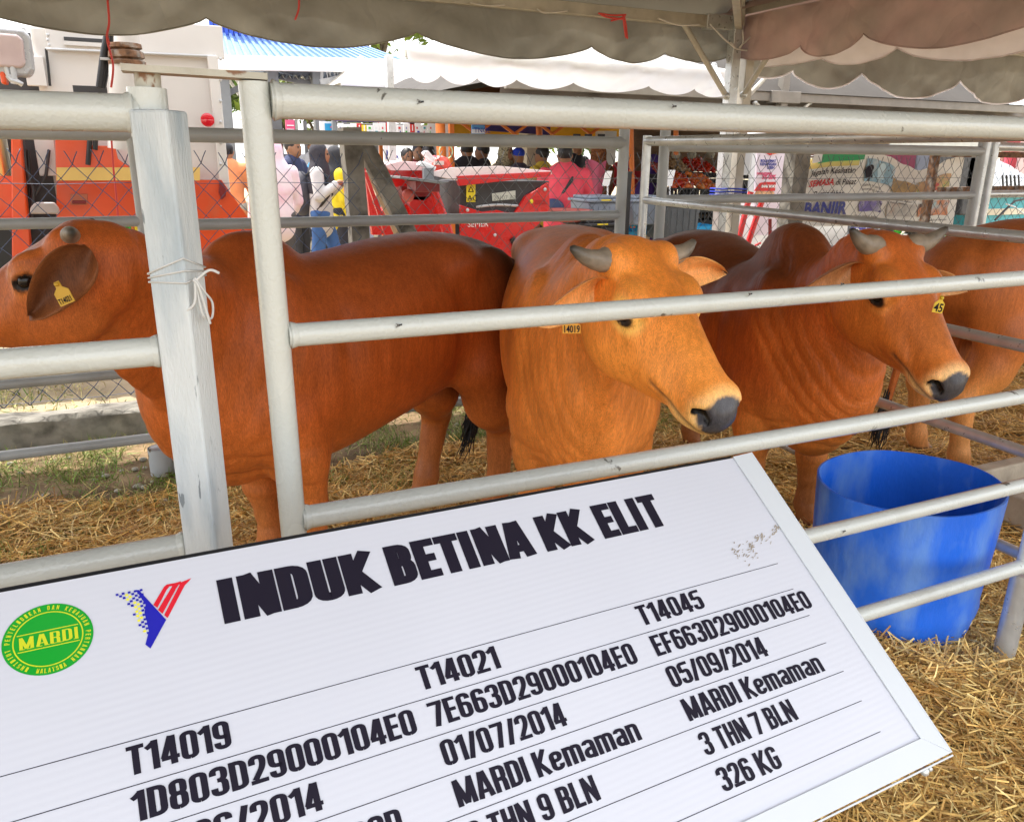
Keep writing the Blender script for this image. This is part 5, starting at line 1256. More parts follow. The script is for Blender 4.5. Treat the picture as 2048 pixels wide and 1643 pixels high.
# lower roof: individual sheets sloping back
A = W(428, 124, Y=HY); Bp = W(830, 132, Y=HY); A2 = W(424, 72, Y=HY+3); B2 = W(720, 92, Y=HY+3)
npan = 26
for i in range(npan):
    s0, s1 = i/npan, (i+.97)/npan
    p = [A.lerp(Bp, s0), A.lerp(Bp, s1), A2.lerp(B2, s1), A2.lerp(B2, s0)]
    mb = MB(); mb.prism(p, (0,0,.03)); 
    mb.bar(A.lerp(Bp, s0)+Vector((0,0,.04)), A2.lerp(B2, s0)+Vector((0,0,.04)), .05, .07); mb.build('roof_sheet', M_LBL, hl)
A3 = W(424, 72, Y=HY+3.0); B3 = W(700, 90, Y=HY+3.0)
for i in range(30):
    s0, s1 = i/30, (i+.96)/30; p0 = A3.lerp(B3, s0); p1 = A3.lerp(B3, s1)
    mb = MB(); mb.box((p0.x, HY+3.02, p0.z-.1), (p1.x, HY+3.1, p0.z+2.2)); mb.bar(Vector((p0.x,HY+3.0,p0.z-.1)), Vector((p0.x,HY+3.0,p0.z+2.2)), .07, .07, (0,1,0)); mb.build('wall_sheet', M_BLR, hl)
fbar(A+Vector((0,-.1,-.02)), Bp+Vector((0,-.1,-.02)), .12, .22, WP, hl, 'fascia')
a = W(436, 300, Y=HY+2.6); b = W(830, 300, Y=HY+2.6); mb = MB(); mb.grid(lambda s, t: (a.x+(b.x-a.x)*s, HY+.3+7*t, A.z-.15+1.1*t+.04*math.sin(s*220)), 200, 2); mb.build('ceiling_sheet', paint((.55,.57,.56), .5), hl)
for u in (450, 548, 636): 
    c = W(u, 200, Y=HY+.3); fbar((c.x,HY+.3,0), (c.x,HY+.3,A.z), .18, .2, GREY, hl, 'column')
for (u0,v0,u1,v1) in ((545,150,640,172),(545,134,640,156),(450,140,548,170),(450,190,548,142)):
    fbar(W(u0,v0,Y=HY+.5), W(u1,v1,Y=HY+.5), .10, .10, GREY, hl, 'truss_chord')
fbar(W(640,133,Y=HY+.2), W(712,133,Y=HY+.2), .08,.10, LG, hl, 'truss_chord'); fbar(W(640,165,Y=HY+.2), W(700,152,Y=HY+.2), .08,.10, LG, hl, 'truss_chord')
for k in range(9):
    u = 644+k*7.4; fbar(W(u, 134, Y=HY+.2), W(u+(5 if k%2 else -3)+2, 160-k*1.0, Y=HY+.2), .05,.05, LG, hl, 'truss_web')
for k in range(8):
    u = 556+k*11; fbar(W(u, 136+k*2.4, Y=HY+.5), W(u+(7 if k%2 else -5), 152+k*2.4, Y=HY+.5), .05,.05, LG, hl, 'truss_web')
for k in range(6):
    u = 452+k*15; fbar(W(u, 150, Y=HY+3), W(u+26, 190, Y=HY+3), .06,.06, LG, hl, 'truss_web')
# low building parts under the hall
# ------------------------------------------------------------------ trees
def leaf_mat(n, c): return mat(n, c, .55, var=.35, vscale=3, trans=.45)
LM = [leaf_mat('leaf_green', (.09,.16,.03)), leaf_mat('leaf_yellow_green', (.20,.27,.04)), leaf_mat('palm_green', (.10,.20,.03))]
BARK = mat('bark', (.16,.12,.08), .9, var=.3, bump=1, bscale=12)
def tree(label, x, y, h, cr, seed, lm, n=5000, ls=.16, trunk=.14):
    r_ = np.random.default_rng(seed); t = thing('tree', (x,y,0), label, 'tree', 'trees beyond the stalls')
    mb = MB(); rr = random.Random(seed); top = Vector((x+rr.uniform(-.3,.3), y, h*.75)); mb.tube(bez([(x,y,0),(x+.1,y,h*.3),tuple(top)], 6), [trunk*(1-.6*i/12) for i in range(13)], 8)
    lobes = []
    for k in range(9):
        a = rr.uniform(0, 6.28); q = rr.uniform(.3,.85)*cr; e = Vector((x+math.cos(a)*q, y+math.sin(a)*q, h*rr.uniform(.55,1.0))); lobes.append((e, cr*rr.uniform(.28,.5)))
        mb.tube(bez([tuple(Vector((x,y,h*rr.uniform(.35,.6)))), tuple((top+e)/2), tuple(e)], 4), [trunk*.4*(1-.8*i/8) for i in range(9)], 5)
    mb.build('trunk', BARK, t, True)
    L = r_.integers(0, len(lobes), n); C = np.array([l[0] for l in lobes])[L]; Rr = np.array([l[1] for l in lobes])[L]
    d = r_.normal(size=(n,3)); d /= np.linalg.norm(d, axis=1)[:, None]; P = C+d*(Rr*r_.uniform(.45, 1.1, n))[:, None]*np.array([1,1,.7])
    a = r_.normal(size=(n,3)); a /= np.linalg.norm(a, axis=1)[:, None]; b = np.cross(a, r_.normal(size=(n,3))); b /= np.linalg.norm(b, axis=1)[:, None]
    s_ = ls*r_.uniform(.6, 1.4, n)[:, None]; V = np.stack([P-a*s_*.5, P+b*s_*.22, P+a*s_*.5, P-b*s_*.22], 1).reshape(-1,3)
    qmesh('crown', V, np.arange(n*4).reshape(-1,4), lm, t, kind='stuff')
    return t
c = W(765, 300, Y=24); tree('tree with pale yellow green leaves rising over the hall roof end', c.x, 24, 7.6, 2.3, 1, LM[1], 3500, .26)
c = W(640, 300, Y=26); tree('green tree seen low through the rails by the purple awning', c.x, 26, 4.2, 2.6, 2, LM[1], 5000, .3)
c = W(575, 300, Y=28); tree('green tree seen between the hall columns', c.x, 28, 5, 2.6, 3, LM[0], 4000, .3)
c = W(1190, 300, Y=22); tree('bright green tree behind the orange framed stall', c.x, 22, 3.6, 2.6, 4, LM[2], 5000, .3)
c = W(1330, 300, Y=26); tree('bright green tree behind the vegetable stall', c.x, 26, 4, 3, 5, LM[2], 5000, .3)
c = W(1010, 300, Y=30); tree('distant green tree behind the awnings', c.x, 30, 4, 3.4, 6, LM[1], 4000, .3)
# ------------------------------------------------------------------ people
SKINM = mat('skin', (.30,.15,.085), .5, var=.1, spec=.3); HAIR = paint((.012,.010,.010), .5)
_cl = {}
def cloth(c): return paint(c, .85, var=.14, bump=1.2, bscale=14)
def person(label, x, y, yaw, h=1.62, shirt=(.3,.3,.3), trousers=(.05,.05,.06), hair='short', arms=((.30,.25,-.35),(.30,-.25,-.35)), lean=0, cap=None, hijab=None, dress=False, stride=.0, res=.02, face_down=0, w=1.0, patterned=None, sleeve=.6, lower=True):
    t = thing('person', (x,y,0), label, 'person', 'people at the stalls')
    k = h/1.7; cw, sw = math.cos(yaw), math.sin(yaw)
    def wp(V): V = np.asarray(V)*k; return np.stack([V[...,0]*cw-V[...,1]*sw+x, V[...,0]*sw+V[...,1]*cw+y, V[...,2]], -1)
    def grid(lo, hi): return [np.arange(a, b, res) for a, b in zip(lo, hi)]
    hx = .03+lean*.5; J = {}
    fp_ = (hx*.0+stride, -stride)
    hips = [(0,.09*s_,.93) for s_ in (1,-1)]; feet = [(fp_[0],.10,.06),(fp_[1],-.10,.06)]; knees = [((a[0]+b[0])/2+.04, (a[1]+b[1])/2, .50) for a, b in zip(hips, feet)]
    sh = [(lean*.45,.185*s_*w,1.40) for s_ in (1,-1)]; hands = [(sh[i][0]+arms[i][0], arms[i][1], 1.40+arms[i][2]) for i in (0,1)]
    elb = []
    for i in (0,1):
        a, b = Vector(sh[i]), Vector(hands[i]); mid = (a+b)/2; L = (b-a).length; off = math.sqrt(max(0, .27**2-(min(L,.53)/2)**2)); elb.append(tuple(mid+Vector((-.35*off, (1 if i == 0 else -1)*.4*off, -.85*off))))
    hd_c = (lean*.55+.03, 0, 1.60)
    def limbs(S, g, legs=True, arms_=True, ext=0, cut=1):
        if legs:
            for a, b, c_ in zip(hips, knees, feet): S.chain([(*a,.088*w+g),(*b,.058+g),(*c_,.042+g+ext)], .03)
        if arms_:
            for a, b, c_ in zip(sh, elb, hands):
                S.chain([(*a,.060+g),(*b,.045+g)], .03)
                if cut > .7: S.chain([(*b,.042+g),(*(np.array(b)+(np.array(c_)-np.array(b))*(1 if g == 0 else .9)),.030+g)], .02)
    def torso(S, g): S.sweep([(0,0,.88,.165*w+g,.11*w+g),(lean*.1,0,1.02,.15*w+g,.105*w+g),(lean*.28,0,1.22,.165*w+g,.115*w+g),(lean*.42,0,1.38,.155*w+g,.095+g),(lean*.48,0,1.45,.075+g,.06+g)], (0,1,0), k=.03)
    lo = (min(-.45, hands[0][0]-.1), -.45, -.01); hi = (max(.45, hands[0][0]+.15), .45, 1.80)
    # body
    S = Field(*grid(lo, hi)); torso(S, 0); limbs(S, 0)
    S.cone((lean*.5,0,1.42), (hd_c[0]-.02,0,1.53), .052, .05, .03); S.ell(hd_c, (.098,.078,.118), k=.02); S.ell((hd_c[0]+.05,0,1.545), (.045,.05,.05), k=.03)
    S.ell((hd_c[0]+.100,0,1.585), (.018,.014,.024), k=.01)
    for s_ in (1,-1): S.ell((hd_c[0]-.005,.080*s_,1.595), (.02,.014,.032), k=.008); S.ell((hd_c[0]+.092,.032*s_,1.615), (.016,.016,.012), k=.006, sub=True)
    for c_, e_ in zip(hands, elb):
        d = np.array(c_)-np.array(e_); d /= np.linalg.norm(d); S.ell(np.array(c_)+d*.04, (.045,.035,.028), k=.02)
        for f_ in range(4): o_ = np.array([0,(f_-1.5)*.019,0]); S.cone(np.array(c_)+d*.06+o_, np.array(c_)+d*(.125 if f_ in (1,2) else .11)+o_+np.array([.01,0,-.02]), .010, .008, .004)
        S.cone(np.array(c_)+d*.03+np.array([0,.03,0]), np.array(c_)+d*.08+np.array([.01,.05,.0]), .012, .009, .006)
    for f_ in feet: S.ell((f_[0]+.06,f_[1],.035), (.12,.045,.035), k=.03)
    V, Q = S.mesh(); qmesh('body', wp(V), Q, SKINM, t)
    # trousers or skirt, shirt
    S = Field(*grid(lo, hi))
    if dress: S.sweep([(0,0,.10,.22,.19),(0,0,.5,.20,.17),(0,0,.9,.185*w,.15),(0,0,1.0,.15,.12)], (0,1,0), k=.02)
    else: limbs(S, .018, True, False, .02); S.ell((0,0,.93), (.13,.175*w,.12), k=.05)
    V, Q = S.mesh(); V = V+vnormals(V, Q)*(.006*noise3(V, 4, 2))[:, None]; V[:,2] = np.maximum(V[:,2], .05); qmesh('skirt' if dress else 'trousers', wp(V), Q, cloth(trousers), t)
    S = Field(*grid(lo, hi)); torso(S, .018); limbs(S, .018, False, True, cut=1 if sleeve > .7 else .5)
    S.sweep([(0,0,.80,.185*w,.14),(0,0,.95,.185*w,.135)], (0,1,0), k=.04)
    V, Q = S.mesh(); V = V+vnormals(V, Q)*(.008*noise3(V, 3.5, 4))[:, None]; qmesh('shirt', wp(V), Q, patterned or cloth(shirt), t)
    for f_ in feet:
        mb = MB(); c_ = wp([(f_[0]+.06,f_[1],.04)])[0]; mb.ball(c_, .05, 8, (1,1,.8)); c2 = wp([(f_[0]-.02,f_[1],.04)])[0]; mb.tube([c_, c2], .048*k, 8); c3 = wp([(f_[0]+.13,f_[1],.035)])[0]; mb.tube([c_, c3], [.048,.035], 8); mb.build('shoe', paint((.6,.6,.6) if stride else (.05,.05,.05), .6), t, True)
    S = Field(*grid((lo[0],-.45,1.1), (hi[0],.45,1.84)))
    if hijab is not None:
        S.ell((hd_c[0]-.02,0,1.615), (.115,.10,.135), k=.03); S.sweep([(lean*.4,0,1.22,.20,.14),(lean*.45,0,1.40,.17,.13),(hd_c[0]-.02,0,1.50,.105,.105)], (0,1,0), k=.05)
        S.ell((hd_c[0]+.105,0,1.60), (.06,.062,.085), k=.02, sub=True)
        V, Q = S.mesh(); V = V+vnormals(V, Q)*(.006*noise3(V, 5, 8))[:, None]; qmesh('headscarf', wp(V), Q, hijab if not isinstance(hijab, tuple) else cloth(hijab), t)
    elif cap is not None:
        S.ell((hd_c[0]-.005,0,1.655), (.108,.088,.078), k=.02); S.ell((hd_c[0]+.12,0,1.645), (.075,.062,.012), k=.02)
        V, Q = S.mesh(); qmesh('cap', wp(V), Q, cloth(cap), t)
    else:
        S.ell((hd_c[0]-.018,0,1.635), (.100,.086,.100), k=.02); S.ell((hd_c[0]+.11,0,1.575), (.06,.09,.075), k=.02, sub=True); S.ell((hd_c[0],0,1.50), (.08,.1,.045), k=.02, sub=True)
        V, Q = S.mesh(); V = V+vnormals(V, Q)*(.004*noise3(V, 12, 8))[:, None]; qmesh('hair', wp(V), Q, HAIR, t)
    mb = MB()
    for s_ in (1,-1): mb.ball(wp([(hd_c[0]+.088,.032*s_,1.612)])[0], .010, 6)
    mb.build('eyes', HAIR, t, True)
    return t, wp
def at_u(u, Y, z=1.0):
    lo, hi = W(u, 350, Y=Y), None; return lo.x
def pers(label, u, Y, face, **k):      # face: heading in degrees, 0 = +X
    return person(label, W(u, 380, Y=Y).x, Y, R(face), **k)
FLOR = mat('floral_scarf', (.36,.33,.22), .85, var=.9, vscale=55); BATIK = mat('brown_batik', (.22,.08,.03), .85, var=1.0, vscale=40, dirt=((.5,.35,.1), 25, .6, .8)); PNK = mat('white_pink_cloth', (.82,.70,.76), .8, var=.10, vscale=2, dirt=((.75,.18,.45), 2.2, .52, .7))
# woman with the backpack
t, wp = pers('young woman in grey top, jeans and dark headscarf with backpack holding a red folder', 640, 9.2, -20, h=1.58, shirt=(.55,.53,.52), trousers=(.05,.13,.34), hijab=(.03,.027,.035), arms=((.24,.10,-.14),(.22,-.16,-.12)), stride=.17, sleeve=1)
S = Field(*[np.arange(a, b, .02) for a, b in ((-.45,.1),(-.3,.3),(.85,1.5))]); S.ell((-.22,0,1.16), (.13,.16,.26), k=.03); S.ell((-.31,0,1.06), (.07,.12,.13), k=.03)
V, Q = S.mesh(); bpk = thing('backpack', tuple(wp([(-.2,0,.9)])[0]), 'charcoal backpack worn on the back of the young woman in jeans', 'backpack'); qmesh('bag', wp(V), Q, paint((.06,.06,.075), .7, var=.2), bpk)
mb = MB()
for s_ in (1,-1): mb.tube([Vector(p) for p in wp([(-.14,.10*s_,1.36),(-.02,.12*s_,1.475),(.11,.12*s_,1.36),(.12,.13*s_,1.15),(-.02,.17*s_,.98)])], .018, 6)
mb.build('strap', M_BLACK, bpk, True)
mb = MB(); c = Vector(wp([(.40,-.05,1.30)])[0]); mb.obox(c, (.02,.10,.02), (.10,-.02,.10), (.006,0,-.006)); mb.build('folder', paint((.62,.03,.05), .5), None, label='red folder held up by the young woman with the backpack', category='folder')
pers('woman in long white and pink tunic with pink headscarf, back turned', 553, 8.8, 100, h=1.60, patterned=PNK, trousers=(.09,.085,.09), hijab=PNK, dress=False, w=.98, sleeve=1, arms=((.15,.25,-.5),(.2,-.25,-.45)))
pers('man in dark navy shirt reaching forward beside the white and pink tunic', 588, 10.2, -40, h=1.66, shirt=(.03,.04,.10), arms=((.35,.15,-.30),(.3,-.2,-.35)))
pers('person in orange shirt beyond the truck corner', 460, 10.5, 80, h=1.6, shirt=(.72,.25,.10), trousers=(.4,.36,.3))
pers('person in yellow vest and dark trousers behind the woman with the backpack', 672, 9.9, 10, h=1.55, shirt=(.75,.58,.02), trousers=(.035,.035,.045), hijab=(.03,.03,.035), sleeve=1, arms=((.1,.2,-.5),(.1,-.2,-.5)))
pers('person in blue top standing behind the yellow vest', 655, 11.5, -100, h=1.62, shirt=(.05,.28,.55))
pers('man with cropped hair in front of the green trees', 630, 15, -90, h=1.72, shirt=(.5,.5,.5))
pers('man with dark wavy hair near the pink poster', 560, 14, -60, h=1.72, shirt=(.2,.2,.22))
pers('person in blue shirt seated behind the red machine', 815, 10.4, -80, h=1.56, shirt=(.02,.22,.55), trousers=(.05,.05,.06))
pers('person in maroon top beside the blue shirt', 838, 10.8, -100, h=1.62, shirt=(.20,.02,.03))
pers('man in slate grey shirt bending by the stall post', 858, 10.0, 60, h=1.60, shirt=(.13,.14,.17))
pers('man in black shirt with his back turned left of the patterned headscarf', 935, 10.2, 80, h=1.66, shirt=(.018,.016,.02), w=1.15)
pers('man in dark shirt facing the stall next to the patterned headscarf', 968, 10.6, 150, h=1.64, shirt=(.03,.028,.03))
pers('woman in patterned beige headscarf looking down', 1000, 10.3, -60, h=1.62, shirt=(.55,.5,.4), hijab=FLOR, lean=.15)
pers('person in bright blue cap and dark shirt', 1038, 10.1, 100, h=1.58, shirt=(.09,.08,.13), cap=(.02,.06,.55))
pers('person in yellow shirt hidden behind the pink shirt', 1085, 9.6, 120, h=1.60, shirt=(.72,.52,.06), w=1.1)
t, wp = pers('man in coral pink shirt with navy sling bag, back turned to the fence', 1128, 7.9, 62, h=1.60, shirt=(.80,.08,.12), trousers=(.03,.03,.035), w=1.22, arms=((.10,.30,-.55),(.18,-.36,-.50)), sleeve=.5)
mb = MB(); mb.tube([Vector(p) for p in wp([(-.10,.10,1.10),(-.155,.0,1.22),(-.13,-.08,1.34),(.0,-.13,1.48),(.14,-.05,1.34),(.16,.10,1.15)])], .018, 6); sb = thing('sling_bag', tuple(wp([(-.15,.12,1.0)])[0]), 'navy sling bag worn across the coral pink shirt', 'bag')
o = mb.build('strap', M_BLACK, sb, True)
S = Field(*[np.arange(a, b, .015) for a, b in ((-.35,.05),(-.1,.4),(.85,1.25))]); S.ell((-.17,.13,1.04), (.06,.14,.10), k=.03); V, Q = S.mesh(); qmesh('bag', wp(V), Q, paint((.05,.07,.16), .6), sb)
pers('woman in brown batik dress holding pink cloth', 1195, 9.2, 100, h=1.62, patterned=BATIK, trousers=(.10,.08,.06), dress=True, hijab=BATIK)
pers('person in red shirt behind the post of the back panel', 1262, 9.6, 80, h=1.66, shirt=(.50,.02,.03), w=1.15)
pers('person in deep purple clothing beside the tomato crates', 1305, 8.7, 110, h=1.5, shirt=(.05,.02,.16), trousers=(.05,.02,.14), dress=True, hijab=(.05,.02,.16))
pers('person in dark blue seen below the purple awning', 1150, 12.5, -80, h=1.74, shirt=(.03,.03,.05))
mb = MB(); c = W(1192, 345, Y=8.6)
mb.grid(lambda a, b: c+Vector(((a-.5)*.30*(1-.3*b), .05*math.sin(a*9), .12-b*.42+.03*math.sin(a*7))), 12, 8); mb.build('pink_cloth', paint((.85,.22,.36), .8, trans=.3), None, True, label='thin pink cloth hanging beside the coral pink shirt', category='cloth')

# ------------------------------------------------------------------ red farm machine
MY = 6.7
mc = thing('farm_machine', (2.6,MY,0), 'red and black grass chopping machine parked behind the fence', 'machine')
a = uvp([(1104,333),(1104,347),(932,366),(880,346),(903,333)], MY-.05)
mb = MB(); P = [W(780,333,Y=MY+.5),W(905,336,Y=MY+.3),W(1104,338,Y=MY-.05),W(1104,352,Y=MY-.06),W(918,368,Y=MY-.05),W(860,345,Y=MY-.02)]
plate('hood_top', [(862,344),(858,350),(918,362),(1104,349),(1104,342),(1000,332),(905,335)], MY-.06, .04, paint((.85,.72,.70), .25, coat=.5), mc, .004)  # pale colour holds the sun glare on the red hood
plate('hood_edge', [(914,352),(920,372),(1100,352),(1104,343)], MY-.08, .06, RED, mc, .004)
bx('engine_panel', 921, 362, 1098, 440, MY, .55, DG, mc, .01)
plate('lower_chute', [(921,410),(923,510),(950,520),(1000,530),(1035,510),(1062,462),(1100,428),(1098,365),(1052,392),(1030,426),(1008,424),(995,420),(965,424)], MY-.04, .04, RED, mc, .003)
plate('warning_sticker', rect(933,369,951,404), MY-.05, .004, YEL, mc); plate('name_plate', [(984,387),(985,402),(1031,398),(1031,381)], MY-.012, .006, paint((.62,.64,.58), .4), mc)
mb = MB(); mb.prism(uvp([(942,372),(936,384),(948,384)], MY-.053), (0,.002,0)); mb.build('warning_triangle', INK, mc); mb = MB(); mb.prism(uvp([(942,375),(938.6,382.6),(945.4,382.6)], MY-.055), (0,.0015,0)); mb.build('warning_triangle', YEL, mc)
label_text('AC', 935, 402, MY-.055, .07, INK, mc); label_text('20107 A2', 987, 400, MY-.02, .055, paint((.3,.32,.28), .5), mc)
label_text('JABATAN', 1071, 404, MY-.045, .024, paint((.25,.01,.01), .5), mc); label_text('PERTANIAN', 1069, 409, MY-.045, .024, paint((.25,.01,.01), .5), mc)
mb = MB(); c_ = W(1063, 403, Y=MY-.046); mb.ball(c_, .018, 6, (1,.3,1.2)); mb.build('sticker_dot', YEL, mc, True)
label_text('SEMER', 935, 454, MY-.045, .07, WP, mc)
mb = MB()
for u, v in ((935,420),(1090,379),(990,470),(940,500)): mb.ball(W(u, v, Y=MY-.05), .016, 5); 
mb.build('bolt_head', LG, mc, True)
mb = MB(); mb.tube([W(952+8*i, 414-3*math.sin(i*.3)-i*.2, Y=MY-.005) for i in range(12)], .012, 5); mb.build('chrome_strip', LG, mc, True)
plate('left_hood', [(768,331),(782,341),(845,341),(862,334),(850,325),(800,322)], MY+.1, .3, paint((.80,.55,.55), .3), mc, .004)
plate('left_box', [(768,336),(775,372),(830,378),(862,382),(862,338)], MY+.16, .4, RED, mc, .006); plate('left_lower', [(800,372),(812,400),(850,402),(880,378)], MY+.1, .2, DKR, mc, .006)
bx('intake_box', 832, 362, 880, 384, MY-.25, .25, DKR, mc, .006); plate('intake_tray', [(800,352),(800,357),(880,368),(900,364)], MY-.3, .35, GREY, mc, .003)
tb('leg_bar', [(868,376),(896,450),(915,520)], MY-.1, .028, RED, mc); plate('leg_plate', [(862,378),(872,378),(900,470),(888,470)], MY-.12, .05, RED, mc, .003)
plate('side_frame', [(728,335),(734,335),(770,470),(745,470)], MY-.1, .06, RED, mc, .003); plate('side_frame', [(744,332),(750,332),(812,470),(798,470)], MY-.05, .04, WOOD, mc, .003)
bx('left_guard', 820, 392, 870, 430, MY+.1, .3, RED, mc, .006); mb = MB(); c = W(816, 391, Y=MY-.1); mb.ball(c, .055, 8, (1,.5,1)); mb.build('pulley', paint((.5,.1,.08), .3), mc, True)
plate('skirt_plate', [(765,420),(765,470),(905,470),(890,420),(850,408),(800,410)], MY+.2, .2, RED, mc, .004)
bx('safety_sign_holder', 848, 336, 868, 362, MY-.1, .05, GREY, mc, .003)
t = thing('machine_hood', tuple(W(878,345,Y=MY+.2)), 'rounded red plastic hood with pale label on top of the red machine', 'hood')
plate('hood_shell', [(862,352),(866,330),(872,317),(880,311),(890,310),(899,316),(907,330),(914,352)], MY+.12, .34, paint((.75,.06,.03), .3, coat=.4), t, .05)
plate('seat_label', rect(869,322,888,330), MY+.1, .02, paint((.75,.6,.55), .4), t)
plate('seat_arm', [(848,306),(856,300),(872,318),(866,326)], MY, .1, paint((.8,.7,.7), .4), t, .01); plate('seat_arm', [(838,330),(846,322),(874,334),(870,342)], MY-.05, .1, WP, t, .01)
# underside of machine: steering ring, blocks
bx('gear_housing', 985, 480, 1008, 560, MY+.0, .25, DKR, mc, .01); bx('gear_housing', 945, 476, 980, 545, MY+.1, .2, RED, mc, .01); bx('gear_cover', 962, 478, 981, 512, MY-.02, .05, paint((.75,.35,.25), .3), mc, .006)
mb = MB(); c = W(984, 527, Y=MY-.1); mb.tube([c+Vector((math.cos(q)*.072, .0, math.sin(q)*.05)) for q in np.linspace(0, 2*PI, 25)], .007, 6); mb.build('hand_wheel', LG, mc, True)
tb('rubber_hose', [(1024,476),(1034,498),(1030,520)], MY-.05, .028, M_BLACK, mc); bx('engine_block', 1000, 545, 1032, 640, MY-.05, .3, LG, mc, .01); bx('engine_fin', 996, 560, 1030, 568, MY-.07, .3, DG, mc); bx('engine_fin', 996, 580, 1030, 588, MY-.07, .3, DG, mc); bx('red_guard', 1004, 512, 1038, 545, MY+.0, .2, RED, mc, .008)
for u in (900, 1060): tb('leg', [(u,500),(u+3,760)], MY+.3, .03, RED, mc)
# open timber frames and a small cart beside the machine
cb = thing('timber_frame', tuple(W(760,470,Y=6.2)), 'leaning red and bare timber frame between the concrete strut and red machine', 'frame')
plate('red_board', [(727,343),(733,343),(782,470),(770,470)], 6.2, .03, RED, cb); plate('timber_strip', [(733,343),(737,340),(800,470),(790,470)], 6.22, .03, WOOD, cb)
bx('blue_board', 734, 345, 745, 480, 7.4, .05, paint((.35,.50,.72), .5), cb)
# ------------------------------------------------------------------ stalls behind
def awning(label, u0, u1, vt, vb, Y, m, depth=3, frame=GREY, text=None, legs=True, roof=True):
    a = W(u0, vb, Y=Y); b = W(u1, vb, Y=Y); zt = W((u0+u1)/2, vt, Y=Y).z; zb_ = W((u0+u1)/2, vb, Y=Y).z
    t = thing('stall_canopy', ((a.x+b.x)/2,Y,0), label, 'canopy'); mb = MB(); mb.grid(lambda p, q: (a.x+(b.x-a.x)*p, Y+.03*math.sin(p*17), zt+(zb_-zt)*q), 30, 3); mb.build('valance', m, t, True)
    if roof: mb = MB(); mb.grid(lambda p, q: (a.x+(b.x-a.x)*p, Y+depth*q, zt+.12+.25*(1-max(abs(2*p-1), abs(2*q-1)))), 12, 12); mb.build('roof', m, t, True)
    if legs:
        for x in (a.x, b.x): fbar((x,Y+.05,0), (x,Y+.05,zt), .06, .06, frame, t, 'leg')
        for x in (a.x, b.x): fbar((x,Y+depth,0), (x,Y+depth,zt), .06, .06, frame, t, 'leg')
    return t
t = awning('purple stall awning with white lettering left part', 583, 690, 226, 238, 12, PURP); 
t = awning('purple stall awning with white lettering above the hanging calendars', 670, 870, 228, 245, 10.8, PURP); label_text('Tu Tambang Promosi', 680, 238, 10.75, .16, WP, t)
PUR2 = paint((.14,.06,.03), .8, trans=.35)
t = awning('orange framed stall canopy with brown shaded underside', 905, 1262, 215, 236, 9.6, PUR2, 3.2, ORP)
for k in range(9):
    u = 915+k*38; fbar(W(u, 268 if k%2 else 240, Y=10.2), W(u+38, 240 if k%2 else 268, Y=10.2), .035, .035, ORP, t, 'frame_truss')
fbar(W(905,270,Y=12.4), W(1250,262,Y=12.4), .05,.35, paint((.75,.48,.05), .7, trans=.4), t, 'inner_valance'); fbar(W(960,252,Y=11.4), W(1100,262,Y=11.4), .03,.12, PURP, t, 'inner_valance')
tb('orange_leg', [(880,236),(884,330)], 9.4, .06, ORP, t); tb('orange_leg', [(1262,255),(1266,460)], 8.3, .03, ORP, t); bx('leg_joint', 1246, 250, 1258, 262, 7.9, .06, ORP, t); tb('orange_leg', [(1352,255),(1352,310)], 8.4, .03, ORP, t)
bx('pillar', 1054, 246, 1092, 420, 11.6, .3, CRM, t); tb('orange_leg', [(1078,246),(1080,330)], 11.0, .05, ORP, t)
bx('speaker_box', 1190, 266, 1204, 284, 11, .2, DG, t) if False else None
bx('white_column', 1208, 262, 1232, 330, 12, .3, paint((.7,.7,.7), .6), t)
# calendars on a line
r_ = random.Random(4); gl = thing('calendar_line', tuple(W(780,250,Y=10.2)), 'washing line the hanging calendars are clipped to', 'line'); mb = MB(); mb.tube([W(672,246,Y=10.25), W(780,250,Y=10.25), W(880,244,Y=10.25)], .008, 5); mb.build('rope', M_BLACK, gl, True)
cols_ = [WP,WP,WP,REDI,YEL,WP,WP,WP,REDI,WP,WP,WP,REDI,WP,WP,WP,WP]; nm = {id(WP):'white',id(REDI):'red',id(YEL):'yellow green'}
u = 676
for i, m_ in enumerate(cols_):
    w_ = 9 if m_ in (REDI, YEL) else 12
    c_ = thing('calendar', tuple(W(u+w_/2, 262, Y=10.2)), ('%s calendar, number %s from the left on the line under the purple awning' % ('white' if m_ is WP else 'red' if m_ is REDI else 'yellow green', 'one two three four five six seven eight nine ten eleven twelve thirteen fourteen fifteen sixteen seventeen'.split()[i])), 'calendar', 'calendars hanging under the purple awning')
    o = bx('sheet', u, 248+r_.uniform(-3,3), u+w_, 276+r_.uniform(-2,8), 10.2, .012, m_, c_)
    if m_ is WP:
        for k in range(3): bx('figure', u+2+r_.uniform(0,4), 254+k*8, u+5+r_.uniform(0,4), 258+k*8, 10.19, .004, r_.choice([BLUI, REDI, GRN, TEAL]), c_)
    else: bx('stripe', u+w_*.4, 250, u+w_*.6, 262, 10.19, .004, WP, c_)
    u += w_+.8
ps = thing('poster', tuple(W(658,255,Y=11)), 'white and cyan poster standing left of the calendars', 'poster'); bx('sheet', 642, 243, 676, 330, 11, .03, WP, ps); bx('cyan_panel', 650, 247, 674, 262, 10.98, .01, SKYB, ps); label_text('2 P', 660, 270, 10.97, .16, PINKP, ps)
ps = thing('poster', tuple(W(580,255,Y=12)), 'pink poster on a stand left of the cropped hair man', 'poster'); bx('sheet', 572, 240, 590, 275, 12, .03, PINKP, ps); bx('text_bar', 574, 250, 588, 252, 11.98, .005, WP, ps); bx('text_bar', 574, 258, 588, 260, 11.98, .005, WP, ps)
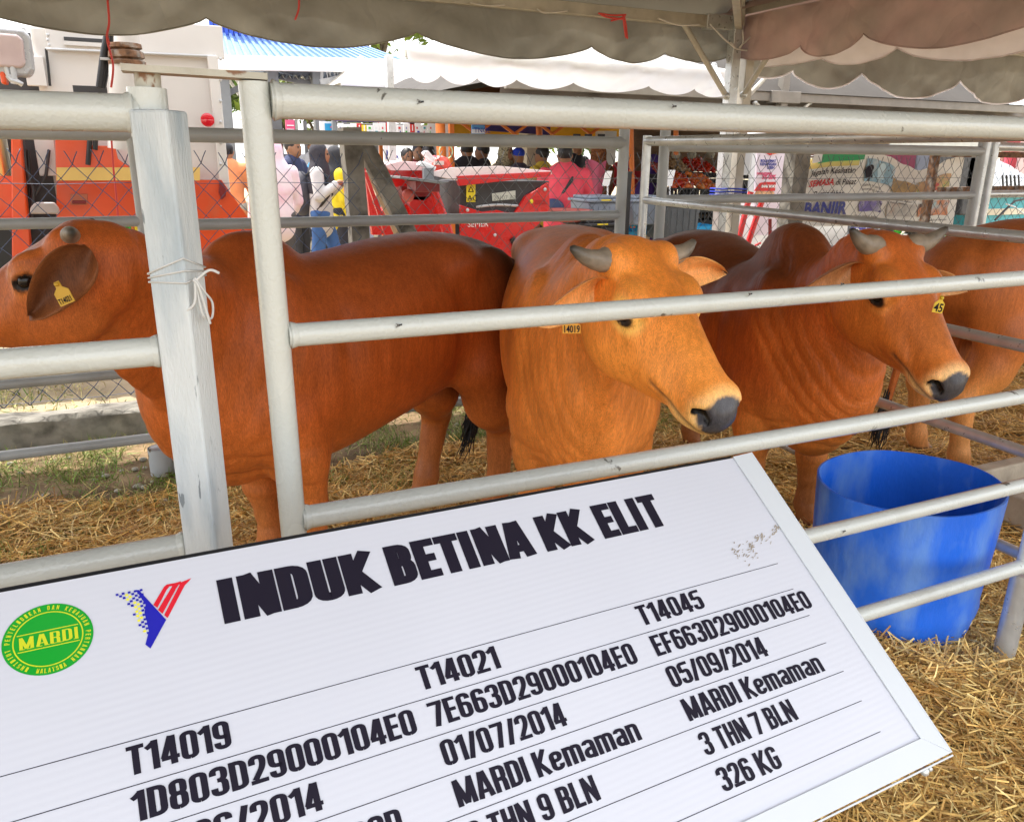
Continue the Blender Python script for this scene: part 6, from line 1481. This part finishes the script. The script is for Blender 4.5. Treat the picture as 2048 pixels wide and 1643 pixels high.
ps = thing('sign_board', tuple(W(780,300,Y=8.2)), 'small white stand with blue letters beside the leaning concrete strut', 'sign'); bx('sheet', 768, 285, 790, 332, 8.2, .03, WP, ps); label_text('JOM', 773, 309, 8.19, .055, BLUI, ps, bold=.004); label_text('LAKSA', 772, 317, 8.19, .045, BLUI, ps, bold=.004); label_text('?', 777, 328, 8.19, .09, BLUI, ps) if False else None
ps = thing('poster', tuple(W(956,260,Y=9.2)), 'blue and white flyer hanging from the orange framed stall', 'poster'); bx('sheet', 944, 245, 970, 274, 9.2, .02, paint((.08,.25,.50), .5), ps); bx('pale_band', 944, 259, 970, 267, 9.19, .005, paint((.6,.62,.66), .5), ps); label_text('TNGL', 948, 265, 9.18, .08, BLUI, ps)
ps = thing('roll_banner', tuple(W(845,300,Y=10.6)), 'tall pale striped roll banner beside the orange leg', 'banner'); bx('sheet', 860, 248, 878, 340, 10.6, .04, paint((.62,.64,.66), .5), ps); bx('sheet', 884, 238, 908, 340, 9.9, .04, paint((.78,.72,.70), .6), ps)
mb = MB(); c = W(892, 303, Y=9.0); mb.tube([c+Vector((math.cos(q)*.08, 0, math.sin(q)*.08)) for q in np.linspace(0, 2*PI, 25)], .007, 6); mb.build('hoop', paint((.55,.75,.45), .4), None, True, label='pale green hoop hanging on the orange leg', category='hoop')
for i in range(4):
    u = (916,1226-1150+1072,1212-1212+1150,1198)[i] if False else (903,1147,1170,1196)[i]
    bx('price_card', u, 268, u+14, 277, 9.3, .01, DG, None, label=('small black price card left of the pillar','small black price card right of the pillar','small black price card in front of the green tree','small black price card nearest the short upright post')[i], category='card', group='black price cards')
# ------------------------------------------------------------------ vegetable stall
VY = 8.1
M_TOM = mat('tomato_skin', (.60,.05,.01), .25, var=.35, vscale=9, coat=.3, attr='Col'); CR = mat('black_crate_plastic', (.012,.013,.016), .45, var=.2)
def crate(label, u0, v0, u1, v1, Y, th, m, cat='crate', group=None, slats=True):
    a = W(u0, (v0+v1)/2, Y=Y); b = W(u1, (v0+v1)/2, Y=Y); zt = W((u0+u1)/2, v0, Y=Y).z; zb_ = W((u0+u1)/2, v1, Y=Y).z
    t = thing(cat if cat != 'crate' else 'crate', ((a.x+b.x)/2,Y,zb_), label, cat, group); w_ = .015; h = zt-zb_; mb = MB()
    mb.box((a.x,Y,zb_), (b.x,Y+th,zb_+w_))
    for y in (Y, Y+th-w_):
        mb.box((a.x,y,zb_+h*.82), (b.x,y+w_,zt)); mb.box((a.x,y,zb_+w_), (b.x,y+w_,zb_+h*.2))
        n_ = max(4, int((b.x-a.x)/.05))
        for i in range(n_+1): x = a.x+(b.x-a.x-w_)*i/n_; mb.box((x,y+.002,zb_+h*.2), (x+w_*1.2,y+w_-.002,zb_+h*.82))
        mb.box((a.x,y+.003,zb_+h*.48), (b.x,y+w_-.003,zb_+h*.54))
    for x in (a.x, b.x-w_): mb.box((x+.001,Y+w_,zb_+w_), (x+w_,Y+th-w_,zt-.002))
    mb.build('shell', m, t); return t, (a.x, b.x, zb_, zt)
def produce(t, ext, Y, th, cols, rad, n, seed, name='tomatoes', sq=1):
    r_ = random.Random(seed); mb = MB(); cc = []
    for i in range(n):
        x = r_.uniform(ext[0]+.03, ext[1]-.03); y = r_.uniform(Y+.03, Y+th-.03); q = (1-((x-ext[0])/(ext[1]-ext[0])*2-1)**4)
        z = ext[3]-.02+.045*q*r_.random()+.17*(y-Y)/th; n0 = len(mb.v); mb.ball((x,y,z), rad*r_.uniform(.8,1.1), 6, (1, r_.uniform(.8,1), sq)); col = r_.choice(cols); cc += [col]*(len(mb.v)-n0)
    o = mb.build(name, M_TOM, t, True, kind='stuff'); a = o.data.color_attributes.new('Col', 'FLOAT_COLOR', 'POINT'); a.data.foreach_set('color', np.hstack([np.array(cc), np.ones((len(cc),1))]).astype(np.float32).ravel())
TC = [(.62,.04,.01),(.70,.10,.015),(.55,.02,.008),(.72,.17,.03)]; OC = [(.75,.20,.03),(.70,.12,.02),(.80,.28,.05)]; GC = [(.42,.26,.12),(.50,.33,.17),(.35,.2,.09)]
vt = thing('stall_table', (4.5,VY,0), 'low sloping stall table carrying the crates of tomatoes', 'table')
a = W(1290, 400, Y=VY+.1); b = W(1560, 400, Y=VY+.1); mb = MB(); mb.box((a.x,VY+.05,.80), (b.x,VY+1.3,.84)); mb.build('table_top', WOOD, vt)
for x in (a.x+.05, b.x-.1):
    for y in (VY+.1, VY+1.2): mb = MB(); mb.box((x,y,0), (x+.05,y+.05,.80)); mb.build('leg', WOOD, vt)
spec_ = [('front crate of ripe red tomatoes at the left of the stall',1345,376,1395,394,0,TC,1),('front crate of orange tomatoes at the right of the stall',1396,378,1440,396,0,OC,2),
 ('rear crate heaped with bright red tomatoes near the tent leg',1388,345,1442,356,.42,TC[:1]+TC[2:3],3),('rear crate of brown ginger and onions',1345,343,1387,356,.42,GC,4),('rear crate of dark red chillies at the far left',1318,348,1343,366,.30,[(.35,.02,.02),(.3,.05,.04)],5),
 ('front crate of orange carrots right of the tent leg',1472,340,1505,358,.25,[(.80,.22,.03)],6)]
for lb_, u0, v0, u1, v1, dy, cs, sd_ in spec_:
    t, e = crate(lb_, u0, v0, u1, v1, VY+dy, .38, CR); produce(t, e, VY+dy, .38, cs, .030, 110, sd_, 'tomatoes' if sd_ in (1,2,3) else 'vegetables', 1 if sd_ < 4 else .7)
for i, (u0,v0,u1,v1,Y,l_) in enumerate([(1340,396,1392,418,7.95,'black crate under the ripe red tomatoes'),(1394,398,1440,418,7.95,'black crate under the orange tomatoes'),(1340,420,1392,446,7.95,'lower black crate of the left stack under the tomatoes'),(1394,420,1440,446,7.95,'lower black crate of the right stack under the tomatoes'),
   (1466,360,1506,400,7.9,'black crate right of the tent leg, upper one'),(1466,402,1506,440,7.9,'black crate right of the tent leg, lower one'),(1400,446,1440,500,7.9,'black crate on the ground behind the back panel'),(1462,442,1504,500,7.9,'black crate on the ground right of the tent leg')]):
    crate(l_, u0, v0, u1, v1, Y, .5, CR, group='black crates under the stall')
for l_, u0,v0,u1,v1,Y in [('bright blue crate on the ground left of the tent leg',1392,452,1442,500,7.4),('bright blue crate on the ground right of the tent leg',1462,455,1502,500,7.4),('blue crate behind the end of the slanting partition',1256,432,1330,470,7.3)]:
    crate(l_, u0, v0, u1, v1, Y, .4, SKYB, group='blue crates on the ground')
def bin_(label, u0, v0, u1, v1, Y, m):
    a = W(u0, v1, Y=Y); b = W(u1, v1, Y=Y); zt = W((u0+u1)/2, v0, Y=Y).z; zb_ = max(0, W((u0+u1)/2, v1, Y=Y).z); t = thing('storage_bin', ((a.x+b.x)/2,Y,zb_), label, 'bin', 'grey lidded bins'); w_ = b.x-a.x
    mb = MB(); mb.prism([(a.x+.04,Y,zb_),(b.x-.04,Y,zb_),(b.x-.01,Y,zt-.06),(a.x+.01,Y,zt-.06)], (0,.4,0)); o = mb.build('tub', m, t); b_ = o.modifiers.new('b','BEVEL'); b_.width = .015; b_.segments = 2
    mb = MB(); mb.box((a.x-.01,Y-.02,zt-.06), (b.x+.01,Y+.42,zt-.03)); mb.box((a.x+.03,Y+.02,zt-.03), (b.x-.03,Y+.38,zt)); o = mb.build('lid', m, t); b_ = o.modifiers.new('b','BEVEL'); b_.width = .01; b_.segments = 2
    mb = MB()
    for k in range(5): x = a.x+.06+(w_-.12)*k/4; mb.box((x-.008,Y-.008,zb_+.05), (x+.008,Y+.0,zt-.1))
    mb.build('rib', m, t); bx_ = MB(); bx_.box((a.x+w_*.35,Y-.025,zt-.045), (a.x+w_*.65,Y-.021,zt-.032)); bx_.build('tape_label', YEL, t)
BG = paint((.22,.26,.32), .4); BG2 = paint((.09,.10,.11), .4)
bin_('blue grey lidded bin at the right of the coral pink shirt', 1175, 392, 1240, 460, 7.0, BG); bin_('blue grey lidded bin behind the short upright posts', 1262, 392, 1330, 450, 7.1, BG)
bin_('dark grey lidded bin left of the tent leg', 1330, 400, 1398, 480, 6.9, BG2); bin_('dark bin under the rail behind the orange cow', 1166, 440, 1235, 500, 6.7, paint((.02,.02,.024), .5))
tub = thing('basin', tuple(W(1130,425,Y=6.9)), 'shallow reddish plastic basin in front of the coral pink shirt', 'basin'); c = W(1130, 420, Y=7.0); mb = MB(); mb.lathe([(.20,-.10),(.26,0),(.27,.005),(.25,0),(.19,-.09),(.001,-.09)], c, 26); mb.build('bowl', paint((.45,.12,.10), .4), tub, True)
for l_, u0,v0,u1,v1,Y in [('blank white price card on a stick behind the back panel',1208,342,1222,372,7.0),('blank white price card in front of the tomatoes',1331,340,1348,372,7.3)]:
    t = thing('price_sign', tuple(W(u0,v1,Y=Y)), l_, 'sign'); plate('card', [(u0+4,v0),(u0-3,v1),(u1-4,v1),(u1+3,v0)], Y, .01, WP, t); tb('stick', [((u0+u1)/2,v1),((u0+u1)/2,v1+18)], Y, .008, WP, t)
bbt = thing('blue_tape', tuple(W(1450,385,Y=5.0)), 'blue cord tied round the tent corner legs', 'cord'); mb = MB(); 
for k in range(4): z = W(1450, 378+k*6, Y=5.0).z; mb.tube([(TX-.09,5.0,z),(TX-.02,4.975,z+.004),(TX+.14,4.985,z-.003),(TX+.15,5.13,z),(TX-.09,5.13,z),(TX-.09,5.0,z)], .006, 5)
mb.build('cord', paint((.02,.05,.50), .5), bbt, True)
# palm log wall and hanging bags over the vegetables
lw = thing('log_screen', tuple(W(1350,290,Y=9.4)), 'brown screen of stacked split logs behind the vegetables', 'screen')
for k in range(11):
    mb = MB(); a = W(1270, 262+k*7.5, Y=9.5); b = W(1450, 262+k*7.5, Y=9.5); mb.tube([a, a.lerp(b,.5)+Vector((0,0,.006*(-1)**k)), b], .045, 8); mb.build('log', mat('split_log', (.17,.105,.06), .9, var=.35, vscale=9, stretch=(.3,1,1), bump=.8, bscale=30) if k == 0 else bpy.data.materials['split_log'], lw, True)
for i, u in enumerate((1352,1384,1421)):
    t = thing('hanging_bag', tuple(W(u,300,Y=8.6)), ('clear plastic bag of leaves hanging above the ginger','clear plastic bag hanging above the red tomatoes','clear plastic bag hanging nearest the tent leg')[i], 'bag'); tb('cord', [(u,284),(u,298)], 8.6, .008, CRM, t)
    mb = MB(); c = W(u, 306, Y=8.6); mb.lathe([(.008,.06),(.03,.04),(.055,-.01),(.045,-.06),(.001,-.07)], c, 10); mb.build('sack', paint((.50,.47,.36), .4, trans=.4), t, True)
# striped boards leaning right of the vegetables
for i, (u0,v0,u1,v1,Y) in enumerate([(1438,282,1450,420,7.6),(1488,284,1512,350,7.5),(1500,284,1520,400,7.3)]):
    t = thing('display_board', tuple(W(u0,v1,Y=Y)), ('narrow white panel left of the tent leg','white panel with black edge right of the tent leg','slim dark framed panel next to the pink banner')[i], 'panel'); plate('sheet', [(u0+8,v0),(u0-4,v1),(u1-6,v1),(u1+6,v0)], Y, .03, WP, t); plate('edge', [(u1+6,v0),(u1-6,v1),(u1-2,v1),(u1+10,v0)], Y-.01, .04, M_BLACK, t)
# JB roll banner
JY = 5.9
jb = thing('roll_banner', tuple(W(1540,400,Y=JY)), 'pink and white roll banner headed with a red and orange monogram', 'banner')
PK = mat('pink_banner_print', (.74,.66,.76), .5, var=.03)
plate('sheet', [(1516,284),(1506,470),(1562,470),(1576,284)], JY, .02, PK, jb); plate('pole', [(1574,286),(1562,560),(1566,560),(1578,286)], JY, .03, LG, jb)
plate('monogram', [(1537,286),(1537,303),(1531,301),(1529,304),(1540,311),(1545,309),(1545,286)], JY-.006, .004, REDI, jb); plate('monogram', [(1547,284),(1546,309),(1560,305),(1561,296),(1558,294),(1561,291),(1560,286)], JY-.006, .004, ORP, jb)
plate('monogram', [(1550,289),(1550,294),(1556,293),(1556,289)], JY-.009, .003, PK, jb); plate('monogram', [(1550,298),(1549,304),(1556,302),(1556,297)], JY-.009, .003, PK, jb); plate('monogram_top', [(1537,286),(1545,281),(1560,284),(1548,287)], JY-.008, .004, paint((.25,.1,.5), .5), jb)
for s_, u, v, sz in (('BOLEH JIMAT',1521,324,.030),('KENANGAN',1520,331,.034),('LEBIH',1534,338,.034)): label_text(s_, u, v, JY-.004, sz, BLUI, jb, bold=.0015, rz=0)
for s_, u, v, sz in (('MAUFASTJUMPA',1514,349,.022),('5%-20%',1524,358,.050)): label_text(s_ if s_[0] != 'M' else 'MANFAAT JUMPA', u, v, JY-.004, sz, PINKP, jb, bold=.003)
plate('red_flash', [(1520,366),(1508,382),(1550,382),(1552,364),(1530,364)], JY-.006, .004, REDI, jb); label_text('BANK ROKY', 1523, 375, JY-.012, .030, WP, jb, bold=.002)
mb = MB()
for u, v, r__ in ((1520,387,.05),(1530,390,.045),(1541,388,.04)): mb.ball(W(u, v, Y=JY-.004), r__, 8, (1.2,.05,.7))
mb.build('food_print', paint((.72,.42,.22), .6, var=.4, vscale=20), jb, True)
# white cabinet/boards with red poles
wb = thing('white_board', tuple(W(1520,480,Y=6.2)), 'large blank white board behind the two slanting red poles', 'board'); plate('sheet', [(1478,392),(1462,520),(1560,520),(1564,392)], 6.2, .03, WP, wb)
rp = thing('red_tripod', tuple(W(1500,480,Y=5.7)), 'pair of slanting red steel poles with a small crank in front of white boards', 'stand')
tb('pole', [(1502,384),(1487,440),(1472,500)], 5.7, .026, RED, rp, 12); tb('pole', [(1524,402),(1508,450),(1490,505)], 5.7, .026, RED, rp, 12); tb('pole', [(1540,438),(1540,480)], 5.75, .016, DKR, rp); tb('crank', [(1500,500),(1512,490),(1521,486)], 5.68, .010, RED, rp); tb('pole', [(1598,395),(1588,420)], 5.72, .025, RED, rp)
for l_, uv_, Y in (('tall folded blank white board at the middle of the second pen fence',[(1622,405),(1620,525),(1692,525),(1697,408)],5.35),('small blank white sheet below the banner left end',[(1590,398),(1588,450),(1624,452),(1626,400)],5.5)):
    t = thing('white_board', tuple(W(*uv_[1], Y=Y)), l_, 'board'); plate('sheet', uv_, Y, .02, paint((.76,.77,.80), .5, var=.02), t)
bx('grey_cabinet', 1590, 456, 1650, 520, 6.4, .5, GREY, None, .01, label='grey machine cabinet low behind the white boards', category='cabinet')
# ------------------------------------------------------------------ large hanging banner
BN = 5.25
bn = thing('hanging_banner', tuple(W(1770,400,Y=BN)), 'sagging printed vinyl banner headed Jagalah Kesihatan SEMASA di Pusat Pemindahan', 'banner')
M_BN = mat('banner_vinyl', (.78,.77,.72), .45, var=.03, bump=.6, bscale=6)
def topv(s): # top edge in picture height, s 0..1 along
    P = [(0,316),(.17,308),(.32,306),(.42,300),(.50,312),(.62,330),(.70,341),(.80,333),(.90,318),(1,308)]
    for (a, va), (b, vb) in zip(P[:-1], P[1:]):
        if s <= b: t = (s-a)/(b-a); t = t*t*(3-2*t); return va+(vb-va)*t
    return 308
def bpt(s, t, off=0):
    ut = 1620+(1930-1620)*s; ub = 1592+(1905-1592)*s; vt_ = topv(s); u = ut+(ub-ut)*t; v = vt_+(452-vt_)*t
    return W(u, v, Y=BN+.03*math.sin(s*13+t*2)*(1-t*.3)+off)
mb = MB(); mb.grid(lambda s, t: bpt(s, t), 48, 16); mb.build('sheet', M_BN, bn, True)
def bprint(name, s0, t0, s1, t1, m, off=-.012, wav=0, n=6):
    mb = MB(); mb.grid(lambda a, b: bpt(s0+(s1-s0)*a+.004*wav*math.sin(b*9), t0+(t1-t0)*b+.01*wav*math.sin(a*7), off), n, n); return mb.build(name, m, bn, True)
bprint('yellow_field', .0, .02, .33, .17, paint((.75,.58,.18), .5, var=.12)); bprint('green_roll', .06, -.02, .36, .10, paint((.03,.36,.12), .5), -.03)
bprint('white_roll', .02, -.05, .08, .08, WP, -.035)
MY_ = lambda n, cs: mat(n, cs[0], .5, var=.25, vscale=12, dirt=(cs[1], 9, .5, .9), chips=(cs[2], 14, .62))
PH = [MY_('photo_print_a', ((.25,.45,.58),(.75,.75,.72),(.03,.04,.05))), MY_('photo_print_b', ((.45,.30,.12),(.62,.42,.18),(.20,.05,.03))), MY_('photo_print_c', ((.55,.34,.16),(.30,.45,.06),(.65,.03,.02))), MY_('photo_print_d', ((.16,.12,.42),(.55,.56,.55),(.06,.04,.15))), MY_('photo_print_e', ((.62,.60,.55),(.60,.36,.24),(.10,.07,.09))), MY_('photo_print_f', ((.65,.24,.10),(.35,.58,.66),(.08,.04,.03)))]
for k, (s0,t0,s1,t1) in enumerate([(.38,.10,.56,.40),(.56,.26,.72,.46),(.72,.22,.93,.44),(.38,.64,.52,.80),(.56,.62,.74,.84),(.76,.62,.95,.84)]): bprint('photo_print', s0, t0, s1, t1, PH[k], -.013, 1)
bprint('white_can', .46, .12, .50, .34, paint((.55,.75,.85), .5), -.018, 1); bprint('black_tap', .385, .20, .43, .36, INK, -.018, 1)
def btext(s_, s0, t0, hgt, m, bold=0, shear=.15, wf=.36):
    cu = bpy.data.curves.new('lettering', 'FONT'); cu.body = s_; cu.size = 1; cu.offset = bold; cu.shear = shear; cu.resolution_u = 2
    tmp = bpy.data.objects.new('tmp', cu); COL.objects.link(tmp); bpy.context.view_layer.update()
    me = bpy.data.meshes.new_from_object(tmp.evaluated_get(bpy.context.evaluated_depsgraph_get())); bpy.data.objects.remove(tmp); me.materials.clear(); me.materials.append(m)
    org = wloc(bn); sx = hgt/ (1.55*1.0)
    for v in me.vertices: v.co = bpt(s0+v.co.x*hgt*wf, t0-v.co.y*hgt, -.018)-org
    o = bpy.data.objects.new('lettering', me); COL.objects.link(o); o.parent = bn
btext('Jagalah Kesihatan', .03, .27, .115, INK, .012); btext('SEMASA', .03, .43, .125, REDI, .035); btext('di Pusat', .20, .43, .115, INK, .012); btext('Pemindahan', .07, .585, .115, INK, .012); btext('BANJIR', .03, .83, .24, BLUI, .04, 0)
for s0, t0, ls in ((.38,.47,('Elakkan air yang','tercemar di kawasan','yang berisiko')),(.57,.53,('Simpan makanan yang','tidak rosak. Elakkan','makan mentah')),(.77,.52,('Basuh makanan,','sebelum makan')),(.36,.88,('Buang sampah, bahan','sisa di tempatnya')),(.78,.92,('Segera dapatkan rawatan','sekiranya demam'))):
    for i, l_ in enumerate(ls): btext(l_, s0, t0+i*.055, .048, INK)
t = thing('poster', tuple(W(1750,500,Y=5.6)), 'small navy sign with white words Pandu below the banner', 'sign'); plate('sheet', [(1706,455),(1702,468),(1738,474),(1742,456)], 5.6, .02, paint((.05,.04,.30), .5), t); label_text('Pandu', 1711, 467, 5.59, .07, WP, t, bold=.003)
# machinery under and behind the banner
r_ = random.Random(12)
km = thing('small_machines', tuple(W(1810,500,Y=6.0)), 'row of black and green garden engines displayed under the banner', 'machines'); 
for k in range(16):
    u = 1738+k*11+r_.uniform(-3,3); v = 468+r_.uniform(-10,25); mb = MB(); c = W(u, v, Y=6.0+r_.uniform(-.2,.3)); s_ = r_.uniform(.03,.07)
    mb.ball(c, s_*1.3, 7, (1, .8, .9)); mb.obox(c+Vector((.02,0,-.08)), (s_,0,.01), (0,s_,0), (0,0,s_*1.2)); mb.tube([c, c+Vector((r_.uniform(-.1,.1), 0, .14))], .012, 6); mb.build('engine_part', r_.choice([M_BLACK, DG, M_BLACK, GREY, GRN]), km, 40)
for (u, v, r__, m_) in ((1898,512,.085,GRN),(1898,512,.05,LG),(1830,478,.045,GRN),(1835,474,.03,M_BLACK)):
    mb = MB(); c = W(u, v, Y=5.85-(.03 if m_ in (LG,M_BLACK) else 0)); mb.lathe([(.001,-.03),(r__,-.03),(r__,.03),(.001,.03)], c, 20, M=Matrix.Rotation(R(90), 3, 'X')); mb.build('engine_cover', m_, km, 40)
for u in (1745,1800,1860,1915): bx('engine_base', u-18, 486, u+18, 530, 6.05, .3, DG if u != 1915 else GRN, km, .01)
plate('white_tag', rect(1790,468,1815,474), 5.8, .01, WP, km)
# pickup behind the banner, dark market goods
pk = thing('pickup_truck', tuple(W(1820,300,Y=8.2)), 'white and blue vehicle roof behind the hanging banner', 'truck')
S = Field(*[np.arange(a, b, .05) for a, b in ((-1.3,1.7),(-.9,.9),(.3,1.9))]); S.sweep([(-1.1,0,1.0,.8,.45),(-.4,0,1.15,.8,.5),(.6,0,1.15,.8,.5),(1.4,0,1.0,.8,.45)], (0,1,0), k=.1, sq=5); V, Q = S.mesh(); c = W(1840, 330, Y=8.9); V = V+np.array([c.x, 9.0, -.06]); qmesh('body', V, Q, paint((.75,.78,.84), .2, coat=.8), pk)
bx('window_band', 1760, 300, 1960, 330, 8.15, .05, paint((.03,.05,.10), .1, coat=1), pk); bx('blue_stripe', 1750, 291, 1965, 300, 8.12, .05, paint((.05,.18,.45), .3), pk)
dk = thing('market_goods', tuple(W(1850,340,Y=6.6)), 'dark maroon and grey goods stacked behind the sag of the banner', 'goods')
for u0, v0, u1, v1, m_ in ((1778,300,1830,380,paint((.16,.02,.05),.8)),(1830,298,1858,380,paint((.16,.17,.22),.7)),(1858,300,1990,380,DG),(1930,312,1960,430,DG),(1960,320,1985,430,GREY)): bx('goods_block', u0, v0, u1, v1, 6.6, .3, m_, dk, .02)
sb_ = thing('shed', tuple(W(1640,300,Y=9)), 'pinkish brown shed wall with a timber frame behind the concrete post', 'building')
M_SH = mat('shed_wall', (.45,.27,.22), .8, var=.15)
for k in range(6): bx('board', 1580, 285+k*9, 1672, 293.4+k*9, 9.0, .05, M_SH, sb_)
bx('post', 1664, 285, 1688, 400, 8.95, .1, paint((.5,.36,.3), .7), sb_); bx('beam', 1575, 278, 1780, 290, 8.9, .12, WOOD, sb_); fbar(W(1705,290,Y=8.9), W(1722,330,Y=8.9), .05,.05, WOOD, sb_, 'strut'); bx('dark_opening', 1690, 285, 1775, 330, 9.3, .05, paint((.10,.07,.05), .9), sb_)
# far right: teal counter, red flag board, drum etc.
tc = thing('stall_counter', tuple(W(2000,430,Y=7.2)), 'teal and cream stall counter at the right edge behind the pens', 'counter'); bx('front', 1968, 392, 2140, 470, 7.2, .5, TEAL, tc, .01); bx('worktop', 1960, 384, 2140, 394, 7.15, .6, CRM, tc, .01); bx('kick_board', 1975, 416, 2140, 428, 7.18, .03, CRM, tc); bx('front', 1925, 392, 1965, 470, 7.5, .3, TEAL, tc, .01)
ps = thing('poster', tuple(W(2020,300,Y=8.5)), 'red and white poster at the right edge above the teal counter', 'poster'); bx('sheet', 2012, 280, 2035, 350, 8.5, .03, paint((.55,.06,.09), .5), ps); bx('sheet', 1995, 285, 2011, 400, 8.6, .03, CRM, ps); bx('sheet', 2036, 280, 2100, 380, 8.4, .03, paint((.60,.40,.38), .5), ps)
tl_ = thing('tool_rack', tuple(W(2020,360,Y=7.0)), 'black tools with curved handles at the right edge', 'tools'); tb('handle', [(2048,398),(2030,402),(2010,420),(1990,440)], 7.0, .014, M_BLACK, tl_); tb('handle', [(2012,408),(2030,414),(2050,430)], 6.98, .010, LG, tl_)
for k in range(5): tb('tool', [(2005+k*8,350),(2007+k*8,386)], 7.1, .012, M_BLACK if k % 2 else DG, tl_)
# long far roofs at the right above the rail
fr = thing('far_shed', tuple(W(1950,225,Y=22)), 'far shed with pale corrugated roof seen under the right canopy edge', 'building')
a = W(1760, 232, Y=22); b = W(2200, 236, Y=22)
for k in range(40): p = a.lerp(b, k/40); q = a.lerp(b, (k+.93)/40); mb = MB(); mb.prism([p, q, q+Vector((0,3,1.4)), p+Vector((0,3,1.4))], (0,0,.04)); mb.build('roof_sheet', paint((.6,.64,.68), .4), fr)
bx('wall', 1765, 233, 2190, 330, 22.4, .2, paint((.45,.45,.42), .8), fr)

# flies resting on the rails
M_WING = paint((.25,.24,.22), .3, trans=.4)
for i, (u, v, z, r, lb) in enumerate([(841,204,1.575,.0255,'small dark fly on the top rail of the gate, nearer the square post'),(1348,213,1.575,.0255,'small dark fly on the top rail of the gate, near its middle'),(798,650,1.218,.0205,'small dark fly on the second rail in front of the reddish cow'),(1500,588,1.218,.0205,'small dark fly on the second rail between two cow heads'),(1684,568,1.218,.0205,'small dark fly on the second rail by the humped cow ear'),(1688,1062,.617,.020,'small dark fly on the fourth rail beside the board')]):
    c = W(u, v, Y=GY-r-.001); t = thing('fly', tuple(c), lb, 'fly', 'flies on the gate rails')
    mb = MB(); mb.ball(c, .0022, 6, (1.7,.8,.8)); mb.ball(c+Vector((.0042,0,.0006)), .0016, 5); mb.build('body', M_BLACK, t, True)
    for s_ in (1,-1): mb = MB(); p = c+Vector((0,-.0018,0)); mb.prism([p, p+Vector((-.006,0,.0022*s_)), p+Vector((-.0065,0,.0042*s_)), p+Vector((-.001,0,.0022*s_))], (0,-.0002,0)); mb.build('wing', M_WING, t)
